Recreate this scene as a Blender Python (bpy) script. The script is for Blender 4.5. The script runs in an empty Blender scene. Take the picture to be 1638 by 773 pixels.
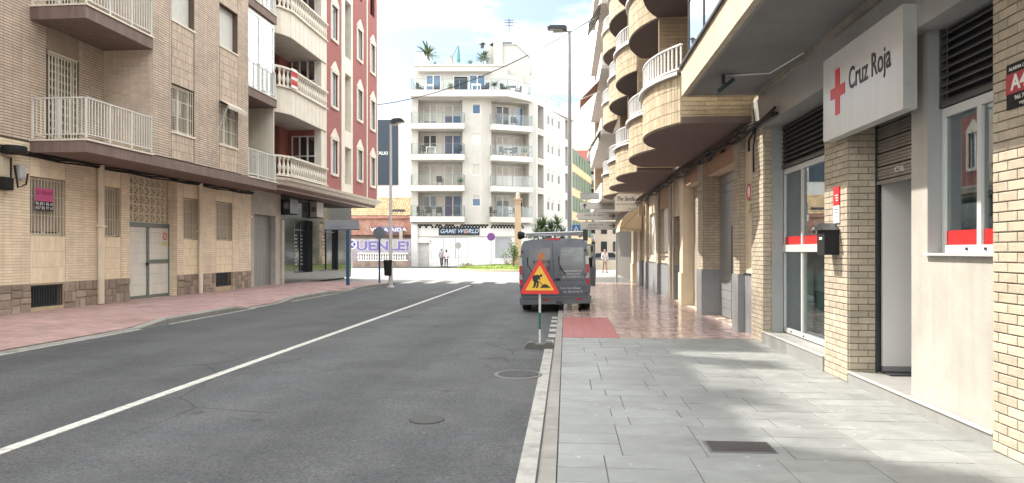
import bpy, bmesh, math, random
from mathutils import Vector, Matrix
random.seed(7)
R = math.radians
sc = bpy.context.scene
C = sc.collection
# ------------------------------------------------------------------ camera, sky, sun, exposure
YAW = math.atan(86/1100); EYE = 1.55; FPX = 1100.0
cam_d = bpy.data.cameras.new('camera'); cam = bpy.data.objects.new('camera', cam_d); C.objects.link(cam)
cam.location = (0, 0, EYE); cam.rotation_euler = (R(90), 0, YAW)
cam_d.sensor_width = 36; cam_d.lens = 36*FPX/1638; cam_d.shift_y = (402-386.5)/1638
cam_d.clip_start = 0.05; cam_d.clip_end = 2000
sc.camera = cam
SUN_EL, SUN_AZ = R(52.5), R(-62.5)           # azimuth measured from +Y towards +X
w = bpy.data.worlds.new('World'); sc.world = w; w.use_nodes = True
nt = w.node_tree; bg = nt.nodes['Background']
sky = nt.nodes.new('ShaderNodeTexSky'); sky.sky_type = 'NISHITA'; sky.sun_disc = False
sky.sun_elevation = SUN_EL; sky.sun_rotation = SUN_AZ
sky.air_density = 1.0; sky.dust_density = 3.0; sky.ozone_density = 1.0; sky.altitude = 0
# soft clouds, brightness raised to fill the shade; offset puts pale gaps in view
CLOUD_AT = (5, -3, 2); GAP = .48
tc = nt.nodes.new('ShaderNodeTexCoord'); nz = nt.nodes.new('ShaderNodeTexNoise'); nz.inputs['Scale'].default_value = 1.6
nz.inputs['Detail'].default_value = 6; nz.inputs['Roughness'].default_value = .55
mpn = nt.nodes.new('ShaderNodeMapping'); mpn.inputs['Scale'].default_value = (1, 1, 2.6)
mr = nt.nodes.new('ShaderNodeMapRange'); mr.interpolation_type = 'SMOOTHSTEP'; mr.inputs[1].default_value = .40; mr.inputs[2].default_value = .62
mr.inputs[3].default_value = .0; mr.inputs[4].default_value = 1.
mpn.inputs['Location'].default_value = CLOUD_AT
dim = nt.nodes.new('ShaderNodeMixRGB'); dim.blend_type = 'MULTIPLY'; dim.inputs[0].default_value = 1; dim.inputs[2].default_value = (GAP, GAP, GAP, 1)
mx = nt.nodes.new('ShaderNodeMixRGB'); mx.inputs[2].default_value = (13.4, 13.6, 13.2, 1)
nt.links.new(tc.outputs['Generated'], mpn.inputs[0]); nt.links.new(mpn.outputs[0], nz.inputs['Vector'])
nt.links.new(nz.outputs['Fac'], mr.inputs[0]); nt.links.new(mr.outputs[0], mx.inputs[0])
nt.links.new(sky.outputs[0], dim.inputs[1]); nt.links.new(dim.outputs[0], mx.inputs[1]); nt.links.new(mx.outputs[0], bg.inputs[0])
bg.inputs[1].default_value = 0.15
sl = bpy.data.lights.new('sun', 'SUN'); so = bpy.data.objects.new('sun', sl); C.objects.link(so)
sl.energy = 2.6; sl.angle = R(.6); sl.color = (1, .94, .84)
sdir = Vector((math.sin(SUN_AZ)*math.cos(SUN_EL), math.cos(SUN_AZ)*math.cos(SUN_EL), math.sin(SUN_EL)))
so.rotation_euler = sdir.to_track_quat('Z', 'Y').to_euler(); so.location = (-20, 10, 40)
sc.view_settings.view_transform = 'Standard'; sc.view_settings.look = 'None'
sc.view_settings.exposure = 1.9; sc.view_settings.gamma = 1

# ------------------------------------------------------------------ frames: where a sight line meets a real plane
CA, SA = math.cos(YAW), math.sin(YAW)
def ray(px, py=402):
    u = (px-819)/FPX
    return Vector((u*CA-SA, u*SA+CA, (402-py)/FPX))
class Frame:
    def __init__(s, x, y, th): s.x, s.y, s.th = x, y, th; s.c, s.s = math.cos(th), math.sin(th)
    def loc(s, v): return Vector((v[0]*s.c+v[1]*s.s, -v[0]*s.s+v[1]*s.c, v[2]))
    def wor(s, v): return Vector((s.x+v[0]*s.c-v[1]*s.s, s.y+v[0]*s.s+v[1]*s.c, v[2]))
    def hit(s, px, py, ax, val):
        o = s.loc((-s.x, -s.y, EYE)); d = s.loc(ray(px, py))
        return o+d*((val-o[ax])/d[ax])
FL_ = Frame(-12.6-.018*14, 0, -.018)      # left street front: x outward to the street, y along it
FR_ = Frame(0, 0, 0)                      # right street front
FW_ = Frame(0, 0, YAW)                    # far side of the roundabout
def Lh(px, py, x): p = FL_.hit(px, py, 0, x); return p.y, p.z
def Rh(px, py, x): p = FR_.hit(px, py, 0, x); return p.y, p.z
def Wh(px, py, y): p = FW_.hit(px, py, 1, y); return p.x, p.z
def G(px, py, z=0): return FR_.hit(px, py, 2, z)
# ------------------------------------------------------------------ materials
MATS = {}
def N(nt, t, **k):
    n = nt.nodes.new(t)
    for a, b in k.items(): n.inputs[a.replace('_', ' ')].default_value = b
    return n
def mat(name, col=(.5, .5, .5), rough=.75, var=.12, scale=2.5, bump=0., bscale=60, isl=0., objr=0., metal=0., stain=0., streak=0., spec=.5, grime=None, stretch=None):
    if name in MATS: return MATS[name]
    m = bpy.data.materials.new(name); m.use_nodes = True; t = m.node_tree; L = t.links.new
    b = t.nodes['Principled BSDF']; b.inputs['Roughness'].default_value = rough; b.inputs['Metallic'].default_value = metal
    b.inputs['Specular IOR Level'].default_value = spec
    g = t.nodes.new('ShaderNodeNewGeometry'); pos = g.outputs['Position']
    if stretch:
        mp = t.nodes.new('ShaderNodeMapping'); mp.inputs['Scale'].default_value = stretch; L(pos, mp.inputs[0]); pos = mp.outputs[0]
    n1 = N(t, 'ShaderNodeTexNoise', Scale=scale, Detail=6, Roughness=.6); L(pos, n1.inputs['Vector'])
    r = t.nodes.new('ShaderNodeMapRange'); r.inputs[1].default_value = .3; r.inputs[2].default_value = .7
    r.inputs[3].default_value = 1-var; r.inputs[4].default_value = 1+var; L(n1.outputs['Fac'], r.inputs[0]); v = r.outputs[0]
    def mul(a, c):
        k = t.nodes.new('ShaderNodeMath'); k.operation = 'MULTIPLY'; L(a, k.inputs[0]); L(c, k.inputs[1]); return k.outputs[0]
    def rng(src, lo, hi, a=0, bb=1):
        k = t.nodes.new('ShaderNodeMapRange'); k.inputs[1].default_value = a; k.inputs[2].default_value = bb
        k.inputs[3].default_value = lo; k.inputs[4].default_value = hi; L(src, k.inputs[0]); return k.outputs[0]
    if isl: v = mul(v, rng(g.outputs['Random Per Island'], 1-isl, 1+isl))
    if objr:
        oi = t.nodes.new('ShaderNodeObjectInfo'); v = mul(v, rng(oi.outputs['Random'], 1-objr, 1+objr))
    if stain:
        n2 = N(t, 'ShaderNodeTexNoise', Scale=.9, Detail=8, Roughness=.7); L(g.outputs['Position'], n2.inputs['Vector'])
        v = mul(v, rng(n2.outputs['Fac'], 1-stain, 1, .38, .6))
    if streak:
        mp2 = t.nodes.new('ShaderNodeMapping'); mp2.inputs['Scale'].default_value = (5, 5, .35); L(g.outputs['Position'], mp2.inputs[0])
        n3 = N(t, 'ShaderNodeTexNoise', Scale=1.5, Detail=5, Roughness=.6); L(mp2.outputs[0], n3.inputs['Vector'])
        v = mul(v, rng(n3.outputs['Fac'], 1-streak, 1, .35, .62))
    hs = t.nodes.new('ShaderNodeHueSaturation'); hs.inputs['Color'].default_value = (*col, 1); L(v, hs.inputs['Value'])
    out = hs.outputs[0]
    if grime:                                  # second colour in blotches
        gc, ga, gs = grime
        n4 = N(t, 'ShaderNodeTexNoise', Scale=gs, Detail=7, Roughness=.65); L(g.outputs['Position'], n4.inputs['Vector'])
        mm = t.nodes.new('ShaderNodeMixRGB'); L(rng(n4.outputs['Fac'], 0, ga, .45, .7), mm.inputs[0]); L(out, mm.inputs[1])
        mm.inputs[2].default_value = (*gc, 1); out = mm.outputs[0]
    L(out, b.inputs['Base Color'])
    rr = rng(n1.outputs['Fac'], max(rough-.08, .02), min(rough+.08, 1), .3, .7); L(rr, b.inputs['Roughness'])
    if bump:
        nb = N(t, 'ShaderNodeTexNoise', Scale=bscale, Detail=4, Roughness=.6); L(g.outputs['Position'], nb.inputs['Vector'])
        bp = t.nodes.new('ShaderNodeBump'); bp.inputs['Strength'].default_value = bump; bp.inputs['Distance'].default_value = .01
        L(nb.outputs['Fac'], bp.inputs['Height']); L(bp.outputs[0], b.inputs['Normal'])
    MATS[name] = m; return m
def glass(name, tint=(.75, .85, .85), rough=.0, k=.25):
    if name in MATS: return MATS[name]
    m = bpy.data.materials.new(name); m.use_nodes = True; t = m.node_tree; t.nodes.remove(t.nodes['Principled BSDF'])
    o = t.nodes['Material Output']; tr = t.nodes.new('ShaderNodeBsdfTransparent'); tr.inputs[0].default_value = (*tint, 1)
    gl = t.nodes.new('ShaderNodeBsdfGlossy'); gl.inputs['Roughness'].default_value = rough; gl.inputs[0].default_value = (.95, .97, 1, 1)
    lw0 = t.nodes.new('ShaderNodeLayerWeight'); lw0.inputs[0].default_value = .5
    lw = t.nodes.new('ShaderNodeMath'); lw.operation = 'POWER'; lw.inputs[1].default_value = 4.; t.links.new(lw0.outputs['Facing'], lw.inputs[0])
    ma = t.nodes.new('ShaderNodeMath'); ma.operation = 'MULTIPLY_ADD'; ma.inputs[1].default_value = .9; ma.inputs[2].default_value = k+.05; ma.use_clamp = True
    mi = t.nodes.new('ShaderNodeMixShader'); t.links.new(lw.outputs[0], ma.inputs[0]); t.links.new(ma.outputs[0], mi.inputs[0])
    t.links.new(tr.outputs[0], mi.inputs[1]); t.links.new(gl.outputs[0], mi.inputs[2]); t.links.new(mi.outputs[0], o.inputs[0])
    MATS[name] = m; return m
brickL = mat('buff_brick', (.60, .485, .385), .7, .08, 3, .3, 90, isl=.09, stain=.16, streak=.12)
brickLg = mat('cream_brick', (.84, .70, .52), .6, .08, 2, .3, 90, isl=.07, stain=.12, streak=.10)
mortarD = mat('dark_mortar', (.10, .07, .05), .9, .1, 5)
mortarC = mat('cream_mortar', (.46, .355, .235), .9, .1, 5)
ribL = mat('ribbed_tile', (.55, .44, .34), .7, .12, 6, isl=.16, streak=.15)
ribC = mat('cream_ribbed_tile', (.79, .66, .48), .65, .08, 6, isl=.07)
stoneB = mat('base_stone', (.30, .235, .185), .8, .2, 9, .5, 40, objr=.28)
concB = mat('brown_fascia', (.20, .14, .12), .8, .12, 2, .2, 60, streak=.25)
concU = mat('brown_soffit', (.15, .11, .10), .85, .1, 2, .2, 60)
white = mat('white_paint', (.74, .73, .70), .55, .06, 2, streak=.08)
whiteM = mat('white_metal', (.66, .66, .65), .4, .05, 3)
creamP = mat('cream_paint', (.66, .59, .48), .7, .07, 2, streak=.12)
creamM = mat('cream_metal', (.66, .59, .48), .45, .05, 3)
greyM = mat('grey_metal', (.34, .36, .36), .45, .06, 4)
darkM = mat('dark_metal', (.03, .033, .038), .45, .1, 6)
blackP = mat('black_plastic', (.014, .014, .015), .7, .1, 6, spec=.3)
alu = mat('aluminium', (.60, .61, .60), .35, .05, 4, metal=.4)
redW = mat('red_render', (.33, .115, .105), .85, .07, 1.6, .25, 120, stain=.10, streak=.08)
creamS = mat('cream_stone', (.70, .65, .56), .7, .07, 3, .1, 60, streak=.10)
granite = mat('polished_dark_granite', (.035, .037, .042), .06, .3, 30, spec=.8)
greyP = mat('grey_render', (.44, .41, .365), .85, .1, 2.5, .2, 80, stain=.15)
intD = mat('dark_interior', (.02, .022, .025), .8, .1, 3)
curt = mat('pale_blind', (.60, .58, .53), .8, .05, 3)
win = glass('window_glass')
winD = glass('dark_window_glass', (.25, .30, .33), .0, .12)
winB = glass('sky_glass', (.65, .75, .8), .0, .75)
railG = glass('railing_glass', (.95, .98, .975), .0, -.03)
# ------------------------------------------------------------------ object helpers
def tagp(o, label=None, cat=None, group=None, kind=None):
    for k, v in (('label', label), ('category', cat), ('group', group), ('kind', kind)):
        if v: o[k] = v
    return o
def empty(name, loc=(0, 0, 0), rz=0, label=None, cat=None, group=None, parent=None):
    o = bpy.data.objects.new(name, None); C.objects.link(o); o.location = loc; o.rotation_euler = (0, 0, rz)
    o.empty_display_size = .2
    if parent: o.parent = parent
    return tagp(o, label, cat, group)
def fempty(name, F, label, cat, group=None): return empty(name, (F.x, F.y, 0), F.th, label, cat, group)
def link(name, me, parent=None, loc=(0, 0, 0), rot=(0, 0, 0)):
    o = bpy.data.objects.new(name, me); C.objects.link(o); o.location = loc; o.rotation_euler = rot
    if parent: o.parent = parent
    return o
class MB:
    def __init__(s): s.v = []; s.f = []; s.mi = []; s.cur = 0; s.mats = []
    def use(s, m):
        if m not in s.mats: s.mats.append(m)
        s.cur = s.mats.index(m); return s
    def add(s, vs, fs):
        n = len(s.v); s.v += [tuple(v) for v in vs]; s.f += [tuple(n+i for i in f) for f in fs]; s.mi += [s.cur]*len(fs); return s
    def quad(s, a, b, c, d): return s.add([a, b, c, d], [(0, 1, 2, 3)])
    def mbox(s, mp, u0, u1, v0, v1, w0, w1, back=True):
        P = [mp(u, v, w) for w in (w0, w1) for v in (v0, v1) for u in (u0, u1)]
        F = [(4, 5, 7, 6), (0, 4, 6, 2), (1, 3, 7, 5), (0, 1, 5, 4), (2, 6, 7, 3)]
        if back: F.append((0, 2, 3, 1))
        return s.add(P, F)
    def box(s, x0, x1, y0, y1, z0, z1): return s.mbox(lambda u, v, w: (u, v, w), x0, x1, y0, y1, z0, z1)
    def tube(s, pts, r, n=8, cap=True):
        pts = [Vector(p) for p in pts]; rs = r if isinstance(r, (list, tuple)) else [r]*len(pts); base = len(s.v); up = None
        for i, p in enumerate(pts):
            d = (pts[min(i+1, len(pts)-1)]-pts[max(i-1, 0)]).normalized()
            a = up if up is not None and abs(up.dot(d)) < .95 else (Vector((0, 0, 1)) if abs(d.z) < .9 else Vector((1, 0, 0)))
            x = a.cross(d).normalized(); y = d.cross(x).normalized(); up = y if up is None else (y if abs(up.dot(d)) < .95 else y)
            for k in range(n):
                t = 2*math.pi*k/n; s.v.append(tuple(p+x*(rs[i]*math.cos(t))+y*(rs[i]*math.sin(t))))
        fs = []
        for i in range(len(pts)-1):
            for k in range(n):
                a = base+i*n+k; b = base+i*n+(k+1) % n; fs.append((a, b, b+n, a+n))
        if cap: fs.append(tuple(base+k for k in range(n))[::-1]); fs.append(tuple(base+(len(pts)-1)*n+k for k in range(n)))
        s.f += fs; s.mi += [s.cur]*len(fs); return s
    def lathe(s, prof, n=12, c=(0, 0), ax='z'):
        base = len(s.v)
        for r, z in prof:
            for k in range(n):
                t = 2*math.pi*k/n; a, b = r*math.cos(t), r*math.sin(t)
                s.v.append((c[0]+a, c[1]+b, z) if ax == 'z' else ((z, c[0]+a, c[1]+b) if ax == 'x' else (c[0]+a, z, c[1]+b)))
        fs = []
        for i in range(len(prof)-1):
            for k in range(n):
                a = base+i*n+k; b = base+i*n+(k+1) % n; fs.append((a, b, b+n, a+n))
        if prof[0] != prof[-1]: fs.append(tuple(base+k for k in range(n))[::-1]); fs.append(tuple(base+(len(prof)-1)*n+k for k in range(n)))
        s.f += fs; s.mi += [s.cur]*len(fs); return s
    def prism(s, poly, mp, w0, w1):
        n = len(poly); P = [mp(a, b, w0) for a, b in poly]+[mp(a, b, w1) for a, b in poly]
        return s.add(P, [tuple(range(n))[::-1], tuple(range(n, 2*n))]+[(i, (i+1) % n, (i+1) % n+n, i+n) for i in range(n)])
    def mesh(s, name, m=None):
        me = bpy.data.meshes.new(name); me.from_pydata(s.v, [], s.f)
        for q in (s.mats or [m]): me.materials.append(q)
        if s.mats: me.polygons.foreach_set('material_index', s.mi)
        me.update(); return me
    def build(s, name, m=None, parent=None, loc=(0, 0, 0), rot=(0, 0, 0), smooth=False, norm=True, kind=None):
        me = s.mesh(name, m)
        if norm and len(s.f) < 4000:
            b = bmesh.new(); b.from_mesh(me); bmesh.ops.recalc_face_normals(b, faces=b.faces); b.to_mesh(me); b.free()
        if smooth:
            me.polygons.foreach_set('use_smooth', [True]*len(me.polygons))
            me.set_sharp_from_angle(angle=R(40))
        o = link(name, me, parent, loc, rot)
        if kind: o['kind'] = kind
        return o
XYZ = lambda u, v, w: (u, v, w)
def PX(x, s): return lambda u, v, w: (x+s*w, u, v)       # a wall along y; w points out
def PY(y, s): return lambda u, v, w: (u, y+s*w, v)       # a wall along x
def PG(o, d, nrm): return lambda u, v, w: (o[0]+d[0]*u+nrm[0]*w, o[1]+d[1]*u+nrm[1]*w, v)
def cells(u0, u1, v0, v1, holes):
    us = sorted({u0, u1, *[h[0] for h in holes if u0 < h[0] < u1], *[h[1] for h in holes if u0 < h[1] < u1]})
    vs = sorted({v0, v1, *[h[2] for h in holes if v0 < h[2] < v1], *[h[3] for h in holes if v0 < h[3] < v1]})
    for a, b in zip(us, us[1:]):
        for c, d in zip(vs, vs[1:]):
            m, n = (a+b)/2, (c+d)/2
            if not any(h[0] < m < h[1] and h[2] < n < h[3] for h in holes): yield a, b, c, d
def wall(mb, mp, u0, u1, v0, v1, holes=(), dep=.2):
    for a, b, c, d in cells(u0, u1, v0, v1, holes): mb.add([mp(a, c, 0), mp(b, c, 0), mp(b, d, 0), mp(a, d, 0)], [(0, 1, 2, 3)])
    for h in holes:
        a, b, c, d = h[:4]; D = h[4] if len(h) > 4 else dep
        for (p, q) in (((a, c), (b, c)), ((b, c), (b, d)), ((b, d), (a, d)), ((a, d), (a, c))):
            mb.add([mp(*p, 0), mp(*q, 0), mp(*q, -D), mp(*p, -D)], [(0, 1, 2, 3)])
    return mb
def spans(u0, u1, cut):
    out = [(u0, u1)]
    for a, b in cut:
        nxt = []
        for p, q in out:
            if b <= p or a >= q: nxt.append((p, q))
            else:
                if a > p: nxt.append((p, a))
                if b < q: nxt.append((b, q))
        out = nxt
    return out
def bricks(mb, mp, u0, u1, v0, v1, holes=(), bl=.25, bh=.066, j=.010, pr=.008, bond=0., jv=None):
    jv = j if jv is None else jv
    nrow = max(1, round((v1-v0)/bh)); bh = (v1-v0)/nrow
    for i in range(nrow):
        z0 = v0+i*bh; zc = z0+bh/2
        for p, q in spans(u0, u1, [(h[0], h[1]) for h in holes if h[2] < zc < h[3]]):
            k = math.floor((p-u0)/bl+((i % 2)*bond))
            while True:
                a = u0+(k-(i % 2)*bond)*bl; b = a+bl; k += 1
                if a >= q: break
                a, b = max(a, p), min(b, q)
                if b-a < .03: continue
                mb.mbox(mp, a+jv/2, b-jv/2, z0+j/2, z0+bh-j/2, -.002, pr, back=False)
    return mb
def text_obj(name, s, size, m, parent=None, mp=None, u=0, v=0, w=.003, ext=.001, align='CENTER', sx=1, shear=0, bold=0):
    cu = bpy.data.curves.new('lettering', 'FONT'); cu.body = s; cu.size = size; cu.extrude = ext; cu.align_x = align; cu.align_y = 'CENTER'
    cu.shear = shear; cu.offset = bold; cu.resolution_u = 3
    to = bpy.data.objects.new('t', cu); me = bpy.data.meshes.new_from_object(to); bpy.data.objects.remove(to)
    for q in me.vertices:
        x, y, z = q.co; q.co = mp(u+x*sx, v+y, w+z)
    me.materials.clear(); me.materials.append(m); return link(name, me, parent)
def windowp(parent, mp, u0, u1, v0, v1, dep=.15, fm=None, n=2, pane=None, back=None, grille=None, sill=None, blind=None, fw=.05, name='window', bar_v=None, blind_to=0., flip=1):
    """a window part: frame mesh; panes, sill, grille, blind as sub-parts"""
    fm = fm or whiteM; b = MB(); d0, d1 = -dep-.03, -dep+.03
    b.mbox(mp, u0, u1, v0, v0+fw, d0, d1); b.mbox(mp, u0, u1, v1-fw, v1, d0, d1)
    b.mbox(mp, u0, u0+fw, v0+fw, v1-fw, d0, d1); b.mbox(mp, u1-fw, u1, v0+fw, v1-fw, d0, d1)
    for i in range(1, n):
        c = u0+(u1-u0)*i/n; b.mbox(mp, c-fw*.6, c+fw*.6, v0+fw, v1-fw, d0, d1+.01)
    if bar_v: b.mbox(mp, u0+fw, u1-fw, bar_v-fw/2, bar_v+fw/2, d0, d1-.004)
    o = b.build(name, fm, parent)
    step = (u1-u0)/n
    for i in range(n):
        p = MB(); p.mbox(mp, u0+step*i+fw*.5, u0+step*(i+1)-fw*.5, v0+fw*.6, v1-fw*.6, -dep-.006, -dep); p.build('pane', pane or win, o)
    q = MB(); q.quad(mp(u0, v0, -dep-.12), mp(u1, v0, -dep-.12), mp(u1, v1, -dep-.12), mp(u0, v1, -dep-.12)); q.build('room_backing', back or intD, o)  # backing sheet; where dark, its colour stands in for the unlit room
    if blind:
        q = MB(); z = v1-fw; lo = v0+fw+(v1-v0)*blind_to
        while z-.05 > lo:
            q.mbox(mp, u0+fw, u1-fw, z-.046, z, -dep+.031, -dep+.042); z -= .05
        q.build('roller_blind', blind, o)
    if sill:
        q = MB(); q.mbox(mp, u0-.05, u1+.05, v0-.05, v0+.004, -dep+.03, .04); q.build('sill', sill, o)
    if grille:
        q = MB(); gm, gs, gw = grille; k = max(2, int((u1-u0)/gs))
        for i in range(k+1):
            c = u0+.012+(u1-u0-.024)*i/k; q.mbox(mp, c-.007, c+.007, v0+.01, v1-.01, gw-.007, gw+.007)
        for z in (v0+.05, v0+(v1-v0)*.35, v0+(v1-v0)*.68, v1-.05): q.mbox(mp, u0, u1, z-.008, z+.008, gw-.014, gw-.006)
        q.build('grille', gm, o)
    return o
def railing(parent, pts, z0, z1, m, sp=.11, r=.008, name='railing', posts=None, top=.02, glassm=None, toph=None):
    q = MB()
    for a, b in zip(pts, pts[1:]):
        a, b = Vector((*a, 0)), Vector((*b, 0)); d = b-a; L = d.length; d = d/L; n = Vector((-d.y, d.x, 0))
        mp = PG(a, d, n)
        q.mbox(mp, -top, L+top, z1-.03, z1, -top, top); q.mbox(mp, 0, L, z0, z0+.025, -.012, .012)
        if sp:
            k = max(1, int(L/sp))
            for i in range(k+1):
                c = L*i/k; q.mbox(mp, c-r, c+r, z0+.025, z1-.03, -r, r)
        if posts:
            k = max(1, round(L/posts))
            for i in range(k+1):
                c = L*i/k; q.mbox(mp, c-.02, c+.02, z0-.08, z1-.005, -.019, .019)
    o = q.build(name, m, parent)
    if glassm:
        for a, b in zip(pts, pts[1:]):
            a, b = Vector((*a, 0)), Vector((*b, 0)); d = b-a; L = d.length; d = d/L; n = Vector((-d.y, d.x, 0)); g = MB()
            g.mbox(PG(a, d, n), .02, L-.02, z0+.03, z1-.035, -.003, .003); g.build('glass_panel', glassm, o)
    return o
def copy_tree(o, parent=None):
    c = o.copy(); C.objects.link(c); c.parent = parent
    for ch in list(o.children): copy_tree(ch, c)
    return c
# ------------------------------------------------------------------ STREET: road, markings, pavements, kerbs
XR = 3.22; PZ = .05                      # right building line and pavement level
asph = mat('asphalt', (.057, .060, .065), .82, .10, .7, .55, 160, stain=.22, grime=((.085, .085, .084), .5, 1.3))
# fine stone speckle in the asphalt
t = asph.node_tree; bs = t.nodes['Principled BSDF']; src = bs.inputs['Base Color'].links[0].from_socket
g_ = t.nodes.new('ShaderNodeNewGeometry'); vn = N(t, 'ShaderNodeTexVoronoi', Scale=70.); t.links.new(g_.outputs['Position'], vn.inputs['Vector'])
mr_ = t.nodes.new('ShaderNodeMapRange'); mr_.inputs[3].default_value = .5; mr_.inputs[4].default_value = 1.6; t.links.new(vn.outputs['Color'], mr_.inputs[0])
mp_ = t.nodes.new('ShaderNodeMapping'); mp_.inputs['Scale'].default_value = (.8, .02, 1); t.links.new(g_.outputs['Position'], mp_.inputs[0])
n_ = N(t, 'ShaderNodeTexNoise', Scale=.9, Detail=3); t.links.new(mp_.outputs[0], n_.inputs['Vector'])
m2 = t.nodes.new('ShaderNodeMapRange'); m2.inputs[1].default_value = .36; m2.inputs[2].default_value = .64; m2.inputs[3].default_value = .72; m2.inputs[4].default_value = 1.22; t.links.new(n_.outputs['Fac'], m2.inputs[0])
k1 = t.nodes.new('ShaderNodeMath'); k1.operation = 'MULTIPLY'; t.links.new(mr_.outputs[0], k1.inputs[0]); t.links.new(m2.outputs[0], k1.inputs[1])
h_ = t.nodes.new('ShaderNodeHueSaturation'); t.links.new(k1.outputs[0], h_.inputs['Value']); t.links.new(src, h_.inputs['Color']); t.links.new(h_.outputs[0], bs.inputs['Base Color'])
src = h_.outputs[0]
def blend_(fac, col):
    global src
    mm = t.nodes.new('ShaderNodeMixRGB'); t.links.new(fac, mm.inputs[0]); t.links.new(src, mm.inputs[1]); mm.inputs[2].default_value = (*col, 1); src = mm.outputs[0]
def rng_(o_, a, b_, c, d):
    k = t.nodes.new('ShaderNodeMapRange'); k.inputs[1].default_value = a; k.inputs[2].default_value = b_; k.inputs[3].default_value = c; k.inputs[4].default_value = d; t.links.new(o_, k.inputs[0]); return k.outputs[0]
dn = N(t, 'ShaderNodeTexNoise', Scale=3., Detail=4); t.links.new(g_.outputs['Position'], dn.inputs['Vector'])
wv = t.nodes.new('ShaderNodeMixRGB'); wv.inputs[0].default_value = .06; t.links.new(g_.outputs['Position'], wv.inputs[1]); t.links.new(dn.outputs['Color'], wv.inputs[2])
cr = N(t, 'ShaderNodeTexVoronoi', Scale=.42); cr.feature = 'DISTANCE_TO_EDGE'; t.links.new(wv.outputs[0], cr.inputs['Vector'])
ms_ = N(t, 'ShaderNodeTexNoise', Scale=.35, Detail=3); t.links.new(g_.outputs['Position'], ms_.inputs['Vector'])
k3 = t.nodes.new('ShaderNodeMath'); k3.operation = 'MULTIPLY'; t.links.new(rng_(cr.outputs['Distance'], .002, .006, .75, 0), k3.inputs[0]); t.links.new(rng_(ms_.outputs['Fac'], .50, .56, 0, 1), k3.inputs[1]); blend_(k3.outputs[0], (.018, .018, .018))
for sc_, r0_, c_ in ((1.3, .05, (.025, .025, .027)), (3.4, .04, (.03, .03, .03)), (5.2, .035, (.20, .20, .19))):
    v_ = N(t, 'ShaderNodeTexVoronoi', Scale=sc_); t.links.new(wv.outputs[0], v_.inputs['Vector']); blend_(rng_(v_.outputs['Distance'], r0_, r0_*2.0, .65, 0), c_)
pn_ = N(t, 'ShaderNodeTexNoise', Scale=.22, Detail=2); t.links.new(g_.outputs['Position'], pn_.inputs['Vector']); blend_(rng_(pn_.outputs['Fac'], .53, .60, 0, .5), (.075, .076, .077))
t.links.new(src, bs.inputs['Base Color'])
ground = mat('far_ground', (.22, .21, .19), .9, .15, .3)
paint = mat('road_paint', (.50, .49, .46), .7, .08, 8, .2, 90, grime=((.15, .15, .145), .8, 14))
paintW = mat('worn_road_paint', (.33, .325, .30), .75, .08, 8, .3, 90, grime=((.17, .17, .165), .95, 5))
slabM = mat('grey_granite_slab', (.225, .236, .232), .5, .12, 9, .2, 120, objr=.07, stain=.22, grime=((.16, .165, .16), .6, 3.5))
t = slabM.node_tree; bs = t.nodes['Principled BSDF']; src = bs.inputs['Base Color'].links[0].from_socket
g_ = t.nodes.new('ShaderNodeNewGeometry')
for sc_, lo_, col_ in ((7., .055, (.10, .10, .098, 1)), (2.6, .03, (.07, .07, .07, 1)), (4.3, .045, (.45, .45, .43, 1))):
    v_ = N(t, 'ShaderNodeTexVoronoi', Scale=sc_); t.links.new(g_.outputs['Position'], v_.inputs['Vector']); mr_ = t.nodes.new('ShaderNodeMapRange')
    mr_.inputs[1].default_value = lo_; mr_.inputs[2].default_value = lo_*1.8; mr_.inputs[3].default_value = .7; mr_.inputs[4].default_value = 0; t.links.new(v_.outputs['Distance'], mr_.inputs[0])
    mm = t.nodes.new('ShaderNodeMixRGB'); t.links.new(mr_.outputs[0], mm.inputs[0]); t.links.new(src, mm.inputs[1]); mm.inputs[2].default_value = col_; src = mm.outputs[0]
t.links.new(src, bs.inputs['Base Color'])
jointM = mat('slab_joint', (.085, .085, .08), .95, .1, 5)
kerbM = mat('kerb_concrete', (.25, .24, .22), .85, .12, 6, .5, 60, objr=.1, stain=.2)
redT = mat('polished_red_tile', (.46, .335, .31), .17, .14, 3, 0, isl=.20, stain=.25, spec=.6)
pinkT = mat('pink_paving_tile', (.36, .23, .215), .75, .12, 1.2, .3, 80, isl=.14, stain=.18, grime=((.36, .27, .24), .5, 1.1))
tactM = mat('red_tactile_tile', (.30, .10, .095), .6, .1, 5)
b = MB(); b.quad((-600, -60, -.02), (600, -60, -.02), (600, 900, -.02), (-600, 900, -.02)); b.build('ground', ground, kind='structure')
b = MB(); b.quad((-8.9, -12, 0), (.1, -12, 0), (.1, 34, 0), (-8.9, 34, 0)); b.build('road', asph, kind='structure')
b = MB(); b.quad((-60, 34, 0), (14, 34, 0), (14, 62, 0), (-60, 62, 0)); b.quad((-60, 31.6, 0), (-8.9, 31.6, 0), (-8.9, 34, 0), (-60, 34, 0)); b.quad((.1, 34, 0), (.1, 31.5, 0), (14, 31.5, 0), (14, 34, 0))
b.quad((-4, 62, 0), (3.5, 62, 0), (7.5, 160, 0), (-2, 160, 0)); b.build('roundabout_road', mat('sunlit_asphalt', (.21, .205, .195), .85, .08, .5, .3, 120, stain=.1, grime=((.26, .25, .235), .5, .8)), kind='structure')  # asphalt colour lightened to put the sun's glare into the surface
b = MB(); b.box(-4.41, -4.29, -6, 31, .0, .006); b.build('centre_line', paint, kind='structure')
b = MB()
for i in range(60):
    y = -2+i*.5
    if y < 11.9: b.box(-.335, -.205, y, y+.5, 0, .006)
b.build('edge_line', paintW, kind='structure')
b = MB(); y = 12.4
while y < 16.5: b.box(-.32, -.18, y, y+.45, 0, .006); y += .85
b.build('dotted_edge_line', paintW, kind='structure')
b = MB()
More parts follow.
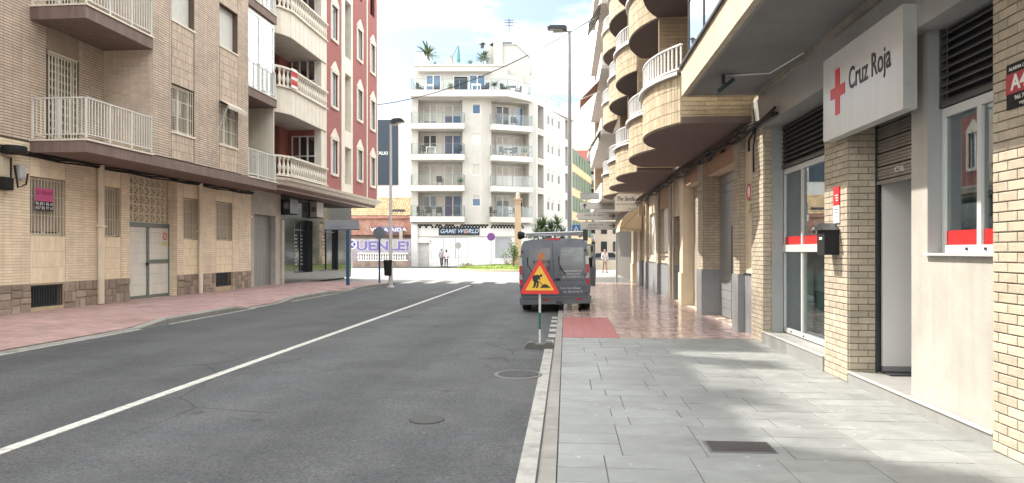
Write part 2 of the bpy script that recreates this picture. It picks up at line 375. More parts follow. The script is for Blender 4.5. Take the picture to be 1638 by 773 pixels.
for i in range(7): b.box(-8+i*1.15, -7.5+i*1.15, 32.6, 35.8, 0, .007)
b.build('crosswalk_stripes', paint, kind='structure')
q = MB()
for (cx_, cy_, r_, n_) in ((-2.1, 7.4, .35, 9), (-5.9, 12.2, .5, 11), (-3.3, 17.0, .4, 9)):
    pass
# ---- left kerb and pink pavement; the kerb drops at the vehicle entries
def kx(y): return -8.45+max(0, y-26)*.105
def kh(y):
    def ramp(a, b_): return max(0, min(1, (y-a)/(b_-a)))
    h = ramp(12.9, 13.9)*(1-ramp(17.3, 18.0))+ramp(19.9, 20.9)*(1-ramp(24.6, 25.4))+ramp(26.6, 27.2)
    return .02+.11*min(1, h)
def lz(x, y):
    k = kx(y)+.12; f = min(1, max(0, (k-x)/1.5)); return kh(y)*(1-f)+.12*f
LB = lambda y: FL_.wor((0, y, 0))
b = MB(); ts = .2; y = 7.0
while y < 31.4:
    x = kx(y)-.16
    while x > -12.8+.018*y-.1 or x > -12.75:
        j = .006; P = [(x-ts+j, y+j), (x-j, y+j), (x-j, y+ts-j), (x-ts+j, y+ts-j)]; dz = random.uniform(-.0015, .0015)
        b.add([(p[0], p[1], lz(*p)+dz) for p in P]+[(p[0]+(j if i in (0, 3) else -j)*-.4, p[1], lz(*p)-.012) for i, p in enumerate(P)], [(0, 1, 2, 3), (0, 1, 5, 4), (1, 2, 6, 5), (3, 0, 4, 7)]); x -= ts
    y += ts
lp = b.build('left_pavement', pinkT, norm=False, kind='structure')
b = MB()
for i in range(45):
    y0, y1 = -12+i, -11+i
    if y1 > 31.4: y1 = 31.4
    if y0 >= 31.4: break
    xs = [kx((y0+y1)/2)-.16, -10.2, -14]
    for a, c in zip(xs, xs[1:]): b.quad((a, y0, lz(a, y0)-.008), (a, y1, lz(a, y1)-.008), (c, y1, .112), (c, y0, .112))
b.build('pavement_bed', mat('pavement_bed_joint', (.25, .15, .135), .9, .1, 3), lp, norm=False)
for i in range(44):
    y0 = -12+i+.006; y1 = min(y0+.988, 31.4)
    if y0 > 31.3: break
    b = MB(); b.add([(kx(y)+dx, y, z) for y in (y0, y1) for dx, z in ((0, -.01), (0, kh(y)-.025), (-.025, kh(y)), (-.16, kh(y)))],
                    [(0, 1, 5, 4), (1, 2, 6, 5), (2, 3, 7, 6), (0, 1, 2, 3), (4, 5, 6, 7)])
    b.build('kerb_stone', kerbM, lp)
b = MB()
for i in range(70):
    y = -6+i*.5
    if 13.5 < y < 17.8 or 20.4 < y < 25 or y > 26.8 or y < 13: b.box(kx(y)+.02, kx(y)+.10, y, y+.5, 0, .006)
b.build('kerbside_line', paintW, kind='structure')
# ---- right pavement: grey slabs near, polished red tiles beyond
rp = MB(); rp.box(-.06, 6, -8, 12.0, -.05, PZ-.006); rp.box(-.06, 3.9, 12.0, 40, -.05, PZ-.006); rp = rp.build('right_pavement', jointM, kind='structure')
SM = {}
def slab_mesh(w_, l_, tag='slab'):
    k = (round(w_, 3), round(l_, 3), tag)
    if k not in SM:
        q = MB(); j = .0038; c = .003
        a = [(j, j), (w_-j, j), (w_-j, l_-j), (j, l_-j)]; d = [(j+c, j+c), (w_-j-c, j+c), (w_-j-c, l_-j-c), (j+c, l_-j-c)]
        q.add([(x, y, -.02) for x, y in a]+[(x, y, -.003) for x, y in a]+[(x, y, 0) for x, y in d], [(8, 9, 10, 11)]+[(i, (i+1) % 4, (i+1) % 4+4, i+4) for i in range(4)]+[(i+4, (i+1) % 4+4, (i+1) % 4+8, i+8) for i in range(4)])
        SM[k] = q.mesh(tag, slabM)
    return SM[k]
rnd = random.Random(3); y = 12.0-.3; row = 0
hx0, hx1, hy0, hy1 = 1.22, 1.75, 4.95, 5.25
while y > 2.6:
    x = -.06; first = True
    while x < XR-.02:
        L_ = .62 if not first else rnd.choice([.34, .62, .48]); first = False
        if XR-(x+L_) < .2: L_ = XR+.02-x
        link('slab', slab_mesh(L_, .3), rp, (x, y, PZ+rnd.uniform(-.002, .002)), (rnd.uniform(-.003, .003), rnd.uniform(-.002, .002), 0)); x += L_
    y -= .3; row += 1
for i in range(38):
    q = MB(); q.add([(dx, yy, z) for yy in (.004, .796) for dx, z in ((-.185, -.05), (-.185, PZ-.018), (-.17, PZ), (-.066, PZ))], [(0, 1, 5, 4), (1, 2, 6, 5), (2, 3, 7, 6), (0, 1, 2, 3), (4, 5, 6, 7)])
    if 'kerb' not in SM: SM['kerb'] = q.mesh('kerb_stone', kerbM)
    link('kerb_stone', SM['kerb'], rp, (0, 1.8+i*.8, 0))
q = MB(); q.use(redT)
y = 12.0
while y < 33:
    x = -.06
    while x < 3.6:
        if not (x+.01 < .86 and y < 15.55 and x > -.08):
            dz = rnd.uniform(-.0012, .0012); j = .004
            q.add([(x+j, y+j, PZ+dz), (x+.2-j, y+j, PZ+dz), (x+.2-j, y+.2-j, PZ+dz), (x+j, y+.2-j, PZ+dz)], [(0, 1, 2, 3)])
        x += .2
    y += .2
q.build('red_tile', redT, rp, norm=False, kind='stuff')
for i in range(5):
    for k in range(18):
        if 'tact' not in SM:
            q = MB(); q.box(.002, .198, .002, .198, -.02, 0)
            for r_ in range(4): q.box(.012+r_*.048, .036+r_*.048, .004, .196, 0, .006)
            SM['tact'] = q.mesh('tactile_tile', tactM)
        link('tactile_tile', SM['tact'], rp, (-.058+i*.2, 12.0+k*.2, PZ))
# ---- cast covers
castM = mat('cast_iron', (.045, .044, .043), .55, .15, 8, .3, 60, metal=.3)
def round_cover(px, py, r, label):
    p = G(px, py); e = empty('manhole_cover', (p.x, p.y, .001), 0, label, 'manhole cover')
    q = MB(); n = 32
    q.lathe([(r+.05, 0), (r+.045, .012), (r, .012), (r, .006), (r+.05, 0)], 32); q.build('rim', mat('cover_ring', (.15, .15, .145), .85, .2, 9, .4), e)
    q = MB(); q.lathe([(r-.01, .001), (r-.01, .014)], 32)
    for i, rr in enumerate([r*.2, r*.42, r*.64, r*.86]):
        for a in range(6+5*i):
            t = 2*math.pi*a/(6+5*i); c, s = math.cos(t), math.sin(t); w_ = .018
            q.add([(c*rr-s*w_, s*rr+c*w_, .019), (c*rr+s*w_, s*rr-c*w_, .019), (c*(rr+.035)+s*w_, s*(rr+.035)-c*w_, .019), (c*(rr+.035)-s*w_, s*(rr+.035)+c*w_, .019)], [(0, 1, 2, 3)])
    q.build('lid', castM, e)
round_cover(829, 600, .255, 'round patterned iron manhole cover in the road beside the kerb line')
p = G(683, 672); e = empty('manhole_cover', (p.x, p.y, .001), 0, 'small oval worn cover sunk flush in the grey asphalt', 'manhole cover')
q = MB(); q.lathe([(.15, 0), (.15, .006)], 24); q.build('lid', mat('worn_lid', (.05, .05, .05), .8, .1, 9), e)
q = MB(); q.lathe([(.165, 0), (.162, .004), (.152, .004), (.165, 0)], 24); q.build('rim', mat('worn_rim', (.03, .03, .03), .9, .1, 9), e)
a = G(1123, 705, PZ); c = G(1247, 727, PZ)
e = empty('utility_hatch', ((a.x+c.x)/2, (a.y+c.y)/2, PZ+.0015), 0, 'dark rectangular ribbed iron hatch in the grey pavement slabs', 'hatch')
W_, L_ = .47, .27
q = MB(); q.box(-W_/2-.015, W_/2+.015, -L_/2-.015, L_/2+.015, -.01, .003); q.build('frame', mat('hatch_frame', (.12, .12, .12), .6), e)
q = MB(); q.box(-W_/2, W_/2, -L_/2, L_/2, .002, .005)
for i in range(30):
    for k in range(16):
        x = -W_/2+.012+i*.0155; y = -L_/2+.01+k*.0165; q.box(x, x+.009, y, y+.009, .005, .009)
q.build('plate', mat('hatch_iron', (.075, .07, .068), .55, .15, 8, metal=.2), e, norm=False)
# ------------------------------------------------------------------ LEFT: beige brick apartment building
LBR = fempty('apartment_building', FL_, 'beige brick apartment block with brown balcony slabs on the left', 'building')
HT = 20.5; U = 1.4; SL = [4.17, 7.33, 10.5, 13.65, 16.8]
yB0, yB1, yU1, yE, yG = Lh(47, 0, 0)[0], Lh(244, 0, U)[0], Lh(397, 0, U)[0], Lh(442, 0, U)[0], Lh(401, 0, 0)[0]
yRed = Lh(449, 0, 0)[0]
m0, mU = PX(0, 1), PX(U, 1)
def L0(px, py): return Lh(px, py, 0)
def rect(px0, px1, pyt, pyb, x=0):       # top and bottom read at the left (near) side
    y0, zt = Lh(px0, pyt, x); _, zb = Lh(px0, pyb, x); y1 = Lh(px1, 0, x)[0]; return y0, y1, zb, zt
wA = rect(47.5, 104.6, 281.5, 376.5); wB = rect(166, 191, 298, 379); wC = rect(293, 316, 316, 383); wD = rect(345.5, 371, 322, 384.5)
gA = rect(207, 283, 283, 482); vA = rect(49, 101, 457, 493); vD = rect(345, 370, 436.5, 459.5)
gA = (gA[0], gA[1], .12, 4.05)
ZB = .78; holes = [wA, wB, wC, wD, gA, vA, vD]
yN = 12.0                                 # the visible front starts here, plain beyond the frame
b = MB(); wall(b, m0, yN, yG, .1, 4.1, [(h[0], h[1], h[2], h[3], .32 if h is gA else .2) for h in holes])
b.build('wall', mortarC, LBR, norm=False)
colw = [(wA[0], wA[1]+.0), (wB[0], wB[1]+.05), (wC[0], wC[1]+.02), (wD[0], wD[1]+.02)]
cutcols = [(c[0], c[1], 0, 5) for c in colw]
b = MB(); bricks(b, m0, yN, yG, ZB, 4.1, holes+cutcols, bl=.25, bh=.066, pr=.008, j=.011, jv=.005)
b.build('brick_cladding', brickLg, LBR, norm=False, kind='stuff')
b = MB()                                  # ribbed tile strips above and below each window
for c, wn in zip(colw, (wA, wB, wC, wD)):
    bricks(b, m0, c[0]+.01, c[1]-.01, ZB, wn[2], bl=.048, bh=.33, j=.008, pr=.006); bricks(b, m0, c[0]+.01, c[1]-.01, wn[3], 4.1, bl=.3, bh=.3, j=.006, pr=.004)
b.build('ribbed_panel', ribC, LBR, norm=False, kind='stuff')
# stone base: every stone its own piece
def split(u0, u1, v0, v1, out):
    w_, h_ = u1-u0, v1-v0
    if w_*h_ < .085 and max(w_, h_) < .42 or (w_ < .24 and h_ < .24): out.append((u0, u1, v0, v1)); return
    if w_ > h_*1.1: m = u0+w_*rnd.uniform(.35, .65); split(u0, m, v0, v1, out); split(m, u1, v0, v1, out)
    else: m = v0+h_*rnd.uniform(.35, .65); split(u0, u1, v0, m, out); split(u0, u1, m, v1, out)
nst = 0
for p, q_ in spans(yN+1.2, yG, [(h[0]-.01, h[1]+.01) for h in (gA, vA, vD)]):
    out = []; x = p
    while x < q_-.05: x2 = min(x+.75, q_); x2 = q_ if q_-x2 < .3 else x2; split(x, x2, .1, ZB, out); x = x2
    for s in out:
        q = MB(); j = .008; d = rnd.uniform(.02, .045); c = .012; a, b_, c_, d_ = s[0]+j, s[1]-j, s[2]+j, s[3]-j
        q.add([(0, a, c_), (0, b_, c_), (0, b_, d_), (0, a, d_), (d-.01, a, c_), (d-.01, b_, c_), (d-.01, b_, d_), (d-.01, a, d_), (d, a+c, c_+c), (d+rnd.uniform(-.006, .006), b_-c, c_+c), (d, b_-c, d_-c), (d, a+c, d_-c)],
              [(8, 9, 10, 11)]+[(i, (i+1) % 4, (i+1) % 4+4, i+4) for i in range(4)]+[(i+4, (i+1) % 4+4, (i+1) % 4+8, i+8) for i in range(4)])
        q.build('base_stone', stoneB, LBR); nst += 1
q = MB(); q.mbox(m0, yN-.0, yN+1.2, .1, ZB, 0, .03); q.build('plinth', stoneB, LBR)
# barred windows
for h, nm in ((wA, 1), (wB, 1), (wC, 1), (wD, 1)):
    windowp(LBR, m0, *h, dep=.17, fm=creamM, n=2, pane=winD, back=intD, grille=(creamM, .10, -.05), blind=mat('beige_slat', (.40, .34, .27), .6), blind_to=.0)
for h in (vA, vD):
    q = MB(); k = 12
    for i in range(k+1):
        c = h[0]+.02+(h[1]-h[0]-.04)*i/k; q.mbox(m0, c-.010, c+.010, h[2], h[3], -.03, -.012)
    q.mbox(m0, h[0], h[1], h[3]-.03, h[3], -.04, -.01); q.mbox(m0, h[0], h[1], h[2], h[2]+.03, -.04, -.01)
    v = q.build('cellar_vent', darkM, LBR); q = MB(); q.quad(m0(h[0], h[2], -.15), m0(h[1], h[2], -.15), m0(h[1], h[3], -.15), m0(h[0], h[3], -.15)); q.build('dark_opening', intD, v)
# garage: pale doors in a green-grey frame under a pierced block screen
gd = -.30; g0, g1 = gA[0], Lh(271, 0, gd)[0]; zD = Lh(208, 355, gd)[1]
gf = mat('green_grey_frame', (.14, .165, .15), .5, .06, 4); gp = mat('pale_door_panel', (.70, .68, .61), .6, .05, 3, streak=.1)
q = MB(); fw = .09; mid = Lh(235, 0, gd)[0]
q.mbox(m0, g0, g1, zD-.13, zD, gd-.05, gd+.05)
for u in (g0, mid-fw/2, g1-fw): q.mbox(m0, u, u+fw, .12, zD-.13, gd-.05, gd+.05)
q.mbox(m0, g0+fw, g1-fw, .12, .12+fw, gd-.045, gd+.045); zr = Lh(237, 418, gd)[1]; q.mbox(m0, mid+fw/2, g1-fw, zr-.05, zr+.05, gd-.045, gd+.045)
gdo = q.build('garage_door', gf, LBR)
for u0, u1 in ((g0+fw, mid-fw/2), (mid+fw/2, g1-fw)):
    z = .12+fw
    while z < zD-.2:
        z1 = min(z+.32, zD-.13)
        q = MB(); q.mbox(m0, u0+.002, u1-.002, z+.003, z1-.003, gd-.02, gd+.012); q.build('door_panel', gp, gdo); z = z1
q = MB(); q.mbox(m0, mid-.12, mid-.04, 1.12, 1.2, gd+.05, gd+.09); q.build('handle', blackP, gdo)
q = MB(); q.lathe([(.001, 0), (.13, 0), (.13, .006), (.001, .006)], 20, ax='x'); 
sg = q.build('no_parking_sign', white, gdo, (gd+.015, g1-.28, 2.02)); sg['label'] = 'small round no parking sign on the garage door'
q = MB(); q.lathe([(.085, .007), (.12, .007), (.12, .010), (.085, .010), (.085, .007)], 20, ax='x'); q.mbox(lambda u, v, w: (w, u*.7-v*.7, u*.7+v*.7), -.09, .09, -.012, .012, .007, .0095); q.build('red_ring', mat('sign_red', (.55, .03, .03), .5), sg)
q = MB(); q.mbox(m0, g1-.40, g1-.17, 1.72, 1.86, gd+.013, gd+.017); q.build('plate', mat('yellow_plate', (.60, .50, .22), .5), gdo)
nc, nr = 9, 6; cw = (g1-g0)/nc; ch = (4.05-zD)/nr
def breeze(cw, ch):
    q = MB(); f = .03; w0, w1 = -.05, .03; M_ = lambda u, v, w: (w, u, v)
    q.mbox(M_, 0, cw, 0, f, w0, w1); q.mbox(M_, 0, cw, ch-f, ch, w0, w1); q.mbox(M_, 0, f, f, ch-f, w0, w1); q.mbox(M_, cw-f, cw, f, ch-f, w0, w1)
    for s in (1, -1):
        a = (cw/2, ch/2)
        q.add([(w, a[0]+s*x*.7-y*.6, a[1]+x*.7+s*y*.6) for w in (-.03, .012) for x, y in ((-cw*.58, -.022), (cw*.58, -.022), (cw*.58, .022), (-cw*.58, .022))], [(0, 1, 2, 3), (4, 5, 6, 7), (0, 1, 5, 4), (1, 2, 6, 5), (2, 3, 7, 6), (3, 0, 4, 7)])
    return q.mesh('breeze_block', mat('breeze_concrete', (.68, .59, .45), .85, .1, 5, objr=.06))
bm_ = breeze(cw-.004, ch-.004)
for i in range(nc):
    for k in range(nr): link('breeze_block', bm_, LBR, (gd, g0+i*cw+.002, zD+k*ch+.002))
q = MB(); q.quad(m0(g0, .1, gd-.4), m0(g1, .1, gd-.4), m0(g1, 4.1, gd-.4), m0(g0, 4.1, gd-.4)); q.build('garage_interior', intD, LBR)
q = MB(); bricks(q, PG((0, gA[1]-.001), (-1, 0), (0, -1)), 0, .32, .12, 4.1, bl=.16, bh=.066, pr=.004, bond=0); q.build('brick_jamb', brickLg, LBR, norm=False, kind='stuff')
# grey rendered bay with the metal garage door
q = MB(); hg = rect(407, 441, 342, 458.5); hg = (hg[0], hg[1], .12, hg[3], .25); wall(q, m0, yG, yRed, .1, 4.1, [hg]); q.build('grey_wall', greyP, LBR, norm=False)
q = MB(); 
for i in range(12):
    u = hg[0]+(hg[1]-hg[0])*i/12; q.mbox(m0, u, u+(hg[1]-hg[0])/12-.012, .12, 2.55, -.25, -.225); q.mbox(m0, u, u+(hg[1]-hg[0])/12-.012, 2.6, hg[3], -.25, -.235)
q.mbox(m0, hg[0], hg[1], 2.54, 2.61, -.25, -.215); q.mbox(m0, hg[0], hg[1], .12, hg[3], -.27, -.249)
o = q.build('metal_door', mat('grey_green_steel', (.25, .255, .235), .6, .08, 3, streak=.2), LBR); o['label'] = 'tall grey corrugated metal door'
q = MB(); p = L0(309+91, 0); q.lathe([(.001, 0), (.12, 0), (.12, .01), (.001, .01)], 18, ax='x'); s2 = q.build('no_parking_sign', white, LBR, (.006, hg[0]-.25, 2.9)); 
q = MB(); q.lathe([(.08, .011), (.112, .011), (.112, .014), (.08, .014), (.08, .011)], 18, ax='x'); q.build('red_ring', MATS['sign_red'], s2)
# ---- upper floors
st = [(yB1, Lh(273.7, 0, U)[0]), (Lh(310.5, 0, U)[0], Lh(350.5, 0, U)[0]), (Lh(380, 0, U)[0], yU1)]
cl = [(st[0][1], st[1][0]), (st[1][1], st[2][0])]
wins = []
for ci, (c0, c1) in enumerate(cl):
    for k in range(5):
        zb = (5.0 if ci else 4.95)+3.17*k; wins.append((c0+.02, c1-.02, zb, min(zb+1.36, HT-.2), .28, ci, k))
q = MB(); wall(q, mU, yB1, yU1, SL[0], HT, [w_[:5] for w_ in wins]); wall(q, m0, -8, yB1+.01, 4.1, HT+.0, [(yB0+.55, yB0+1.55, 4.2+3.17*k, 6.45+3.17*k, .2) for k in range(5)])
wall(q, m0, yU1, yE+3.4, 4.1, HT, [(yU1+.25, yE-.15, 4.2+3.17*k, 6.45+3.17*k, .15) for k in range(5)]); q.build('upper_wall', mortarD, LBR, norm=False)
q = MB(); vis = 11.6
for s0, s1 in st: bricks(q, mU, s0, s1, SL[0], vis, bl=.25, bh=.066, pr=.011, j=.016, jv=.008)
bricks(q, m0, yN, yB1, 4.15, vis, [(yB0+.5, yB0+1.6, 4.1+3.17*k, 6.5+3.17*k) for k in range(3)], bl=.25, bh=.066, pr=.011, j=.016, jv=.008)
side = PG((0, yB1), (1, 0), (0, -1)); 
q.quad((0, yB1, 4.1), (U, yB1, 4.1), (U, yB1, HT), (0, yB1, HT)); 
cladU = q
bricks(q, side, 0, U, 4.17, vis, bl=.25, bh=.066, pr=.008, j=.015, jv=.012)
q.build('brick_cladding', brickL, LBR, norm=False, kind='stuff')
q = MB()
for (c0, c1), ci in zip(cl, (0, 1)):
    ws = [w_ for w_ in wins if w_[5] == ci]; z = SL[0]
    for w_ in ws:
        if z < 11: bricks(q, mU, c0+.02, c1-.02, z+.01, min(w_[2]-.03, 12), bl=.055, bh=.27, j=.010, pr=.012)
        z = w_[3]
q.build('ribbed_panel', ribL, LBR, norm=False, kind='stuff')
beigeB = mat('white_blind', (.58, .57, .53), .6, .04, 3)
for w_ in wins:
    if w_[6] > 2: continue
    lo = w_[6] == 0
    windowp(LBR, mU, w_[0], w_[1], w_[2], w_[3], dep=.2, fm=creamM if lo else whiteM, n=2, pane=winD if lo else win, back=intD, grille=(creamM, .095, -.03) if lo else None, sill=creamS, blind=None if lo else beigeB, blind_to=0. if not lo else .5)
# brown slabs and fascias
q = MB(); q.box(0, U+.02, yB0, yE, SL[0]-.30, SL[0]-.03); q.build('canopy_slab', concB, LBR)
q = MB(); q.box(0, U+.05, yB0-.02, yB1, SL[0]-.03, SL[0]+.01); q.build('slab_edge_stone', creamS, LBR)
q = MB(); q.box(0, U+.05, yU1, yE+.02, SL[0]-.03, SL[0]+.01); q.build('slab_edge_stone', creamS, LBR)
q = MB(); q.box(U+.02, U+.024, yB0, yE, SL[0]-.30, SL[0]-.29); 
for k in range(1, 5):
    q = MB(); q.box(0, U+.02, yB0, yB1-.005, SL[k]-.33, SL[k]-.03); q.build('balcony_slab', concB, LBR)
    q = MB(); q.box(0, U+.05, yB0-.02, yB1, SL[k]-.03, SL[k]+.01); q.build('slab_edge_stone', creamS, LBR)
    q = MB(); q.box(0, U+.02, yU1+.005, yE, SL[k]-.33, SL[k]-.03); q.build('balcony_slab', concB, LBR)
    q = MB(); q.box(0, U+.05, yU1+.01, yE+.02, SL[k]-.03, SL[k]+.01); q.build('slab_edge_stone', creamS, LBR)
railW = mat('ivory_rail', (.60, .585, .54), .5, .05, 3)
for k in range(3):
    railing(LBR, [(.03, yB0+.06), (U-.02, yB0+.06), (U-.02, yB1-.02)], SL[k]+.12, SL[k]+1.0, railW, .10, .009, posts=.8)
    railing(LBR, [(U-.02, yU1+.03), (U-.02, yE-.05), (.05, yE-.05)], SL[k]+.1, SL[k]+1.0, railW if k == 0 else greyM if 0 else railW, .10, .009, posts=.8)
for k in range(3):                        # balcony doors behind folding grilles
    u0, u1, v0, v1 = yB0+.56, yB0+1.54, 4.21+3.17*k, 6.44+3.17*k
    o = windowp(LBR, m0, u0, u1, v0, v1, dep=.15, fm=whiteM, n=2, pane=winD, back=intD, name='balcony_door')
    q = MB()
    for i in range(10):
        c = u0+.03+(u1-u0-.06)*i/9; q.mbox(m0, c-.011, c+.011, v0, v1, .0, .02)
        if i < 9:
            d = (u1-u0-.06)/9
            for s in range(11):
                z = v0+.1+s*.2
                q.add([(.012, c, z), (.012, c+.012, z), (.012, c+d+.012, z+.1), (.012, c+d, z+.1)], [(0, 1, 2, 3)]); q.add([(.014, c+d, z), (.014, c+d+.012, z), (.014, c+.012, z+.1), (.014, c, z+.1)], [(0, 1, 2, 3)])
    q.mbox(m0, u0, u1, v1-.04, v1, -.01, .035); q.build('folding_grille', creamM, o)
    q = MB(); q.mbox(m0, u0-.05, u1+.05, v1+.01, v1+.55, .0, .014); q.build('lintel_panel', mat('lintel_render', (.30, .24, .19), .8), LBR)
    o = windowp(LBR, m0, yU1+.27, yE-.17, v0, v1, dep=.12, fm=whiteM, n=2, pane=winD, back=intD, name='balcony_door', grille=(creamM, .1, -.02) if k == 0 else None)
# glazed upper balcony with white blinds
for k in (1, 2):
    z0, z1 = SL[k]+1.02, SL[k+1]-.36
    q = MB(); x = U-.1
    for u in (yU1+.03, (yU1+yE)/2-.15, yE-.1): q.box(x-.03, x+.03, u, u+.06, SL[k]+.02, z1)
    q.box(x-.03, x+.03, yU1+.09, yE-.1, z1-.14, z1-.001); 
    o = q.build('balcony_glazing', alu, LBR)
    for a, c in ((yU1+.1, (yU1+yE)/2-.16), ((yU1+yE)/2-.08, yE-.12)):
        q = MB(); q.box(x-.003, x+.003, a, c, SL[k]+.02, z1-.145); q.build('pane', win, o)
        q = MB(); z = z1-.16
        while z > SL[k]+(.9 if k == 2 else .85): q.box(x-.05, x-.035, a, c, z-.08, z-.006); z -= .086
        q.build('blind', white, o)
    q = MB(); q.box(.02, U-.1, yE-.09, yE-.05, SL[k], z1); q.build('side_panel', white, o)
q = MB(); q.box(.0, U-.1, yE-.02, yE+.04, 4.2, HT); q.build('party_wall', creamP, LBR)
# body behind, roof, eaves, rooftop stair housing
q = MB(); q.box(-11, -.5, -8, yE+3.35, .0, HT-.01); q.build('core', greyP, LBR)
q = MB(); q.box(-11, -.5, -8, yE, HT, HT+.25); q.box(-.499, .1, -8, yB1, HT, HT+.25); q.box(-.499, U+.12, yB1+.01, yE+.02, HT, HT+.25); q.build('roof_parapet', concB, LBR)
q = MB(); q.box(0, U, -8, 12.2, 4.4, HT+.25)
q.build('front_bay', brickL, LBR)
q = MB(); rr = random.Random(21)
for (xa, ya, yb) in ((U+.05, yB1, yE), (.05, -6, yB1)):
    y = ya
    while y < yb-.2: q.box(xa-.02, xa+.02, y, y+.04, HT+.25, HT+1.15); y += .55
    q.box(xa-.02, xa+.02, ya, yb, HT+1.12, HT+1.16); q.box(xa-.015, xa+.015, ya, yb, HT+.7, HT+.73)
q.build('shadow_edge_railing', whiteM, LBR)  # unseen railing added to break up the roof's shadow edge
for i in range(16):
    y = -5+i*2.0+rr.uniform(-.5, .5); x = rr.uniform(-1.6, .2); w_ = rr.uniform(.25, .7); h_ = rr.uniform(.6, 2.0); q = MB(); q.box(x-w_/2, x+w_/2, y-w_/2, y+w_/2, HT+.25, HT+.25+h_); q.box(x-w_/2-.08, x+w_/2+.08, y-w_/2-.08, y+w_/2+.08, HT+.25+h_, HT+.35+h_); q.build('chimney', greyP, LBR)  # unseen stacks added so the roof shadow falls unevenly across the street
# gutter pipes, cables, boxes (parts fixed to the wall)
for (px, pb, w_) in ((161, 486, .085), (320.5, 468, .075)):
    u, zb = Lh(px, pb, .08); q = MB(); q.tube([(.09, u, .14 if px < 200 else .12), (.09, u, 3.86)], w_/1.0, 10); q.box(.0, .19, u-.12, u+.12, 2.2, 2.24); q.build('downpipe', mat('cream_pipe', (.72, .62, .48), .6, .06, 3, streak=.15), LBR, smooth=True)
q = MB(); 
for k in range(4):
    pts = []
    for i in range(36):
        u = 13.0+(yG-13.0)*i/35; sag = .05*math.sin(i*1.3+k)+.03*math.sin(i*.6+k*2); pts.append((.05+.03*k, u, 3.78+.028*k+sag*(.5 if k else .3)))
    q.tube(pts, .022, 5)
q.build('cable_bundle', blackP, LBR, smooth=True)
u, z = Lh(21, 240, .25); q = MB(); q.lathe([(.16, z-.09), (.24, z-.085), (.25, z-.05), (.25, z+.05), (.24, z+.085), (.16, z+.09)], 20, c=(.27, u)); q.build('cable_coil', blackP, LBR, smooth=True)
for (px, pt, pb, w_, d, m_, nm) in ((6, 252, 283, .22, .15, mat('cream_box', (.5, .45, .34), .6), 'meter_box'), (34, 264, 286, .20, .12, mat('grey_box', (.45, .45, .45), .5), 'junction_box'), (8, 284, 304, .3, .18, blackP, 'splice_box'), (17, 252, 284, .07, .1, blackP, 'cable_riser')):
    u, z1 = Lh(px, pt, .1); z0 = Lh(px, pb, .1)[1]; q = MB(); q.box(.0, d, u-w_/2, u+w_/2, z0, z1); q.box(d, d+.012, u-w_/2+.02, u+w_/2-.02, z0+.03, z1-.03); q.build(nm, m_, LBR)
q = MB(); u, z = Lh(22, 300, .1); q.tube([(.12, u, z+.5), (.16, u+.05, z), (.1, u+.35, z+.1), (.1, u+.4, z+.35)], .02, 6); q.build('loose_cable', blackP, LBR, smooth=True)
# small awning over the second first-floor window, tilted with frilled edge
u0, u1 = cl[1]; zt = 6.40; aw = empty('window_awning', FL_.wor((U, (u0+u1)/2, zt)), FL_.th, 'small beige frilled awning half unrolled over a barred first floor window', 'awning')
hw = (u1-u0)/2+.02; q = MB(); n = 14
vs = []; 
for i in range(n+1):
    y = -hw+2*hw*i/n; vs += [(.03, y, .02), (.32, y, -.16), (.33, y, -.27-.03*(i % 2))]
q.add(vs, [(3*i+j, 3*i+3+j, 3*i+4+j, 3*i+1+j) for i in range(n) for j in (0, 1)]); q.build('canvas', mat('beige_canvas', (.50, .45, .38), .9, .08, 8, isl=.0), aw, norm=False)
for s in (-1, 1): q = MB(); q.tube([(.02, s*hw, -.9), (.32, s*hw, -.17)], .01, 6); q.build('arm', whiteM, aw)
# for-sale board behind the barred window
u0, zt = Lh(56, 300, .02); u1, zb = Lh(82, 338, .02); u1 = Lh(84, 338, .02)[0]
fs = empty('for_sale_board', FL_.wor((.03, (u0+u1)/2, zb)), FL_.th, 'pink and black phone number board tied to the barred window', 'sign')
hw = (u1-u0)/2; H_ = zt-zb; ms = PX(0, 1)
q = MB(); q.mbox(ms, -hw, hw, H_*.42, H_, 0, .008); q.build('pink_panel', mat('pink_board', (.50, .06, .20), .5), fs)
q = MB(); q.mbox(ms, -hw-.02, hw, 0, H_*.42-.002, 0, .008); q.build('black_panel', blackP, fs)
for s, v, z in (('SE VENDE', H_*.78, .13), ('VENDE', H_*.58, .0), ('96 831 86 65', H_*.30, .11), ('657 85 97 61', H_*.11, .11)):
    if z: text_obj('lettering', s, z, white if v < H_*.4 else mat('dark_pink', (.18, .01, .06), .5), fs, ms, 0, v, .009, sx=.95)
# ------------------------------------------------------------------ LEFT: red rendered building with cream trim
RB = fempty('apartment_building', FL_, 'red rendered apartment block with cream balustrades over black granite shop', 'building')
yX, UR = Lh(604.5, 0, 1.55)[0], 1.5; mR = PX(UR, 1); HR = 20.2
yR0 = yE+.06
zc = Lh(606.8, 320.6, 1.75)[1]            # cornice top
BL = [zc+.12, zc+.12+3.45, zc+.12+3.45+3.05, zc+9.67, zc+12.72]
y520 = Lh(520, 0, UR)[0]; y545, y563, y587 = Lh(545.5, 0, UR)[0], Lh(563.5, 0, UR)[0], Lh(587, 0, UR)[0]
hs = []
def pwin(px0, px1, pts):                  # windows with pediments; (frame top, frame bottom) at near side
    y0, y1 = Lh(px0, 0, UR)[0], Lh(px1, 0, UR)[0]; base = Lh(px0, pts, UR)[1]
    for k in (-1, 0, 1, 2, 3):
        z = base+3.13*k
        if z > 4.6 and z+1.5 < HR: hs.append((y0, y1, z, z+1.55, .15))
pwin(530, 539.5, 168); pwin(571.3, 578.8, 190); pwin(592.3, 599, 205)
sl_ = []
y0, y1 = Lh(551, 0, UR)[0], Lh(561, 0, UR)[0]; zs = Lh(551, 208, UR)[1]
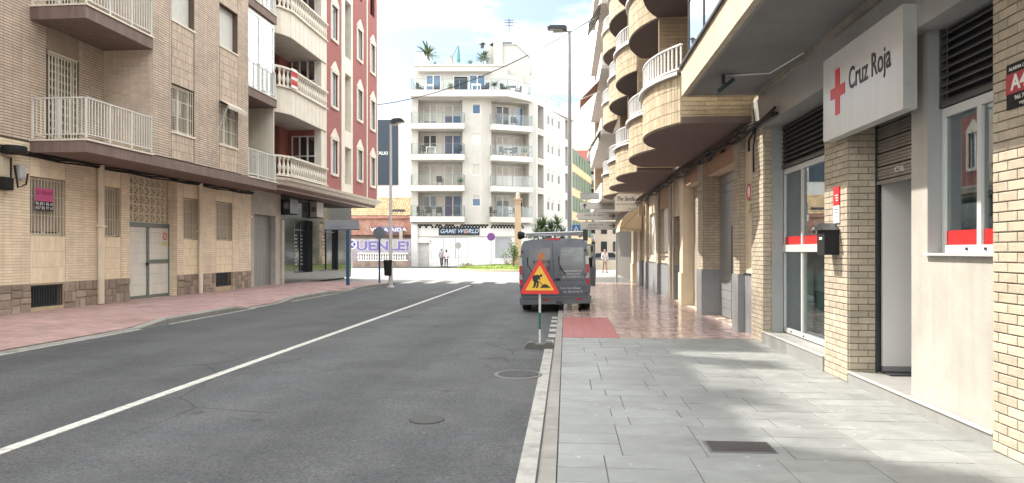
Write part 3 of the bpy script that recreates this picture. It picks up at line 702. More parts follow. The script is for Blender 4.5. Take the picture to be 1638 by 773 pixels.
for k in (-1, 0, 1, 2, 3): sl_.append((y0, y1, max(zs+3.6*k, zc+.45), zs+3.6*k+2.8, .35))
q = MB(); wall(q, mR, y520, y545, zc, HR, hs); wall(q, mR, y563, yX, zc, HR, hs); q.quad((UR, yX, zc), (0, yX, zc), (0, yX, HR), (UR, yX, HR))
q.build('red_wall', redW, RB, norm=False)
q = MB(); wall(q, PX(UR+.03, 1), y545, y563, zc, HR, sl_); q.box(UR-.3, UR+.03, y545-.001, y545+.02, zc, HR); q.box(UR-.3, UR+.03, y563-.02, y563+.001, zc, HR); q.build('cream_band', creamS, RB, norm=False)
for h in sl_:
    if h[3] > 13: continue
    q = MB(); 
    for i in range(7): u = h[0]+(h[1]-h[0])*i/7; q.mbox(mR, u, u+(h[1]-h[0])/7-.02, h[2], h[3], -.3, -.25)
    q.build('louvre', mat('cream_louvre', (.50, .48, .42), .6), RB)
for (a, d) in ((y587-.10, .03), (yX-.12, .035), (y520-.02, .03)):
    q = MB(); q.mbox(mR, a, a+.14, zc, HR, 0, d); q.build('trim_strip', creamS, RB)
for h in hs:
    if h[2] > 14: continue
    lo = h[2] < 9.5; a, b_, c, d = h[:4]
    o = windowp(RB, mR, a, b_, c, d, dep=.10, fm=whiteM, n=2, pane=win, back=curt if lo else mat('blue_grey_room', (.10, .13, .17), .5), fw=.05)
    q = MB(); f = .12
    q.mbox(mR, a-f, a, c-.1, d, 0, .05); q.mbox(mR, b_, b_+f, c-.1, d, 0, .05); q.mbox(mR, a, b_, c-.12, c, .0, .07); q.mbox(mR, a-f, b_+f, d, d+.1, 0, .06)
    q.prism([(a-f-.04, d+.1), (b_+f+.04, d+.1), ((a+b_)/2+.07, d+.5), ((a+b_)/2, d+.56), ((a+b_)/2-.07, d+.5)], lambda u, v, w: mR(u, v, w), 0, .07)
    q.build('window_surround', creamS, o)
# moulded cornice under the first floor, wrapping the end of the building
prof = [(1.10, -.42), (1.28, -.40), (1.34, -.30), (1.50, -.26), (1.56, -.14), (1.68, -.10), (1.72, 0), (1.5, .02)]
q = MB(); n = len(prof)
arc = [(0.15, yR0), (.75, yR0-.12), (1.2, yR0+.05), (1.45, yR0+.45), (1.5, yR0+1.0), (1.5, yX)]
vs = []
for i, (x, y) in enumerate(arc):
    for (px_, pz_) in prof: vs.append((x+px_-1.5, y+(.0 if i < 5 else (px_-1.5)), zc+pz_))
for (px_, pz_) in prof: vs.append((-1.5, yX+px_-1.5, zc+pz_))
q.add(vs, [(i*n+k, i*n+k+1, (i+1)*n+k+1, (i+1)*n+k) for i in range(len(arc)) for k in range(n-1)]); q.build('cornice', creamS, RB, norm=False)
q = MB(); pl = [(x-.1, y) for x, y in arc]+[(-1.5, yX+.0)]+[(-1.5, yR0)]
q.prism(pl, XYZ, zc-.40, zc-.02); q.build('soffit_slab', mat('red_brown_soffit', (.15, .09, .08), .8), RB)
# curved balconies with balusters
bal = MB(); bal.lathe([(.075, 0), (.075, .05), (.045, .07), (.04, .12), (.075, .24), (.08, .32), (.04, .46), (.035, .56), (.06, .60), (.075, .62), (.075, .68)], 8); balm = bal.mesh('baluster', creamS)
balm.polygons.foreach_set('use_smooth', [True]*len(balm.polygons))
def bpath(x0, y0):
    return [(.1, y0), (.62, y0-.10), (1.05, y0+.0), (1.35, y0+.32), (UR+.06, y0+.85), (UR+.06, y520)]
yC = yR0+.05
for k, zb in enumerate(BL[:4]):
    path = bpath(0, yC)
    if k:
        q = MB()
        for (a, c) in zip(path, path[1:]):
            q.quad((*a, zb-1.05), (*c, zb-1.05), (*c, zb), (*a, zb))
            L_ = math.dist(a, c); nn = max(1, int(L_/.42)); d = Vector((c[0]-a[0], c[1]-a[1], 0))/L_
            for i in range(nn): 
                m_ = PG(a, d, (d.y, -d.x)); q.mbox(m_, L_*i/nn+.012, L_*(i+1)/nn-.012, zb-1.04, zb-.06, .0, .012)
        q.build('balcony_front', creamS, RB, norm=False)
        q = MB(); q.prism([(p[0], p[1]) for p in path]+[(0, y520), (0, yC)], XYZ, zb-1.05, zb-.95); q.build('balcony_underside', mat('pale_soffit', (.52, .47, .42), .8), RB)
    q = MB()
    for (a, c) in zip(path, path[1:]):
        L_ = math.dist(a, c); d = Vector((c[0]-a[0], c[1]-a[1], 0))/L_; m_ = PG(a, d, (d.y, -d.x)); q.mbox(m_, -.02, L_+.02, zb+.68, zb+.76, -.09, .09); q.mbox(m_, -.02, L_+.02, zb-.05, zb, -.09, .09)
    br = q.build('balustrade_rail', creamS, RB)
    if k < 3:
        tot = sum(math.dist(a, c) for a, c in zip(path, path[1:])); s = .1
        while s < tot-.05:
            r_ = s
            for a, c in zip(path, path[1:]):
                L_ = math.dist(a, c)
                if r_ <= L_: link('baluster', balm, br, (a[0]+(c[0]-a[0])*r_/L_, a[1]+(c[1]-a[1])*r_/L_, zb)); break
                r_ -= L_
            s += .215
    # recess behind: red walls, window
    zf = zb-.05 if k == 0 else zb-.15
    o = windowp(RB, PY(y520-.5, -1), .15, 1.25, zf+.1, zf+2.2, dep=.02, fm=whiteM, n=3, pane=win, back=curt, bar_v=zf+1.3, name='glazed_screen') if k < 3 else None
    if k < 3: windowp(RB, PX(0, 1), yC+.8, yC+2.0, zf+.1, zf+2.2, dep=.1, fm=whiteM, n=2, pane=winD, back=intD, name='balcony_door')
q = MB(); q.quad((0.0, yR0, zc), (0, y520, zc), (0, y520, HR), (0, yR0, HR)); q.quad((0, y520-.45, zc), (UR-.55, y520-.45, zc), (UR-.55, y520-.45, HR), (0, y520-.45, HR)); q.box(UR-.55, UR, y520-.47, y520-.01, zc, HR) 
q.build('recess_wall', redW, RB, norm=False)
q = MB(); q.box(UR-.30, UR+.02, y520-.50, y520-.02, zc+.02, HR); q.build('corner_pilaster', creamS, RB)
q = MB(); q.quad((-9, yX, .1), (0, yX, .1), (0, yX, HR), (-9, yX, HR)); q.build('gable_wall', creamP, RB)
q = MB(); q.box(-9, -.4, yR0, yX-.02, 0, HR-.05); q.build('core', greyP, RB)
q = MB(); q.box(-9, UR+.15, yR0, yX+.15, HR, HR+.3); q.build('roof_parapet', creamS, RB)
# ground floor: black granite shopfront
zs_ = zc-.40
q = MB(); d1 = (Lh(470, 0, 0)[0], Lh(500, 0, 0)[0], .55, 3.0, .45); d2 = (Lh(511, 0, 0)[0], Lh(541, 0, 0)[0], .55, 3.0, .3)
yq = Lh(562, 0, 0)[0]
wall(q, m0, yRed, yq, .1, zs_, [d1, d2]); q.quad((0, yq, .1), (-8, yq, .1), (-8, yq, zs_), (0, yq, zs_)); q.build('granite_front', granite, RB, norm=False)
q = MB(); q.mbox(m0, yRed, yRed+.25, .1, 2.9, .0, .06); q.build('grey_pier', greyP, RB)
for d in (d1, d2):
    o = windowp(RB, m0, *d[:4], dep=d[4]-.12, fm=darkM, n=3 if d is d1 else 2, pane=mat('shop_glass', (.015, .02, .03), .03, spec=.9), back=intD, name='shop_window', bar_v=2.55)
    u = d[0]+.35
    for c in range(3 if d is d1 else 2):
        for r_ in range(9): text_obj('lettering', random.choice(['servicio', 'empresa', 'seguros', 'asesoria', 'gestion']), .11, white, o, m0, u, 2.3-r_*.17, -d[4]+.13, sx=.9)
        u += .62
acm = mat('ac_casing', (.42, .41, .38), .5, .06, 4)
for i, (px, pt, pb) in enumerate(((463, 318, 341), (506, 323, 347))):
    u, z1 = Lh(px, pt, .35); z0 = Lh(px, pb, .35)[1]; z0, z1 = z0-.0, z1
    e = empty('air_conditioner', FL_.wor((.02, u, z0)), FL_.th, ['boxy grey air conditioner hung above the shop window beside the garage bay', 'air conditioner with round fan grille above the second shop window'][i], 'air conditioner', 'air conditioners above the shopfront')
    q = MB(); q.box(.02, .36, -.0, .85, 0, z1-z0); q.build('casing', acm if i else darkM, e)
    q = MB(); q.lathe([(.05, -.012), (.22, -.012), (.24, 0), (.24, .003)], 20, c=(.19, (z1-z0)/2), ax='y'); q.build('fan', darkM, e) if False else None
    q = MB(); 
    for j in range(20):
        t = 2*math.pi*j/20; rr = .15
        q.mbox(lambda a, b_, w: (.19+(a*math.cos(t)-b_*math.sin(t)), -w, (z1-z0)/2+(a*math.sin(t)+b_*math.cos(t))), .03, rr, -.005, .005, .0, .02)
    q.build('fan_grille', darkM if i else greyM, e)
    q = MB(); q.box(0, .4, .1, .13, -.04, -.002); q.box(0, .4, .7, .73, -.04, -.002); q.build('bracket', darkM, e)

p_ = FL_.hit(471, 143, 0, UR+.17); e = empty('hanging_cloth', FL_.wor((UR+.17, p_.y, BL[1]+.15)), FL_.th, 'red and white towel hanging over the second cream balustrade', 'towel')
q = MB(); redc = mat('red_cloth', (.50, .05, .05), .9); M_ = PX(0, 1)
for i in range(7):
    q.use(redc if i % 3 else white); z0 = .62-i*.11; q.add([(.0+.01*(i % 2), -.28, z0), (.0+.015*(i % 2), .28, z0+.02), (.015*((i+1) % 2), .28, z0-.09), (.01*((i+1) % 2), -.28, z0-.11)], [(0, 1, 2, 3)])
q.build('cloth', None, e, norm=False)
# ------------------------------------------------------------------ RIGHT: near building with the aid office
brickR = mat('pale_yellow_brick', (.43, .37, .285), .75, .14, 8, .45, 70, objr=.12, isl=.07, stain=.15)
mortR = mat('grey_mortar', (.20, .17, .135), .9, .1, 6)
lintM = mat('grey_lintel_metal', (.34, .34, .33), .35, .05, 1.5, streak=.1)
jambM = mat('grey_jamb', (.30, .31, .31), .5, .06, 2)
offW = mat('white_stucco', (.42, .40, .36), .85, .07, 2, .3, 60, streak=.12, stain=.16, grime=((.33, .31, .27), .6, 1.4))
stepM = mat('step_granite', (.26, .26, .25), .5, .1, 6, .1, 90, stain=.12)
noseM = mat('pale_nosing', (.50, .49, .46), .35, .05, 4)
canM = mat('canopy_render', (.50, .43, .325), .85, .09, 2, .25, 70, streak=.18)
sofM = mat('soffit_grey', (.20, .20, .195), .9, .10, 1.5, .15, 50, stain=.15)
RBD = empty('office_building', (XR, 0, 0), 0, 'pale brick building with deep grey canopy and white panelled office front on the right', 'building')
mr0 = PX(0, -1)                          # local: wall plane x=0, out towards the street is -x
def RL(px, py=402, off=0): y, z = Rh(px, py, XR+off); return y, z
yC0 = 11.75                              # end of the near building canopy
y1590, y1458, y1357, y1320, y1222, y1204 = RL(1590)[0], RL(1458, off=.1)[0], RL(1357)[0], RL(1320)[0], RL(1222)[0], RL(1203)[0]
ZL = 3.58; ZT = 4.18
SMB = {}
def brick_obj(l, h, parent, pos, axis):
    k = (round(l, 2), axis)
    if k not in SMB:
        q = MB(); c = .004; j = .0045; d = .012
        M_ = PX(0, -1) if axis == 'x' else PY(0, -1)
        a = [(j, j), (l-j, j), (l-j, h-j), (j, h-j)]; b_ = [(j+c, j+c), (l-j-c, j+c), (l-j-c, h-j-c), (j+c, h-j-c)]
        q.add([M_(u, v, -.004) for u, v in a]+[M_(u, v, d-.003) for u, v in a]+[M_(u, v, d) for u, v in b_], [(8, 9, 10, 11)]+[(i, (i+1) % 4, (i+1) % 4+4, i+4) for i in range(4)]+[(i+4, (i+1) % 4+4, (i+1) % 4+8, i+8) for i in range(4)])
        SMB[k] = q.mesh('brick', brickR)
    o = link('brick', SMB[k], parent, pos); return o
nb = 0
def pillar(ya, yb, ztop, side, single, name='brick_pillar'):
    """street face ya..yb (ya nearest the camera); side = depth of the face that looks back to the camera"""
    global nb
    q = MB(); q.box(.001, .34, ya+.001, yb, PZ-.02, ztop); p = q.build(name, mortR, RBD)
    bh = .0745; n = int((ztop-PZ)/bh); stuff = MB()
    for i in range(n):
        z = PZ+i*bh
        for p0, p1, ax in ((ya, yb, 'x'), (0, side, 'y')):
            L_ = p1-p0; k = -(i % 2)*.5
            while k*.215 < L_:
                a, b_ = max(p0, p0+k*.215), min(p1, p0+(k+1)*.215); k += 1
                if b_-a < .03: continue
                if single and (ax == 'x' or single == 2) and nb < 292 and (a > 4.9 or ya > 5): 
                    brick_obj(b_-a, bh, RBD, (0, a, z+rnd.uniform(-.001, .001)) if ax == 'x' else (a, ya, z), ax); nb += 1
                else: stuff.mbox(mr0 if ax == 'x' else PY(ya, -1), a+.0045, b_-.0045, z+.0045, z+bh-.0045, -.003, .011, back=False)
    if stuff.v: stuff.build('brick_facing', brickR, RBD, norm=False, kind='stuff')
pillar(4.2, y1590, 4.6, .0, 1)
pillar(y1357, y1320, ZL+.2, .30, 2)
pillar(y1222, y1204, ZL+.6, .22, 0)
q = MB(); bricks(q, mr0, -4, 4.2, PZ, 4.6, bl=.215, bh=.0745, pr=.011, bond=.5); q.quad((.0, -4, PZ), (.0, 4.2, PZ), (0, 4.2, 4.6), (0, -4, 4.6)); q.build('brick_facing', brickR, RBD, norm=False, kind='stuff')
# steps
q = MB(); q.box(-.005, .55, y1590+.001, y1357+.0-.001, PZ-.02, .165); q.build('entrance_step', stepM, RBD)
q = MB(); q.box(-.018, .012, y1590+.001, y1357-.001, .165, .18); q.build('step_nosing', noseM, RBD)
q = MB(); q.box(.013, 2.6, y1458+.0, y1357-.001, .165, .178); q.build('entrance_floor', stepM, RBD)
q = MB(); q.box(.013, .5, y1590, y1458, .165, .177); q.build('ledge', stepM, RBD)
q = MB(); q.box(-.03, .42, y1320+.002, y1222-.002, PZ-.02, .235); q.build('window_step', stepM, RBD)
q = MB(); q.box(-.04, -.015, y1320+.002, y1222-.002, .235, .25); q.build('step_nosing', noseM, RBD)
# white wall under the near window, column, window and louvre
zs1 = 1.53; yCol = RL(1483, off=.1)[0]; wd = .25
q = MB(); q.box(.1, .42, y1590, y1458, .17, zs1-.02); q.build('white_wall', offW, RBD)
q = MB(); q.box(.099, .42, yCol, y1458, zs1-.021, ZL); q.build('white_column', offW, RBD)
q = MB(); q.box(.06, .45, y1590, yCol-.001, zs1-.02, zs1+.005); q.build('window_sill', mat('grey_sill', (.45, .45, .44), .4), RBD)
q = MB(); q.box(wd, .46, yCol-.03, yCol+.01, zs1, ZL); q.box(.1, wd, yCol-.012, yCol-.001, zs1+.005, ZL); q.build('window_jamb', jambM, RBD)
zt1 = RL(1505, 178, wd)[1]
redF = mat('red_film', (.48, .02, .02), .35, .03, 3)
def bigwindow(ya, yb, z0, z1, dep, mull, midrail, name, film):
    M_ = mr0; fw = .04; a = dep
    q = MB(); q.mbox(M_, ya, yb, z0, z0+.07, -a-.03, -a+.03); q.mbox(M_, ya, yb, z1-.08, z1, -a-.03, -a+.03); q.mbox(M_, ya, ya+fw, z0+.07, z1-.08, -a-.03, -a+.03); q.mbox(M_, yb-fw, yb, z0+.07, z1-.08, -a-.03, -a+.03)
    us = [ya+fw]
    for m_ in mull: q.mbox(M_, m_-.03, m_+.03, z0+.07, z1-.08, -a-.03, -a+.03); us += [m_-.03, m_+.03]
    us.append(yb-fw)
    if midrail: q.mbox(M_, ya+fw, yb-fw, midrail-.055, midrail+.055, -a-.028, -a+.045)
    o = q.build(name, mat('frame_alu', (.52, .53, .52), .4, .04, 3), RBD)
    for i in range(0, len(us), 2):
        for (p, r_) in (((z0+.07, midrail-.055), (midrail+.055, z1-.08)) if midrail else ((z0+.07, z1-.08),)):
            q = MB(); q.mbox(M_, us[i], us[i+1], p, r_, -a-.004, -a+.004); q.build('pane', glass('office_glass', (.62, .70, .69), .0, .12), o)
            if film and p > film-.3:
                q = MB(); q.mbox(M_, us[i], us[i+1], p+.0, p+.0+.13, -a+.005, -a+.007); q.build('red_film_strip', redF, o)
        q = MB(); c = us[i]+.08
        q.mbox(M_, us[i], us[i+1], z0, z1, -a-.16, -a-.15); q.build('roller_screen', mat('green_grey_screen', (.30, .36, .34), .8, .06, 2, streak=.2), o)
    q = MB()
    for m_ in list(mull)+[ya+.3, yb-.3]:
        q.lathe([(.001, 0), (.013, 0), (.013, .012)], 8, c=(m_-.1, z0+.035), ax='x')
    for k in range(len(q.v)): x, y, z = q.v[k]; q.v[k] = (a-.031-x, y, z)
    q.build('fixing', darkM, o)
    return o
y1505 = yCol-.02; y1572 = RL(1572, off=wd)[0]
bigwindow(4.6, y1505, zs1+.005, zt1, wd, [y1572], None, 'office_window', 1.6)
louM = mat('louvre_blade', (.075, .07, .07), .45, .1, 5)
def louvre(ya, yb, z0, z1, dep):
    e = MB(); e.mbox(mr0, ya, yb, z0, z0+.03, -dep-.02, -dep+.03); e.mbox(mr0, ya, ya+.03, z0, z1, -dep-.02, -dep+.03); e.mbox(mr0, yb-.03, yb, z0, z1, -dep-.02, -dep+.03); o = e.build('louvre', louM, RBD)
    n = int((z1-z0-.04)/.072); me = MB(); L_ = yb-ya-.06
    me.add([(0, 0, 0), (0, L_, 0), (.05, L_, .04), (.05, 0, .04), (0, 0, -.012), (0, L_, -.012), (.05, L_, .028), (.05, 0, .028)], [(0, 1, 2, 3), (4, 5, 6, 7), (0, 1, 5, 4)]); mm = me.mesh('blade', louM)
    for i in range(n): link('blade', mm, o, (dep-.03, ya+.03, z0+.045+i*(z1-z0-.04)/n))
    q = MB(); q.quad((dep+.04, ya, z0), (dep+.04, yb, z0), (dep+.04, yb, z1), (dep+.04, ya, z1)); q.build('dark_back', intD, o)
louvre(4.6, y1505+.015, zt1+.01, ZL, wd-.02)
# entrance: half-raised shutter, white side partition, dark objects
ySh0, ySh1 = y1458+.0, y1357
zsh = RL(1395, 291, .3)[1]
shM = mat('shutter_steel', (.33, .29, .26), .4, .08, 5, metal=.35, streak=.2)
q = MB(); q.box(.30, .34, ySh0, ySh1-.02, zsh-.05, zsh-.01); sh = q.build('roller_shutter', shM, RBD)
z = zsh; k = 0
while z < ZL:
    q = MB()
    if 5 <= k <= 7:                       # see-through row: small square openings between bars
        q.mbox(mr0, ySh0, ySh1-.03, z+.004, z+.04, -.33, -.305); q.mbox(mr0, ySh0, ySh1-.03, z+.125, z+.146, -.33, -.305)
        u = ySh0
        while u < ySh1: q.mbox(mr0, u, u+.035, z+.04, z+.125, -.33, -.305); u += .135
        q.build('perforated_slat', shM, sh); h_ = .15
    else:
        h_ = .15
        for i in range(4): q.mbox(mr0, ySh0, ySh1-.03, z+.006+i*.034, z+.034+i*.034, -.33, -.308+.004*(i % 2))
        q.build('slat', shM, sh)
    z += h_; k += 1
text_obj('lettering', 'ICNIL', .09, white, sh, mr0, (ySh0+ySh1)/2+.05, zsh+.07, -.298, sx=-1)
q = MB(); q.box(.29, .33, ySh1-.035, ySh1-.0, .17, ZL); q.box(.345, .36, ySh0, ySh1, zsh, ZL); q.build('shutter_guide', darkM, RBD)
q = MB(); q.box(.36, 1.25, ySh1-.05, ySh1+.0, .25, 2.9); q.build('white_partition', mat('partition_white', (.62, .615, .59), .6, .03, 1), RBD)
q = MB(); q.box(.36, 1.25, ySh1-.062, ySh1+.0, .18, .25); q.build('skirting', mat('grey_skirting', (.22, .22, .22), .5), RBD)
q = MB(); q.box(.33, .9, ySh1-.30, ySh1-.065, .18, .195); q.build('door_track', darkM, RBD)
q = MB(); q.box(1.25, 3, ySh0-.5, ySh1, .17, 2.95); q.box(.37, 1.25, ySh0-.5, ySh0-.45, .17, 2.95); q.box(.37, 3, ySh0-.5, ySh1, 2.9, 2.96); q.build('hallway', mat('hall_grey', (.18, .18, .18), .8), RBD)
st_ = empty('folded_trolley', (XR+.5, y1458+.14, .18), 0, 'narrow black folded trolley leaning just inside the open doorway', 'trolley')
q = MB(); q.tube([(0, 0, .05), (0, .03, 1.05), (.05, .03, 1.18), (.14, .02, 1.2)], .016, 6); q.tube([(.18, 0, .05), (.18, .03, .9)], .014, 6)
for z in (.3, .6, .85): q.tube([(0, .02, z), (.18, .02, z+.05)], .012, 6)
q.build('frame', blackP, st_); 
for x in (0, .18): q = MB(); q.lathe([(.02, -.015), (.055, -.012), (.055, .012), (.02, .015)], 12, c=(x, .06), ax='y'); q.build('wheel', blackP, st_)
q = MB(); q.box(-.02, .2, .02, .09, .1, .72); q.build('bag', darkM, st_)
# second window
yj = RL(1255, off=.33)[0]; y2a, y2b = y1320, y1222
q = MB(); q.box(.12, .33, y1222-.03, y1222-.0, .24, ZL); q.box(.30, .36, RL(1255, off=.33)[0], y1222-.03, .24, ZL); q.build('window_jamb', jambM, RBD)
zt2 = RL(1255, 272, .33)[1]; zm = RL(1290, 397, .33)[1]
bigwindow(y2a-.30, yj, .25, zt2, .34, [RL(1284.5, off=.33)[0]], zm, 'office_window', zm+.1)
louvre(y2a-.30, yj+.02, zt2+.01, ZL, .30)
# lintel band, cornice moulding, canopy
q = MB(); q.box(-.03, .36, 3.0, y1204-.25, ZL, ZT-.10); q.build('lintel_band', lintM, RBD)
q = MB(); q.box(-.09, .1, 3.0, yC0-.25, ZT-.099, ZT-.001); q.build('concrete_ledge', mat('stained_concrete', (.32, .295, .25), .9, .2, 4, .4, 40, stain=.3), RBD)
cx = Rh(1098, 153, XR)[0]; pC = FR_.hit(1098, 153, 1, yC0); xc = pC.x; zcan = pC.z
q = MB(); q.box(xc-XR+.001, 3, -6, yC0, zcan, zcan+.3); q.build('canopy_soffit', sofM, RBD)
q = MB(); q.box(xc-XR-.08, xc-XR, -6, yC0+.01, zcan-.012, zcan+.46); q.box(xc-XR-.001, 1.2, yC0, yC0+.05, zcan-.01, zcan+.46); q.build('canopy_fascia', canM, RBD)
q = MB(); q.box(xc-XR-.12, xc-XR+.02, -6, yC0+.04, zcan+.46, zcan+.50); q.build('coping', darkM, RBD)
q = MB(); q.box(xc-XR+.0, xc-XR+.05, -6, yC0-.1, zcan-.006, zcan-.001); q.build('drip_strip', mat('drip_grey', (.24, .24, .235), .9), RBD)
# glazed gallery above the canopy
gx = xc-XR+.04
q = MB(); zg = zcan+.50
for i in range(9): q.box(gx-.02, gx+.02, yC0-.06-i*1.25, yC0-.03-i*1.25, zg, zg+2.5)
q.box(gx-.02, gx+.02, -6, yC0-.06, zg+1.05, zg+1.10); q.box(gx-.02, gx+.02, -6, yC0-.03, zg+2.5, zg+2.58)
o = q.build('glazed_gallery', darkM, RBD)
for i in range(9):
    a, b_ = yC0-.06-(i+1)*1.25+.03, yC0-.06-i*1.25
    for z0, z1 in ((zg, zg+1.05), (zg+1.10, zg+2.5)):
        q = MB(); q.box(gx-.004, gx+.004, a, b_, z0, z1); q.build('pane', winB, o)
q = MB(); q.box(gx+.02, 2, yC0-.10, yC0-.05, zg+1.0, zg+1.12); q.build('cross_bar', darkM, o)
q = MB(); q.box(1.45, 9, -6, yC0-.2, ZT+.3, 12.5); q.box(.36, 9, -6, ySh0-.55, .0, ZT); q.box(1.3, 9, ySh0-.5, y1204, 0, ZT); q.box(.7, 1.3, y1357+.05, y1204, .0, ZT); q.build('core', greyP, RBD)
q = MB(); q.box(-.6, 9, -6, yC0-.2, 12.5, 12.8); q.build('roof_slab', greyP, RBD)
# canopy floodlight, its conduit
p = FR_.hit(1157, 120, 2, zcan); 
fl = empty('floodlight', (p.x, p.y, zcan-.002), 0, 'small black floodlight bracket fixed under the grey canopy', 'lamp')
q = MB(); q.box(-.02, .02, -.03, .03, -.13, 0); q.build('bracket', darkM, fl)
q = MB(); q.box(-.15, .15, -.10, .10, -.055, .0); q.build('lamp_head', mat('blue_black', (.03, .05, .06), .4), fl, (0, 0, -.15), (0, R(-38), 0))
p2 = FR_.hit(1295, 97, 0, XR-.1); q = MB(); q.tube([(p.x+.02, p.y, zcan-.014), (XR-.25, p.y-.1, zcan-.014), (XR-.11, p2.y+.2, zcan-.014)], .012, 6)
c_ = q.build('conduit', whiteM, RBD, (-XR, 0, 0))
# sign: protruding illuminated box
xs = XR-.15; sa, sb = FR_.hit(1318.3, 95.8, 0, xs), FR_.hit(1444.5, 172.5, 0, xs); st2 = FR_.hit(1447, 13, 0, xs)
ys0, ys1, zS0, zS1 = sb.y, sa.y, sb.z, (sa.z+st2.z)/2
sg = empty('office_sign', (xs, (ys0+ys1)/2, zS0), 0, 'large white box sign with a red cross and black lettering', 'sign')
hw = (ys1-ys0)/2; H_ = zS1-zS0; ms = PX(0, -1)
q = MB(); q.box(0, .11, -hw, hw, 0, H_); q.build('sign_box', mat('sign_white', (.62, .62, .61), .18, .03, 1.2, streak=.07), sg)
q = MB(); q.box(-.006, .118, -hw-.012, -hw, -.005, H_+.005); q.box(-.006, .118, hw, hw+.012, -.005, H_+.005); q.box(-.006, .118, -hw, hw, -.012, 0); q.box(-.006, .118, -hw, hw, H_, H_+.012); q.build('rim', alu, sg)
redC = mat('cross_red', (.62, .012, .02), .3, .02, 1); cy = FR_.hit(1340, 150, 0, xs).y-(ys0+ys1)/2
crz = H_*.53; a = .062; L_ = .26
q = MB(); q.prism([(-a, -L_), (a, -L_), (a, -a), (L_*.78, -a), (L_*.78, a), (a, a), (a, L_), (-a, L_), (-a, a), (-L_*.78, a), (-L_*.78, -a), (-a, -a)], lambda u, v, w: (-w, cy+u, crz+v), .001, .006); q.build('red_cross', redC, sg)
ta, tb = FR_.hit(1355, 150, 0, xs).y, FR_.hit(1429, 150, 0, xs).y; yc_ = (ys0+ys1)/2
text_obj('lettering', 'Cruz Roja', .33, mat('sign_black', (.012, .012, .014), .35), sg, ms, (ta+tb)/2-yc_, crz+.05, .003, sx=-(ta-tb)/1.47, bold=.005)
# letter box, plates
pm = RL(1332, 402, -.05); zm0 = RL(1328, 408, -.12)[1]; zm1 = RL(1328, 368, -.12)[1]
mb_ = empty('letter_box', (XR-.012, RL(1338)[0], zm0), 0, 'black metal letter box with pitched top on the brick pillar', 'letter box')
h_ = zm1-zm0; q = MB(); q.box(-.17, -.0, -.12, .12, 0, h_); q.build('body', blackP, mb_)
q = MB(); q.prism([(-.15, h_), (.15, h_), (.0, h_+.085)], lambda u, v, w: (w, u, v), -.20, .0); q.build('pitched_lid', darkM, mb_)
q = MB(); q.box(-.173, -.17, -.045, .045, h_*.62, h_*.72); q.build('name_card', white, mb_)
ypl = RL(1341)[0]; zp0, zp1 = RL(1341, 357)[1], RL(1341, 299)[1]
q = MB(); q.box(-.012, 0, -.085, .085, 0, (zp1-zp0)*.48); q.mats = []; 
pl = empty('door_plaque', (XR-.014, ypl, zp0), 0, 'red and white plaque on the brick pillar above the letter box', 'sign')
q.build('white_part', white, pl); q = MB(); q.box(-.012, 0, -.085, .085, (zp1-zp0)*.48+.001, zp1-zp0); q.build('red_part', redC, pl)
for i in range(3): q = MB(); q.box(-.014, -.012, -.06, .04-.02*i, (zp1-zp0)*(.75-.07*i), (zp1-zp0)*(.75-.07*i)+.012); q.build('text_line', white, pl)
for i in range(3): q = MB(); q.box(-.014, -.012, -.05, .05-.02*i, (zp1-zp0)*(.36-.09*i), (zp1-zp0)*(.36-.09*i)+.01); q.build('text_line', darkM, pl)
a_, b_ = FR_.hit(1615.5, 109, 0, XR), FR_.hit(1637, 170, 0, XR); bw = .42
ad = empty('advert_plate', (XR-.014, a_.y-bw/2, b_.z+.0), 0, 'black and red lettered advertising plate high on the near brick pillar', 'sign'); H_ = a_.z-b_.z+.015
q = MB(); q.box(-.01, 0, -bw/2, bw/2, 0, H_); q.build('black_plate', blackP, ad); q = MB(); q.box(-.014, -.0101, -bw/2, bw/2, H_*.33, H_*.78); q.build('red_band', mat('plate_red', (.35, .02, .03), .4), ad)
text_obj('lettering', 'ALARMA CONECTADA', .035, white, ad, ms, 0, H_*.88, .011, sx=-1); text_obj('lettering', 'A4S', .15, white, ad, ms, .03, H_*.55, .015, sx=-1, bold=.004)
text_obj('lettering', '966 70 41 12', .045, white, ad, ms, 0, H_*.22, .011, sx=-1); text_obj('lettering', 'seguridad', .035, white, ad, ms, 0, H_*.09, .011, sx=-1)
# ------------------------------------------------------------------ RIGHT: building with round brick balconies
BB = empty('apartment_building', (XR, 0, 0), 0, 'yellow brick apartment block with rounded balconies over garages on the right', 'building')
brickY = mat('yellow_brick', (.47, .375, .25), .75, .14, 6, .35, 70, isl=.12, stain=.18)
tileY = mat('yellow_soldier_tile', (.54, .45, .31), .75, .12, 6, .3, 60, isl=.13, streak=.2, stain=.15)
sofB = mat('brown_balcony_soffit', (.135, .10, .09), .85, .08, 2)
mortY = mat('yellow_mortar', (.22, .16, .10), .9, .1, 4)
plastY = mat('cream_plaster', (.66, .57, .42), .85, .07, 2, .2, 60, streak=.12, stain=.1)
dado = mat('grey_dado', (.23, .235, .24), .5, .1, 5, stain=.12)
terr = mat('terracotta_panel', (.40, .25, .16), .85, .08, 3)
yA = y1204; yBe = 31.0
gs = [(RL(1174)[0]-.02, RL(1147, off=.35)[0]), ]
def ry(px, off=0): return RL(px, off=off)[0]
q = MB(); gh = RL(1147, 283, .35)[1]
g1 = (ry(1174), ry(1125)+.05, PZ, gh, .38); g2 = (ry(1117), ry(1092)+.05, PZ, RL(1105, 302, .3)[1], .3)
ww = (ry(1069), ry(1053), 1.45, RL(1053, 323, .2)[1], .25); dd = (ry(1087), ry(1072)+.05, PZ, 2.6, .3)
yw2 = ry(1045); w2_ = (ry(1043), ry(1035), 1.4, 3.0, .25); d3 = (ry(1029), ry(1024), PZ, 2.6, .3); d4 = (ry(1019.5), ry(1014.5), .9, 2.7, .2)
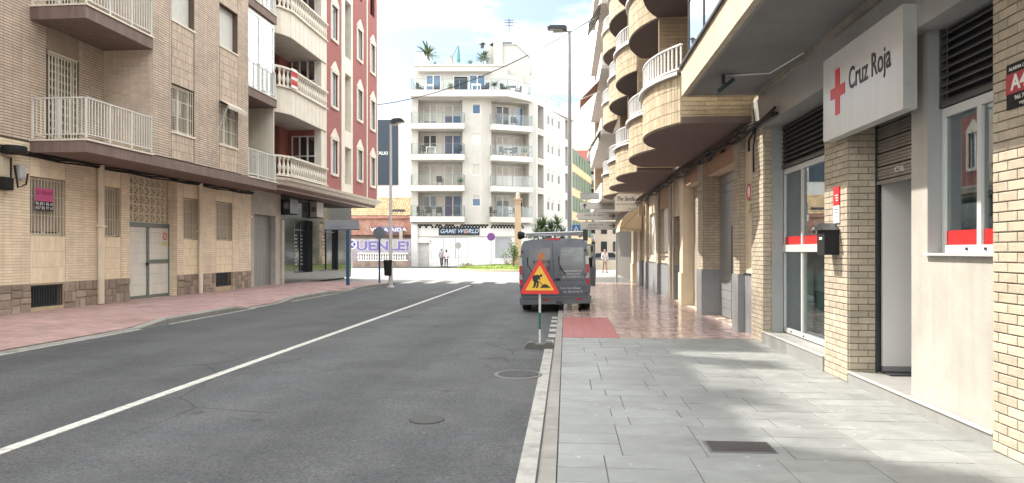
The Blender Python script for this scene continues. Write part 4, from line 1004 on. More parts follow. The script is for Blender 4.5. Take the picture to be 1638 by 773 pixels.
M1 = PX(.1, -1)
wall(q, M1, yA, yBe, PZ-.02, 4.0, [g1, g2, ww, dd, w2_, d3, d4]); q.build('plaster_wall', plastY, BB, norm=False)
q = MB(); q.quad((0, yBe, 0), (9, yBe, 0), (9, yBe, 17), (0, yBe, 17)); q.build('end_wall', brickY, BB)
# dado strips between openings
zd = 1.12
for a, c in spans(yA, yBe, [(h[0], h[1]) for h in (g1, g2, dd, d3)]):
    n = max(1, round((c-a)/.6)); 
    for i in range(n): q = MB(); q.mbox(M1, a+(c-a)*i/n+.003, a+(c-a)*(i+1)/n-.003, PZ, zd, -.01, .022); q.build('dado_panel', dado, BB)
    q = MB(); q.mbox(M1, a, c, zd, zd+.03, -.01, .035); q.build('dado_cap', darkM, BB)
piers = [(ry(1184), ry(1174), 'b'), (ry(1125), ry(1117), 'b'), (ry(1092), ry(1087), 'c'), (ry(1072), ry(1069), 'b'), (ry(1053)+.0, ry(1049), 'b'), (ry(1034), ry(1031), 'b'), (ry(1024), ry(1020), 'b'), (ry(1013), ry(1010), 'c')]
for a, c, kd in piers:
    q = MB(); q.box(-.04, .42, a, c, PZ, zd if kd == 'b' else .95); q.build('pier_base', dado if kd == 'b' else plastY, BB)
    q = MB(); q.box(0, .42, a+.012, c, (zd if kd == 'b' else .95), 3.98); q.build('pier', mortY if kd == 'b' else plastY, BB)
    if kd == 'b':
        q = MB(); bricks(q, mr0, a+.01, c, zd, 3.98, bl=.24, bh=.066, pr=.010, bond=.5); bricks(q, PY(a+.012, -1), 0, .42, zd, 3.98, bl=.24, bh=.066, pr=.010, bond=.5); q.build('brick_facing', brickR, BB, norm=False, kind='stuff')
# garage door with ribs, yellow notice, terracotta head panel with vents
def ribdoor(h, m_, nm, rib, dep, mid=False):
    e = MB(); e.quad(mr0(h[0], PZ, -dep), mr0(h[1], PZ, -dep), mr0(h[1], h[3], -dep), mr0(h[0], h[3], -dep)); o = e.build(nm, m_, BB)
    z = PZ+.02; sh_ = MB(); L_ = h[1]-h[0]; sh_.box(-.02, 0, .01, L_-.01, 0, rib-.008); mm = sh_.mesh('slat', m_)
    while z+rib <= h[3]: link('slat', mm, o, (dep-.001, h[0], z)); z += rib
    if mid:
        q = MB(); c = (h[0]+h[1])/2-.25
        for u in (c-.5, c+.5): q.mbox(mr0, u-.012, u+.012, PZ, 2.1, -dep+.02, -dep+.034)
        q.mbox(mr0, c-.45, c-.38, 1.0, 1.12, -dep+.02, -dep+.06); q.build('wicket', darkM, o)
        q = MB(); q.mbox(mr0, h[0]+.55, h[0]+.75, 1.45, 1.85, -dep+.021, -dep+.026); q.build('notice', mat('yellow_notice', (.75, .62, .08), .5), o)
    return o
ribdoor(g1, mat('grey_garage_steel', (.235, .25, .25), .4, .05, 2, streak=.1), 'garage_door', .20, .40, True)
ribdoor(g2, mat('beige_shutter', (.40, .35, .29), .5, .06, 2), 'roller_shutter', .10, .32)
for h in (dd, d3): windowp(BB, M1, h[0], h[1], h[2], h[3], dep=.2, fm=darkM, n=1, pane=winD, back=intD, name='entrance_door')
windowp(BB, M1, *ww[:4], dep=.12, fm=white, n=1, back=curt, blind=white, sill=plastY); windowp(BB, M1, *w2_[:4], dep=.12, fm=white, n=1, back=curt, blind=white)
for a_, c_, z0, z1 in ((g1[0]-.05, g1[1]-.0, gh+.002, 3.75), (g2[0], g2[1], g2[3]+.02, 3.7), (ww[0]-.1, ww[1]+.1, 3.0, 3.7)): q = MB(); q.mbox(M1, a_, c_, z0, z1, -.02, .04); q.build('head_panel', terr, BB)
for u in (g1[1]-.75, g1[1]-2.0):
    q = MB()
    for i in range(4):
        for k in range(3): q.mbox(M1, u+k*.14, u+k*.14+.12, gh+.3+i*.09, gh+.36+i*.09, .04, .044)
    q.build('vent', intD, BB)
q = MB(); q.lathe([(.001, 0), (.16, 0), (.16, .006), (.001, .006)], 20, ax='x'); s3 = q.build('no_parking_sign', white, BB, (.078, ry(1191), 2.62)); 
q = MB(); q.lathe([(.11, .0), (.155, 0), (.155, .008), (.11, .008), (.11, 0)], 20, ax='x'); 
q.build('red_ring', MATS['sign_red'], s3, (-.009, 0, 0)); q = MB(); q.box(-.012, -.0, -.09, .09, -.35, -.22); q.build('notice', mat('faded_yellow', (.55, .48, .25), .6), s3)
q = MB()
for px in (1074, 1078.5): u = ry(px); q.tube([(-.03, u, PZ), (-.03, u, 3.75)], .035, 8)
q.build('downpipe', mat('beige_pipe', (.45, .38, .30), .5), BB, smooth=True)
q = MB()
for k in range(3):
    pts = []; 
    for i in range(40): u = 10.6+(yBe-10.6)*i/39; pts.append((-.06-.03*k, u, 3.62+.04*k+.05*math.sin(i*1.1+k*2)-.04*(k == 2)))
    q.tube(pts, .024, 5)
q.tube([(-.03, 12.0, 2.9), (-.06, 11.9, 3.3), (-.05, 11.8, 3.6), (-.06, 11.9, 3.95)], .014, 6); q.tube([(-.03, 12.3, 3.3), (-.08, 12.1, 3.45), (-.05, 11.8, 3.62)], .018, 6)
q.build('cable_bundle', blackP, BB, smooth=True)
# round balconies: plan in world x; storey heights from the photograph
XF = 2.03-XR; PIT = 2.9; Z1 = 3.80
def barc(ya, yb, sag=.47, n=14, flat=.0):
    c = yb-ya; r_ = (c*c/4+sag*sag)/(2*sag); cx_ = XF-sag+r_; cy_ = (ya+yb)/2; a0 = math.asin(min(1, (c/2)/r_)); return [(cx_-r_*math.cos(a), cy_+r_*math.sin(a)) for a in [(-a0+2*a0*i/n) for i in range(n+1)]]
units = [(12.35, 15.4, 0), (15.45, 18.6, 0), (19.9, 23.0, 1), (23.05, 26.4, 0), (27.2, 30.4, 1)]
for lv in range(5):
    zb = Z1+PIT*lv
    q = MB()
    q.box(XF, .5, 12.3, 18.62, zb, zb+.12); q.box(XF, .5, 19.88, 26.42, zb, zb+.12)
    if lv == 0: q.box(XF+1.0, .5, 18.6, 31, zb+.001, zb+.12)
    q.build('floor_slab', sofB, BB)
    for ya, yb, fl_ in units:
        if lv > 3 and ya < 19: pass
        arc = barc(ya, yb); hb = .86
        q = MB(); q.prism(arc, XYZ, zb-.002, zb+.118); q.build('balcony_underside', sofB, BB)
        q = MB()
        for (a, c) in zip(arc, arc[1:]):
            L_ = math.dist(a, c); d = ((c[0]-a[0])/L_, (c[1]-a[1])/L_); nrm = (-d[1], d[0]); M_ = PG(a, d, nrm)
            q.quad((*a, zb), (*c, zb), (*c, zb+hb), (*a, zb+hb)); k = 3 if lv < 2 and ya < 20 else 2
            for i in range(k):
                for r_ in range(4): q.mbox(M_, L_*i/k+.004, L_*(i+1)/k-.004, zb+.03+r_*.205, zb+.03+r_*.205+.194, -.003, .014, back=False)
        q.build('curved_parapet', tileY, BB, norm=False, kind='stuff')
        q = MB(); a0_ = (XF, ya); bricks(q, PY(ya, -1), XF, .35 if (lv == 0 or True) else 0, zb+.0, zb+hb, bl=.42, bh=.075, pr=.012, bond=.5); q.quad((XF, ya, zb), (.35, ya, zb), (.35, ya, zb+hb), (XF, ya, zb+hb))
        q.build('side_parapet', brickY, BB, norm=False, kind='stuff')
        q = MB(); nn = len(arc)
        for off0, off1, z0, z1 in ((-.07, .09, zb+hb, zb+hb+.06),):
            P = []
            for i, p in enumerate(arc):
                a, c = arc[max(0, i-1)], arc[min(nn-1, i+1)]; L_ = math.dist(a, c); nx, ny = -(c[1]-a[1])/L_, (c[0]-a[0])/L_
                P += [(p[0]+nx*off1, p[1]+ny*off1, z0), (p[0]+nx*off1, p[1]+ny*off1, z1), (p[0]+nx*off0, p[1]+ny*off0, z1), (p[0]+nx*off0, p[1]+ny*off0, z0)]
            q.add(P, [(4*i+j, 4*i+(j+1) % 4, 4*i+4+(j+1) % 4, 4*i+4+j) for i in range(nn-1) for j in range(4)])
        q.box(XF, .0, ya-.05, ya+.08, zb+hb, zb+hb+.06); q.build('coping', whiteM, BB, norm=False)
        railing(BB, arc, zb+hb+.12, zb+hb+.56, whiteM, .105, .012, top=.022)
    # recess walls and partitions
q = MB()
for y in (15.42, 19.88, 23.02, 26.42, 12.28):
    if y == 12.28: q.box(.0, .5, y-.06, y+.06, Z1+.9, 18.2); continue
    q.box(XF+.02, .4, y-.07, y+.07, Z1+.12, 18.2)
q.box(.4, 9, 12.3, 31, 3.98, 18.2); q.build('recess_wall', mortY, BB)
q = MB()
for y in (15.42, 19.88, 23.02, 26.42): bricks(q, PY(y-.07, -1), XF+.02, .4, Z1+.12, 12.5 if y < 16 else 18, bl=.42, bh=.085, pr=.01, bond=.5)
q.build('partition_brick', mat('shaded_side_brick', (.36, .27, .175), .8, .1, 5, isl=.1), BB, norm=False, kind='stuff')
q = MB(); q.box(.8, 9, yA+.02, 31, 0, 3.97); q.build('core', greyP, BB)
for lv in range(4):
    for ya, yb, fl_ in units: windowp(BB, PX(.4, -1), ya+.6, yb-.6, Z1+PIT*lv+.15, Z1+PIT*lv+2.3, dep=-.03, fm=whiteM, n=2, pane=winD, back=intD, name='balcony_door') if ya < 24 else None
q = MB(); q.box(XF-.3, 9, 12.3, 31, 18.2, 18.5); q.build('roof_slab', sofB, BB)
# ------------------------------------------------------------------ ACROSS THE ROUNDABOUT: white corner building
D0 = 65.0; X0 = (658-819)/FPX*D0; FB = Frame(*[X0*CA-D0*SA, X0*SA+D0*CA], YAW)
def wx(px, d=0): return (px-819)/FPX*(D0+d)-X0
def wz(py, d=0): return EYE+(402-py)/FPX*(D0+d)
whW = mat('white_render', (.44, .425, .395), .85, .05, .8, .1, 30, streak=.07, stain=.05)
whS = mat('white_slab', (.52, .50, .47), .8, .04, 1, streak=.06)
loggia = mat('loggia_wall', (.50, .475, .44), .85, .04, 1)
blueg = mat('blue_glass', (.07, .12, .19), .05, .1, .6, spec=.9); darkg = mat('dark_room_glass', (.03, .035, .04), .12, .1, .6, spec=.35)
shut = mat('closed_shutter', (.46, .44, .40), .7, .04, 1)
WBD = fempty('apartment_building', FB, 'white corner apartment block with glass-railed balconies over a shop with a black sign', 'building')
F0 = PY(0, -1); kz = [4.80+2.91*k for k in range(4)]; zt = 16.45
b = MB(); xl, xr = 0, wx(771); lx0, lx1 = wx(668.6), wx(739.6); gz = wz(357)
h1 = [(lx0, lx1, z, z+2.32, 1.3) for z in kz]; sw = [(wx(755.5), wx(768.5), z+1.0, z+2.05, .15) for z in kz]
wall(b, F0, 0, xr, gz, zt, h1+sw)
ang0, ang1 = Vector((xr, 0, 0)), Vector((wx(858, 2.0), 2.0, 0)); LA = (ang1-ang0).length; dA = (ang1-ang0)/LA; FA = PG(ang0, dA, (dA.y, -dA.x))
def au(px):                                # where a sight line meets the angled face
    s = 0
    for i in range(60): s = LA*i/59; x = ang0.x+dA.x*s+X0; y = D0+dA.y*s; 
    lo, hi = 0, LA
    for i in range(30):
        m = (lo+hi)/2; x = (ang0.x+dA.x*m+X0)/(D0+ang0.y+dA.y*m)*FPX+819
        if x < px: lo = m
        else: hi = m
    return lo
a0_, a1_ = au(786), au(846); h2 = [(a0_, a1_, z, z+2.32, 1.2) for z in kz]; wall(b, FA, 0, LA, gz, zt, h2)
sd = Vector((math.sin(R(24.5)), math.cos(R(24.5)), 0)); FS = PG(ang1, sd, (sd.y, -sd.x)); LS = 10.5
sh_ = [(.35, 1.9, z+.1, z+2.4, 1.0) for z in kz]+[(2.9, 3.5, z+.9, z+2.2, .12) for z in kz]+[(4.1, 4.6, z+.9, z+2.1, .12) for z in kz]+[(5.9, 6.6, z+.9, z+2.2, .12) for z in kz]+[(8.2, 9.2, z+.2, z+2.3, .5) for z in kz]
wall(b, FS, 0, LS, gz, zt-.5, sh_); b.build('wall', whW, WBD, norm=False)
b = MB(); b.box(.3, wx(771)-.0, 1.8, 9, gz, zt-.1); b.prism([(xr, 1.8), (xr+2, 2.4), (ang1.x-.3, 3.6), (ang1.x+sd.x*LS-1.2, 3+sd.y*LS), (ang1.x+sd.x*LS-6, 4+sd.y*LS), (xr, 9)], XYZ, 0, zt-.1); b.box(.3, xr, .5, 9, 0, gz); b.build('core', whW, WBD)
b = MB(); b.quad((0, 0, 0), (0, 12, 0), (0, 12, zt), (0, 0, zt)); b.build('flank_wall', whW, WBD)
for h in h1+h2:
    M_ = F0 if h in h1 else FA; b = MB(); d = h[4]; b.quad(M_(h[0], h[2], -d), M_(h[1], h[2], -d), M_(h[1], h[3], -d), M_(h[0], h[3], -d)); b.build('loggia_back', loggia, WBD)
def wwin(M_, u0, u1, v0, v1, dep, pane, n=2, name='window', half=0):
    b = MB(); f = .05; b.mbox(M_, u0, u1, v0, v0+f, -dep, -dep+.06); b.mbox(M_, u0, u1, v1-f, v1, -dep, -dep+.06); b.mbox(M_, u0, u0+f, v0+f, v1-f, -dep, -dep+.06); b.mbox(M_, u1-f, u1, v0+f, v1-f, -dep, -dep+.06)
    for i in range(1, n): c = u0+(u1-u0)*i/n; b.mbox(M_, c-.05, c+.05, v0+f, v1-f, -dep, -dep+.07)
    o = b.build(name, whiteM, WBD); b = MB(); b.mbox(M_, u0+f, u1-f, v0+f, v1-f, -dep+.001, -dep+.02); b.build('pane', pane, o)
    if half:
        b = MB(); z = v1-f; lo = v0+(v1-v0)*(1-half)
        while z > lo: b.mbox(M_, u0+f, u1-f, z-.075, z-.008, -dep+.02, -dep+.045); z -= .08
        b.build('shutter', shut, o)
L1 = lambda p: wx(p, 1.3)
st_ = [[(blueg, 0, 1), (blueg, 0, 0)], [(shut, 1, 0), (shut, 1, 0)], [(darkg, 0, 1), (blueg, 0, 0)], [(blueg, .75, 0), (blueg, .5, 0)]]
for k, z in enumerate(kz):
    for j, (p0, p1) in enumerate(((677.5, 698.5), (711, 738))):
        pane, half, high = st_[k][j]
        wwin(F0, L1(p0), L1(p1), z+(.75 if high and j == 0 else .02), z+2.1, 1.27, pane, 2, 'balcony_door', half)
    wwin(F0, sw[k][0], sw[k][1], sw[k][2], sw[k][3], .12, [blueg, shut, curt, blueg][k], 1, 'window', [.35, 1, 0, .2][k])
    for j, (f0, f1) in enumerate(((.22, .58), (.72, .95))):
        u0, u1 = a0_+(a1_-a0_)*f0, a0_+(a1_-a0_)*f1
        wwin(FA, u0, u1, z+.02, z+2.1, 1.17, [darkg, shut, shut, darkg][k] if j == 0 else [darkg, shut, shut, blueg][k], 2 if j == 0 else 1, 'balcony_door', [.2, 1, 1, 0][k])
for h in sh_[4:16]: wwin(FS, h[0], h[1], h[2], h[3], .1, darkg, 1, 'window', .3)
railS = mat('steel_rail', (.16, .17, .17), .4)
for k, z in enumerate(kz):
    b = MB(); b.box(-.02, wx(743, -.6), -.75, .0, z-.52, z); b.build('balcony_slab', whS, WBD)
    railing(WBD, [(.05, -.0), (.05, -.70), (wx(742, -.7), -.70), (wx(742, -.7), .0)], z+.03, z+1.02, railS, 0, .008, posts=1.05, top=.012, glassm=railG)
    b = MB(); b.mbox(FA, a0_-.15, a1_+.1, z-.52, z, 0, .7); b.build('balcony_slab', whS, WBD)
    P = [FA(a0_-.1, 0, w_) for w_ in (0, .65)]+[FA(a1_+.05, 0, .65), FA(a1_+.05, 0, 0)]
    railing(WBD, [(p[0], p[1]) for p in P], z+.03, z+1.02, railS, 0, .008, posts=.9, top=.012, glassm=railG)
    b = MB(); b.mbox(FS, .3, 1.95, z-.1, z+.05, -1, .05); b.build('side_slab', whS, WBD)
# roof terrace slab with the bent front edge, penthouse, stair tower
e1, e2, e3 = (wx(656, -.9), -.9), (wx(812, -.9), -.9), (wx(846, 1.2), 1.1); e4 = (ang1.x+sd.x*LS+.3, ang1.y+sd.y*LS-.1)
b = MB(); b.prism([e1, e2, e3, e4, (e4[0]-6, e4[1]+2), (e1[0], 9)], XYZ, zt-.45, zt+.15); b.build('terrace_slab', whS, WBD)
railing(WBD, [(e1[0]+.1, 2), (e1[0]+.1, e1[1]+.1), (e2[0], e2[1]+.1), (e3[0]-.1, e3[1]+.1)], zt+.18, zt+1.2, railS, 0, .008, posts=1.4, top=.012, glassm=railG)
railing(WBD, [(e3[0]-.1, e3[1]+.1), (e4[0]-.1, e4[1]-.1)], zt+.18, zt+1.05, whiteM, 0, .01, posts=1.0, top=.02, glassm=railG)
pd = 2.0; zp = wz(104, pd); P0 = PY(pd, -1); px0, px1 = wx(663, pd), wx(812, pd)
b = MB(); b.box(px0, px1, pd, 10, zt+.15, zp); b.prism([(px1, pd+.01), (ang1.x-1.2, pd+1.6), (ang1.x+sd.x*7.5-1.5, pd+sd.y*7.5), (px1, 12)], XYZ, zt+.15, zp-.9); b.build('penthouse_wall', whW, WBD)
b = MB(); b.box(px0-.02, px0+.9, pd-.02, pd+.3, zp+.001, wz(84, pd)); b.prism([(px0+.9, zp), (px0+.9, wz(86, pd)), (px0+1.6, zp+.1), (px0+1.6, zp)], PY(pd-.02, 1), 0, .3); b.box(px0-.05, px1+.05, pd-.1, pd+.02, zp-.1, zp+.02); b.box(px0+.4, wx(785, pd), pd-.6, pd-.001, zp-.75, zp-.6); b.build('parapet', whS, WBD)
for (a, c, pane, n, top) in ((681.5, 705, blueg, 2, 2.1), (725.5, 749, darkg, 1, 2.0), (751, 776, blueg, 2, 2.1)): wwin(P0, wx(a, pd), wx(c, pd), zt+.2, zt+.15+top, -.0, pane, n, 'terrace_door')
railing(WBD, [(px0+1.7, pd+.1), (wx(787, pd), pd+.1)], zp+.06, zp+1.0, railS, 0, .008, posts=1.9, top=.012, glassm=railG)
b = MB(); td = 3.5
b.box(wx(789, td), wx(804, td), td, td+4, zt, wz(66.5, td)); b.prism([(wx(804, td), zt), (wx(848, td), zt+1), (wx(848, td), wz(92, td)), (wx(826, td), wz(71, td)), (wx(804, td), wz(71, td))], PY(td+.2, 1), 0, 4); b.box(wx(777, td), wx(789, td)-.01, td+.3, td+3, zp, wz(73, td)); b.build('stair_tower', whW, WBD)
b = MB(); b.prism([(wx(803.8, td), wz(71, td)), (wx(826, td), wz(71, td)), (wx(848.5, td), wz(92, td)), (wx(848.5, td), wz(91, td)), (wx(826.2, td), wz(69.6, td)), (wx(803.8, td), wz(69.6, td))], PY(td+.1, 1), 0, 4.2); b.build('tower_coping', greyM, WBD)
b = MB(); c0 = Vector((wx(840, 5), 5, 0)); b.mbox(PG(c0, sd, (sd.y, -sd.x)), 1.0, 9.0, zt+.1, zt+2.1, -1.2, 0); b.mbox(PG(c0, sd, (sd.y, -sd.x)), .2, 4.2, zt+2.1, zt+3.4, -1.2, 0); b.build('rear_roof_wall', whW, WBD)
for s_, zz in ((5.5, 2.1), (1.2, 3.4)):
    p = c0+sd*s_; b = MB(); b.box(p.x-.25, p.x+.25, p.y-.25, p.y+.25, zt+zz, zt+zz+1.3); b.box(p.x-.1, p.x+.1, p.y-.1, p.y+.1, zt+zz+1.3, zt+zz+1.6); b.build('chimney', whS, WBD)
for px, pt, w_, m_ in ((771, 64.5, .28, darkM), (786, 65, .22, darkM), (793, 62.5, .26, darkM)):
    b = MB(); x = wx(px, td); z0 = wz(73 if px < 789 else 66.5, td); b.lathe([(w_*.7, z0-.02), (w_*.7, wz(pt, td)-.15), (w_*1.3, wz(pt, td)-.15), (w_*.8, wz(pt, td))], 10, c=(x, td+.8)); b.build('roof_vent', m_, WBD)
x = wx(811, td); b = MB(); b.box(x-.55, x+.55, td+.6, td+1.4, wz(71, td), wz(64.5, td)); b.build('roof_tank', mat('dark_tank', (.05, .07, .07), .6), WBD)
b = MB(); b.tube([(x+.2, td+1, wz(64, td)), (x+.2, td+1, wz(25, td))], .05, 6)
for i, dz in enumerate((27, 31, 36)): b.tube([(x-.25, td+1, wz(dz, td)), (x+.65, td+1, wz(dz, td))], .035, 4)
for i in range(5): b.tube([(x-.2+i*.2, td+.8, wz(31, td)), (x-.2+i*.2, td+1.2, wz(31, td))], .02, 4)
ant = empty('roof_antenna', FB.wor((x+.2, td+1, wz(64.5, td))), YAW, 'thin television antenna mast on the tank of the white corner building', 'antenna')
for i in range(len(b.v)): v = b.v[i]; b.v[i] = (v[0]-x-.2, v[1]-td-1, v[2]-wz(64.5, td))
b.build('mast', darkM, ant)
# shop floor
gf_ = mat('shop_white', (.66, .66, .65), .6, .04, 1.5, streak=.1); G0 = PY(.12, -1)
b = MB(); dr = (wx(669), wx(686), .0, wz(389), .2); pn = [(wx(689), wx(748), .9, wz(380), .05), (wx(752), wx(782), .9, wz(380), .07), (wx(792), wx(818), .9, wz(380), .07)]
wall(b, G0, wx(668), xr, 0, gz, [dr]+[h for h in pn if h[1] < xr]); FA2 = PG(ang0+Vector((0, .12, 0)), dA, (dA.y, -dA.x)); wall(b, FA2, 0, LA, 0, gz, [(au(792), au(818), .9, wz(380), .07)]); FS2 = PG(ang1+Vector((0, .12, 0)), sd, (sd.y, -sd.x)); wall(b, FS2, 0, LS, 0, gz, []); b.build('shop_wall', gf_, WBD, norm=False)
b = MB(); b.box(0, wx(668), -.1, .2, 0, gz-.001); b.build('end_pier', gf_, WBD)
b = MB(); b.mbox(F0, -.1, xr, gz-.12, gz+.0, -.2, .12); b.mbox(FA, 0, LA, gz-.12, gz, -.2, .12); b.mbox(G0, wx(668), xr, wz(379), wz(377.5), 0, .06); b.mbox(FA2, 0, LA, wz(379), wz(377.5), 0, .06); b.build('ledge', greyP, WBD)
b = MB(); z = 0.02
while z < dr[3]-.1: b.mbox(G0, dr[0]+.03, dr[1]-.03, z, z+.11, -.15, -.12); z += .13
b.mbox(G0, dr[0], dr[1], 0, dr[3], -.2, -.155); b.mbox(G0, dr[0]-.1, dr[1]+.1, dr[3], dr[3]+.28, 0, .12); b.build('roller_shutter', mat('grey_shutter', (.50, .50, .48), .6), WBD)
shp = mat('blue_white_panel', (.60, .63, .65), .35, .05, 1.5, streak=.08)
for h in pn:
    M_ = G0 if h[1] < xr+.1 else FA2; u0, u1 = (h[0], h[1]) if M_ is G0 else (au(792), au(818)); n = max(1, round((u1-u0)/1.2)); 
    for i in range(n): b = MB(); b.mbox(M_, u0+(u1-u0)*i/n+.02, u0+(u1-u0)*(i+1)/n-.02, h[2]+.02, h[3]-.02, -.06, -.03); b.build('shop_panel', shp, WBD)
chk = MB()
for i in range(34):
    for r_, w_ in ((0, .27), (1, .2)):
        px = 669+i*5.0+(2.5 if r_ else 0); z = wz(359.6 if r_ == 0 else 363.4)
        if rnd.random() < .85:
            if px < 771: chk.mbox(G0, wx(px)-w_/2, wx(px)+w_/2, z-w_/2, z+w_/2, .001, .012)
            else: u = au(px); chk.mbox(FA2, u-w_/2, u+w_/2, z-w_/2, z+w_/2, .001, .012)
chk.build('pixel_frieze', blackP, WBD, kind='stuff')
b = MB(); gs0, gs1 = wx(702), wx(767); zb0, zb1 = wz(376.3), wz(364); b.mbox(G0, gs0, gs1, zb0, zb1, .01, .12); o = b.build('shop_sign', mat('sign_navy', (.012, .018, .028), .4), WBD)
text_obj('lettering', 'GAME WORLD', .56, mat('pale_blue_letter', (.40, .50, .62), .5), o, G0, (gs0+gs1)/2, (zb0+zb1)/2, .125, sx=.98, shear=.3, bold=.006)
u = (gs0+gs1)/2+.62; b = MB(); b.prism([(u-.12, zb0+.2), (u+.0, zb0+.5), (u+.1, zb0+.42), (u+.15, zb0+.12), (u+.05, zb0+.25)], G0, .125, .14); b.build('red_mark', mat('sign_red2', (.6, .12, .08), .5), o)
# ------------------------------------------------------------------ terrace furniture and plants on the white building
leafM = mat('leaf_green', (.08, .13, .045), .6, .25, 4, isl=.35); leafD = mat('dark_leaf', (.065, .11, .045), .6, .25, 4, isl=.35); barkM = mat('bark', (.16, .12, .08), .9, .2, 10)
grass = mat('lawn_green', (.15, .21, .035), .9, .2, 3, isl=.25)
potM = mat('terracotta_pot', (.35, .17, .10), .8); wick = mat('dark_wicker', (.035, .033, .035), .7, .2, 9)
def chair(x, y, z, rz, lab):
    e = empty('terrace_chair', FB.wor((x, y, z)), YAW+rz, lab, 'chair', 'chairs on the balconies of the white corner building')
    b = MB(); b.box(-.27, .27, -.27, .27, .36, .44); b.build('seat', wick, e)
    b = MB(); b.box(-.27, .27, .22, .28, .441, .95); b.build('backrest', wick, e)
    for sx in (-.24, .24):
        for sy in (-.24, .24): b = MB(); b.box(sx-.02, sx+.02, sy-.02, sy+.02, 0, .36); b.build('leg', wick, e)
    for sx in (-.27, .27): b = MB(); b.box(sx-.025, sx+.025, -.25, .22, .60, .64); b.box(sx-.02, sx+.02, -.25, -.21, .441, .60); b.build('armrest', wick, e)
def table(x, y, z, m_, lab, cat='table'):
    e = empty('terrace_table', FB.wor((x, y, z)), YAW, lab, cat); b = MB(); b.box(-.45, .45, -.35, .35, .68, .73); b.build('tabletop', m_, e)
    for sx in (-.4, .4):
        for sy in (-.3, .3): b = MB(); b.box(sx-.025, sx+.025, sy-.025, sy+.025, 0, .68); b.build('leg', m_, e)
def leaves(b, c, r, n, ln, w_, rr=random, up=.3):
    for i in range(n):
        d = Vector((rr.gauss(0, 1), rr.gauss(0, 1), rr.gauss(up, .8))).normalized(); p = Vector(c)+Vector((rr.gauss(0, r[0]*.45), rr.gauss(0, r[1]*.45), rr.gauss(0, r[2]*.45)))
        s = d.cross(Vector((rr.random()-.5, rr.random()-.5, rr.random()))).normalized()*w_; q = p+d*ln
        b.add([p, p+d*ln*.5+s, q, p+d*ln*.5-s], [(0, 1, 2, 3)])
def swords(b, c, n, ln, w_, droop=.35, rr=random, lo=-.1, hi=1.4):
    for i in range(n):
        az = rr.uniform(0, 6.283); el = rr.uniform(lo, hi); L_ = ln*rr.uniform(.7, 1.1); h = Vector((math.cos(az), math.sin(az), 0)); s = Vector((-math.sin(az), math.cos(az), 0))*w_
        p = Vector(c); k = 5; pts = []
        for j in range(k+1):
            t = j/k; e = el-droop*t*t*2; pts.append((p.copy(), s*(1-t*t)*(.6+t*.4))); p = p+(h*math.cos(e)+Vector((0, 0, math.sin(e))))*L_/k
        vs = []
        for q, ss in pts: vs += [q-ss, q+ss]
        b.add(vs, [(2*j, 2*j+1, 2*j+3, 2*j+2) for j in range(k)])
def potted(x, y, z, kind, s, lab, frame=FB):
    e = empty('potted_plant', frame.wor((x, y, z)), frame.th, lab, 'plant'); b = MB(); b.lathe([(.14*s, 0), (.2*s, .3*s), (.22*s, .3*s), (.17*s, .28*s)], 10); b.build('pot', potM, e)
    rr = random.Random(int(abs(x*100))+7); b = MB()
    if kind == 'palm':
        swords(b, (0, 0, .8*s), 60, 1.0*s, .10*s, .5, rr, -.1, 1.3); b.build('crown', leafD, e, norm=False); b = MB(); b.tube([(0, 0, .25*s), (.03, 0, .6*s), (0, 0, .95*s)], [.07*s, .05*s, .05*s], 6); b.build('trunk', barkM, e)
    else:
        leaves(b, (0, 0, .55*s), (.32*s, .32*s, .3*s), 130, .14*s, .045*s, rr); b.build('foliage', leafM if kind == 'bush' else leafD, e, norm=False)
zT = zt+.15
potted(wx(684, 3), 3.0, zp+.02, 'palm', 1.55, 'big leafy palm plant at the left end of the roof terrace')
potted(wx(772.5, 3), 3.2, zp+.02, 'palm', 1.1, 'small palm plant beside the chimney block on the roof terrace')
potted(wx(752, 3), 3.0, zp+.02, 'bush', .9, 'bushy plant in the middle of the roof terrace')
potted(wx(696, 3), 2.7, zp+.02, 'bush', .6, 'low plant next to the big palm on the roof terrace')
par = empty('closed_parasol', FB.wor((wx(733.5, 3), 3.0, zp+.02)), YAW, 'closed teal parasol on the roof terrace of the white corner building', 'parasol')
b = MB(); b.tube([(0, 0, 0), (0, 0, 2.3)], .03, 6); b.build('pole', whiteM, par); b = MB(); b.lathe([(.12, .5), (.2, .7), (.12, 1.5), (.03, 2.25)], 9); b.build('canopy', mat('teal_fabric', (.06, .20, .21), .8), par); b = MB(); b.tube([(-.5, 0, .1), (-.6, 0, 1.0), (-.1, 0, 2.1)], .03, 6); b.build('arm', darkM, par)
chp = empty('terrace_chimney', FB.wor((wx(720, 3.2), 3.6, zp+.02)), YAW, 'short white chimney with round cowl on the roof terrace', 'chimney'); b = MB(); b.box(-.45, .45, -.2, .3, 0, .95); b.build('stack', whS, chp); b = MB(); b.lathe([(.12, .95), (.12, 1.2), (.2, 1.22), (.2, 1.35), (.08, 1.42)], 10); b.build('cowl', greyM, chp)
chair(wx(671, 0), .3, zT, 1.2, 'dark chair at the left end of the penthouse terrace'); table(wx(686.5, .2), .3, zT, white, 'white table on the penthouse terrace before the blue doors'); chair(wx(697, 0), .3, zT, -1.2, 'dark chair right of the white terrace table')
potted(wx(721, 0), .1, zT, 'bush', 1.0, 'round shrub on the penthouse terrace by the dark door')
table(wx(762, .1), .1, zT, white, 'low white table before the wide blue terrace window'); chair(wx(776, 0), .2, zT, -.9, 'dark wicker chair with white cushion right of the wide blue terrace window')
potted(wx(791, 0), .0, zT, 'palm', .7, 'small spiky plant between wicker chairs on the penthouse terrace')
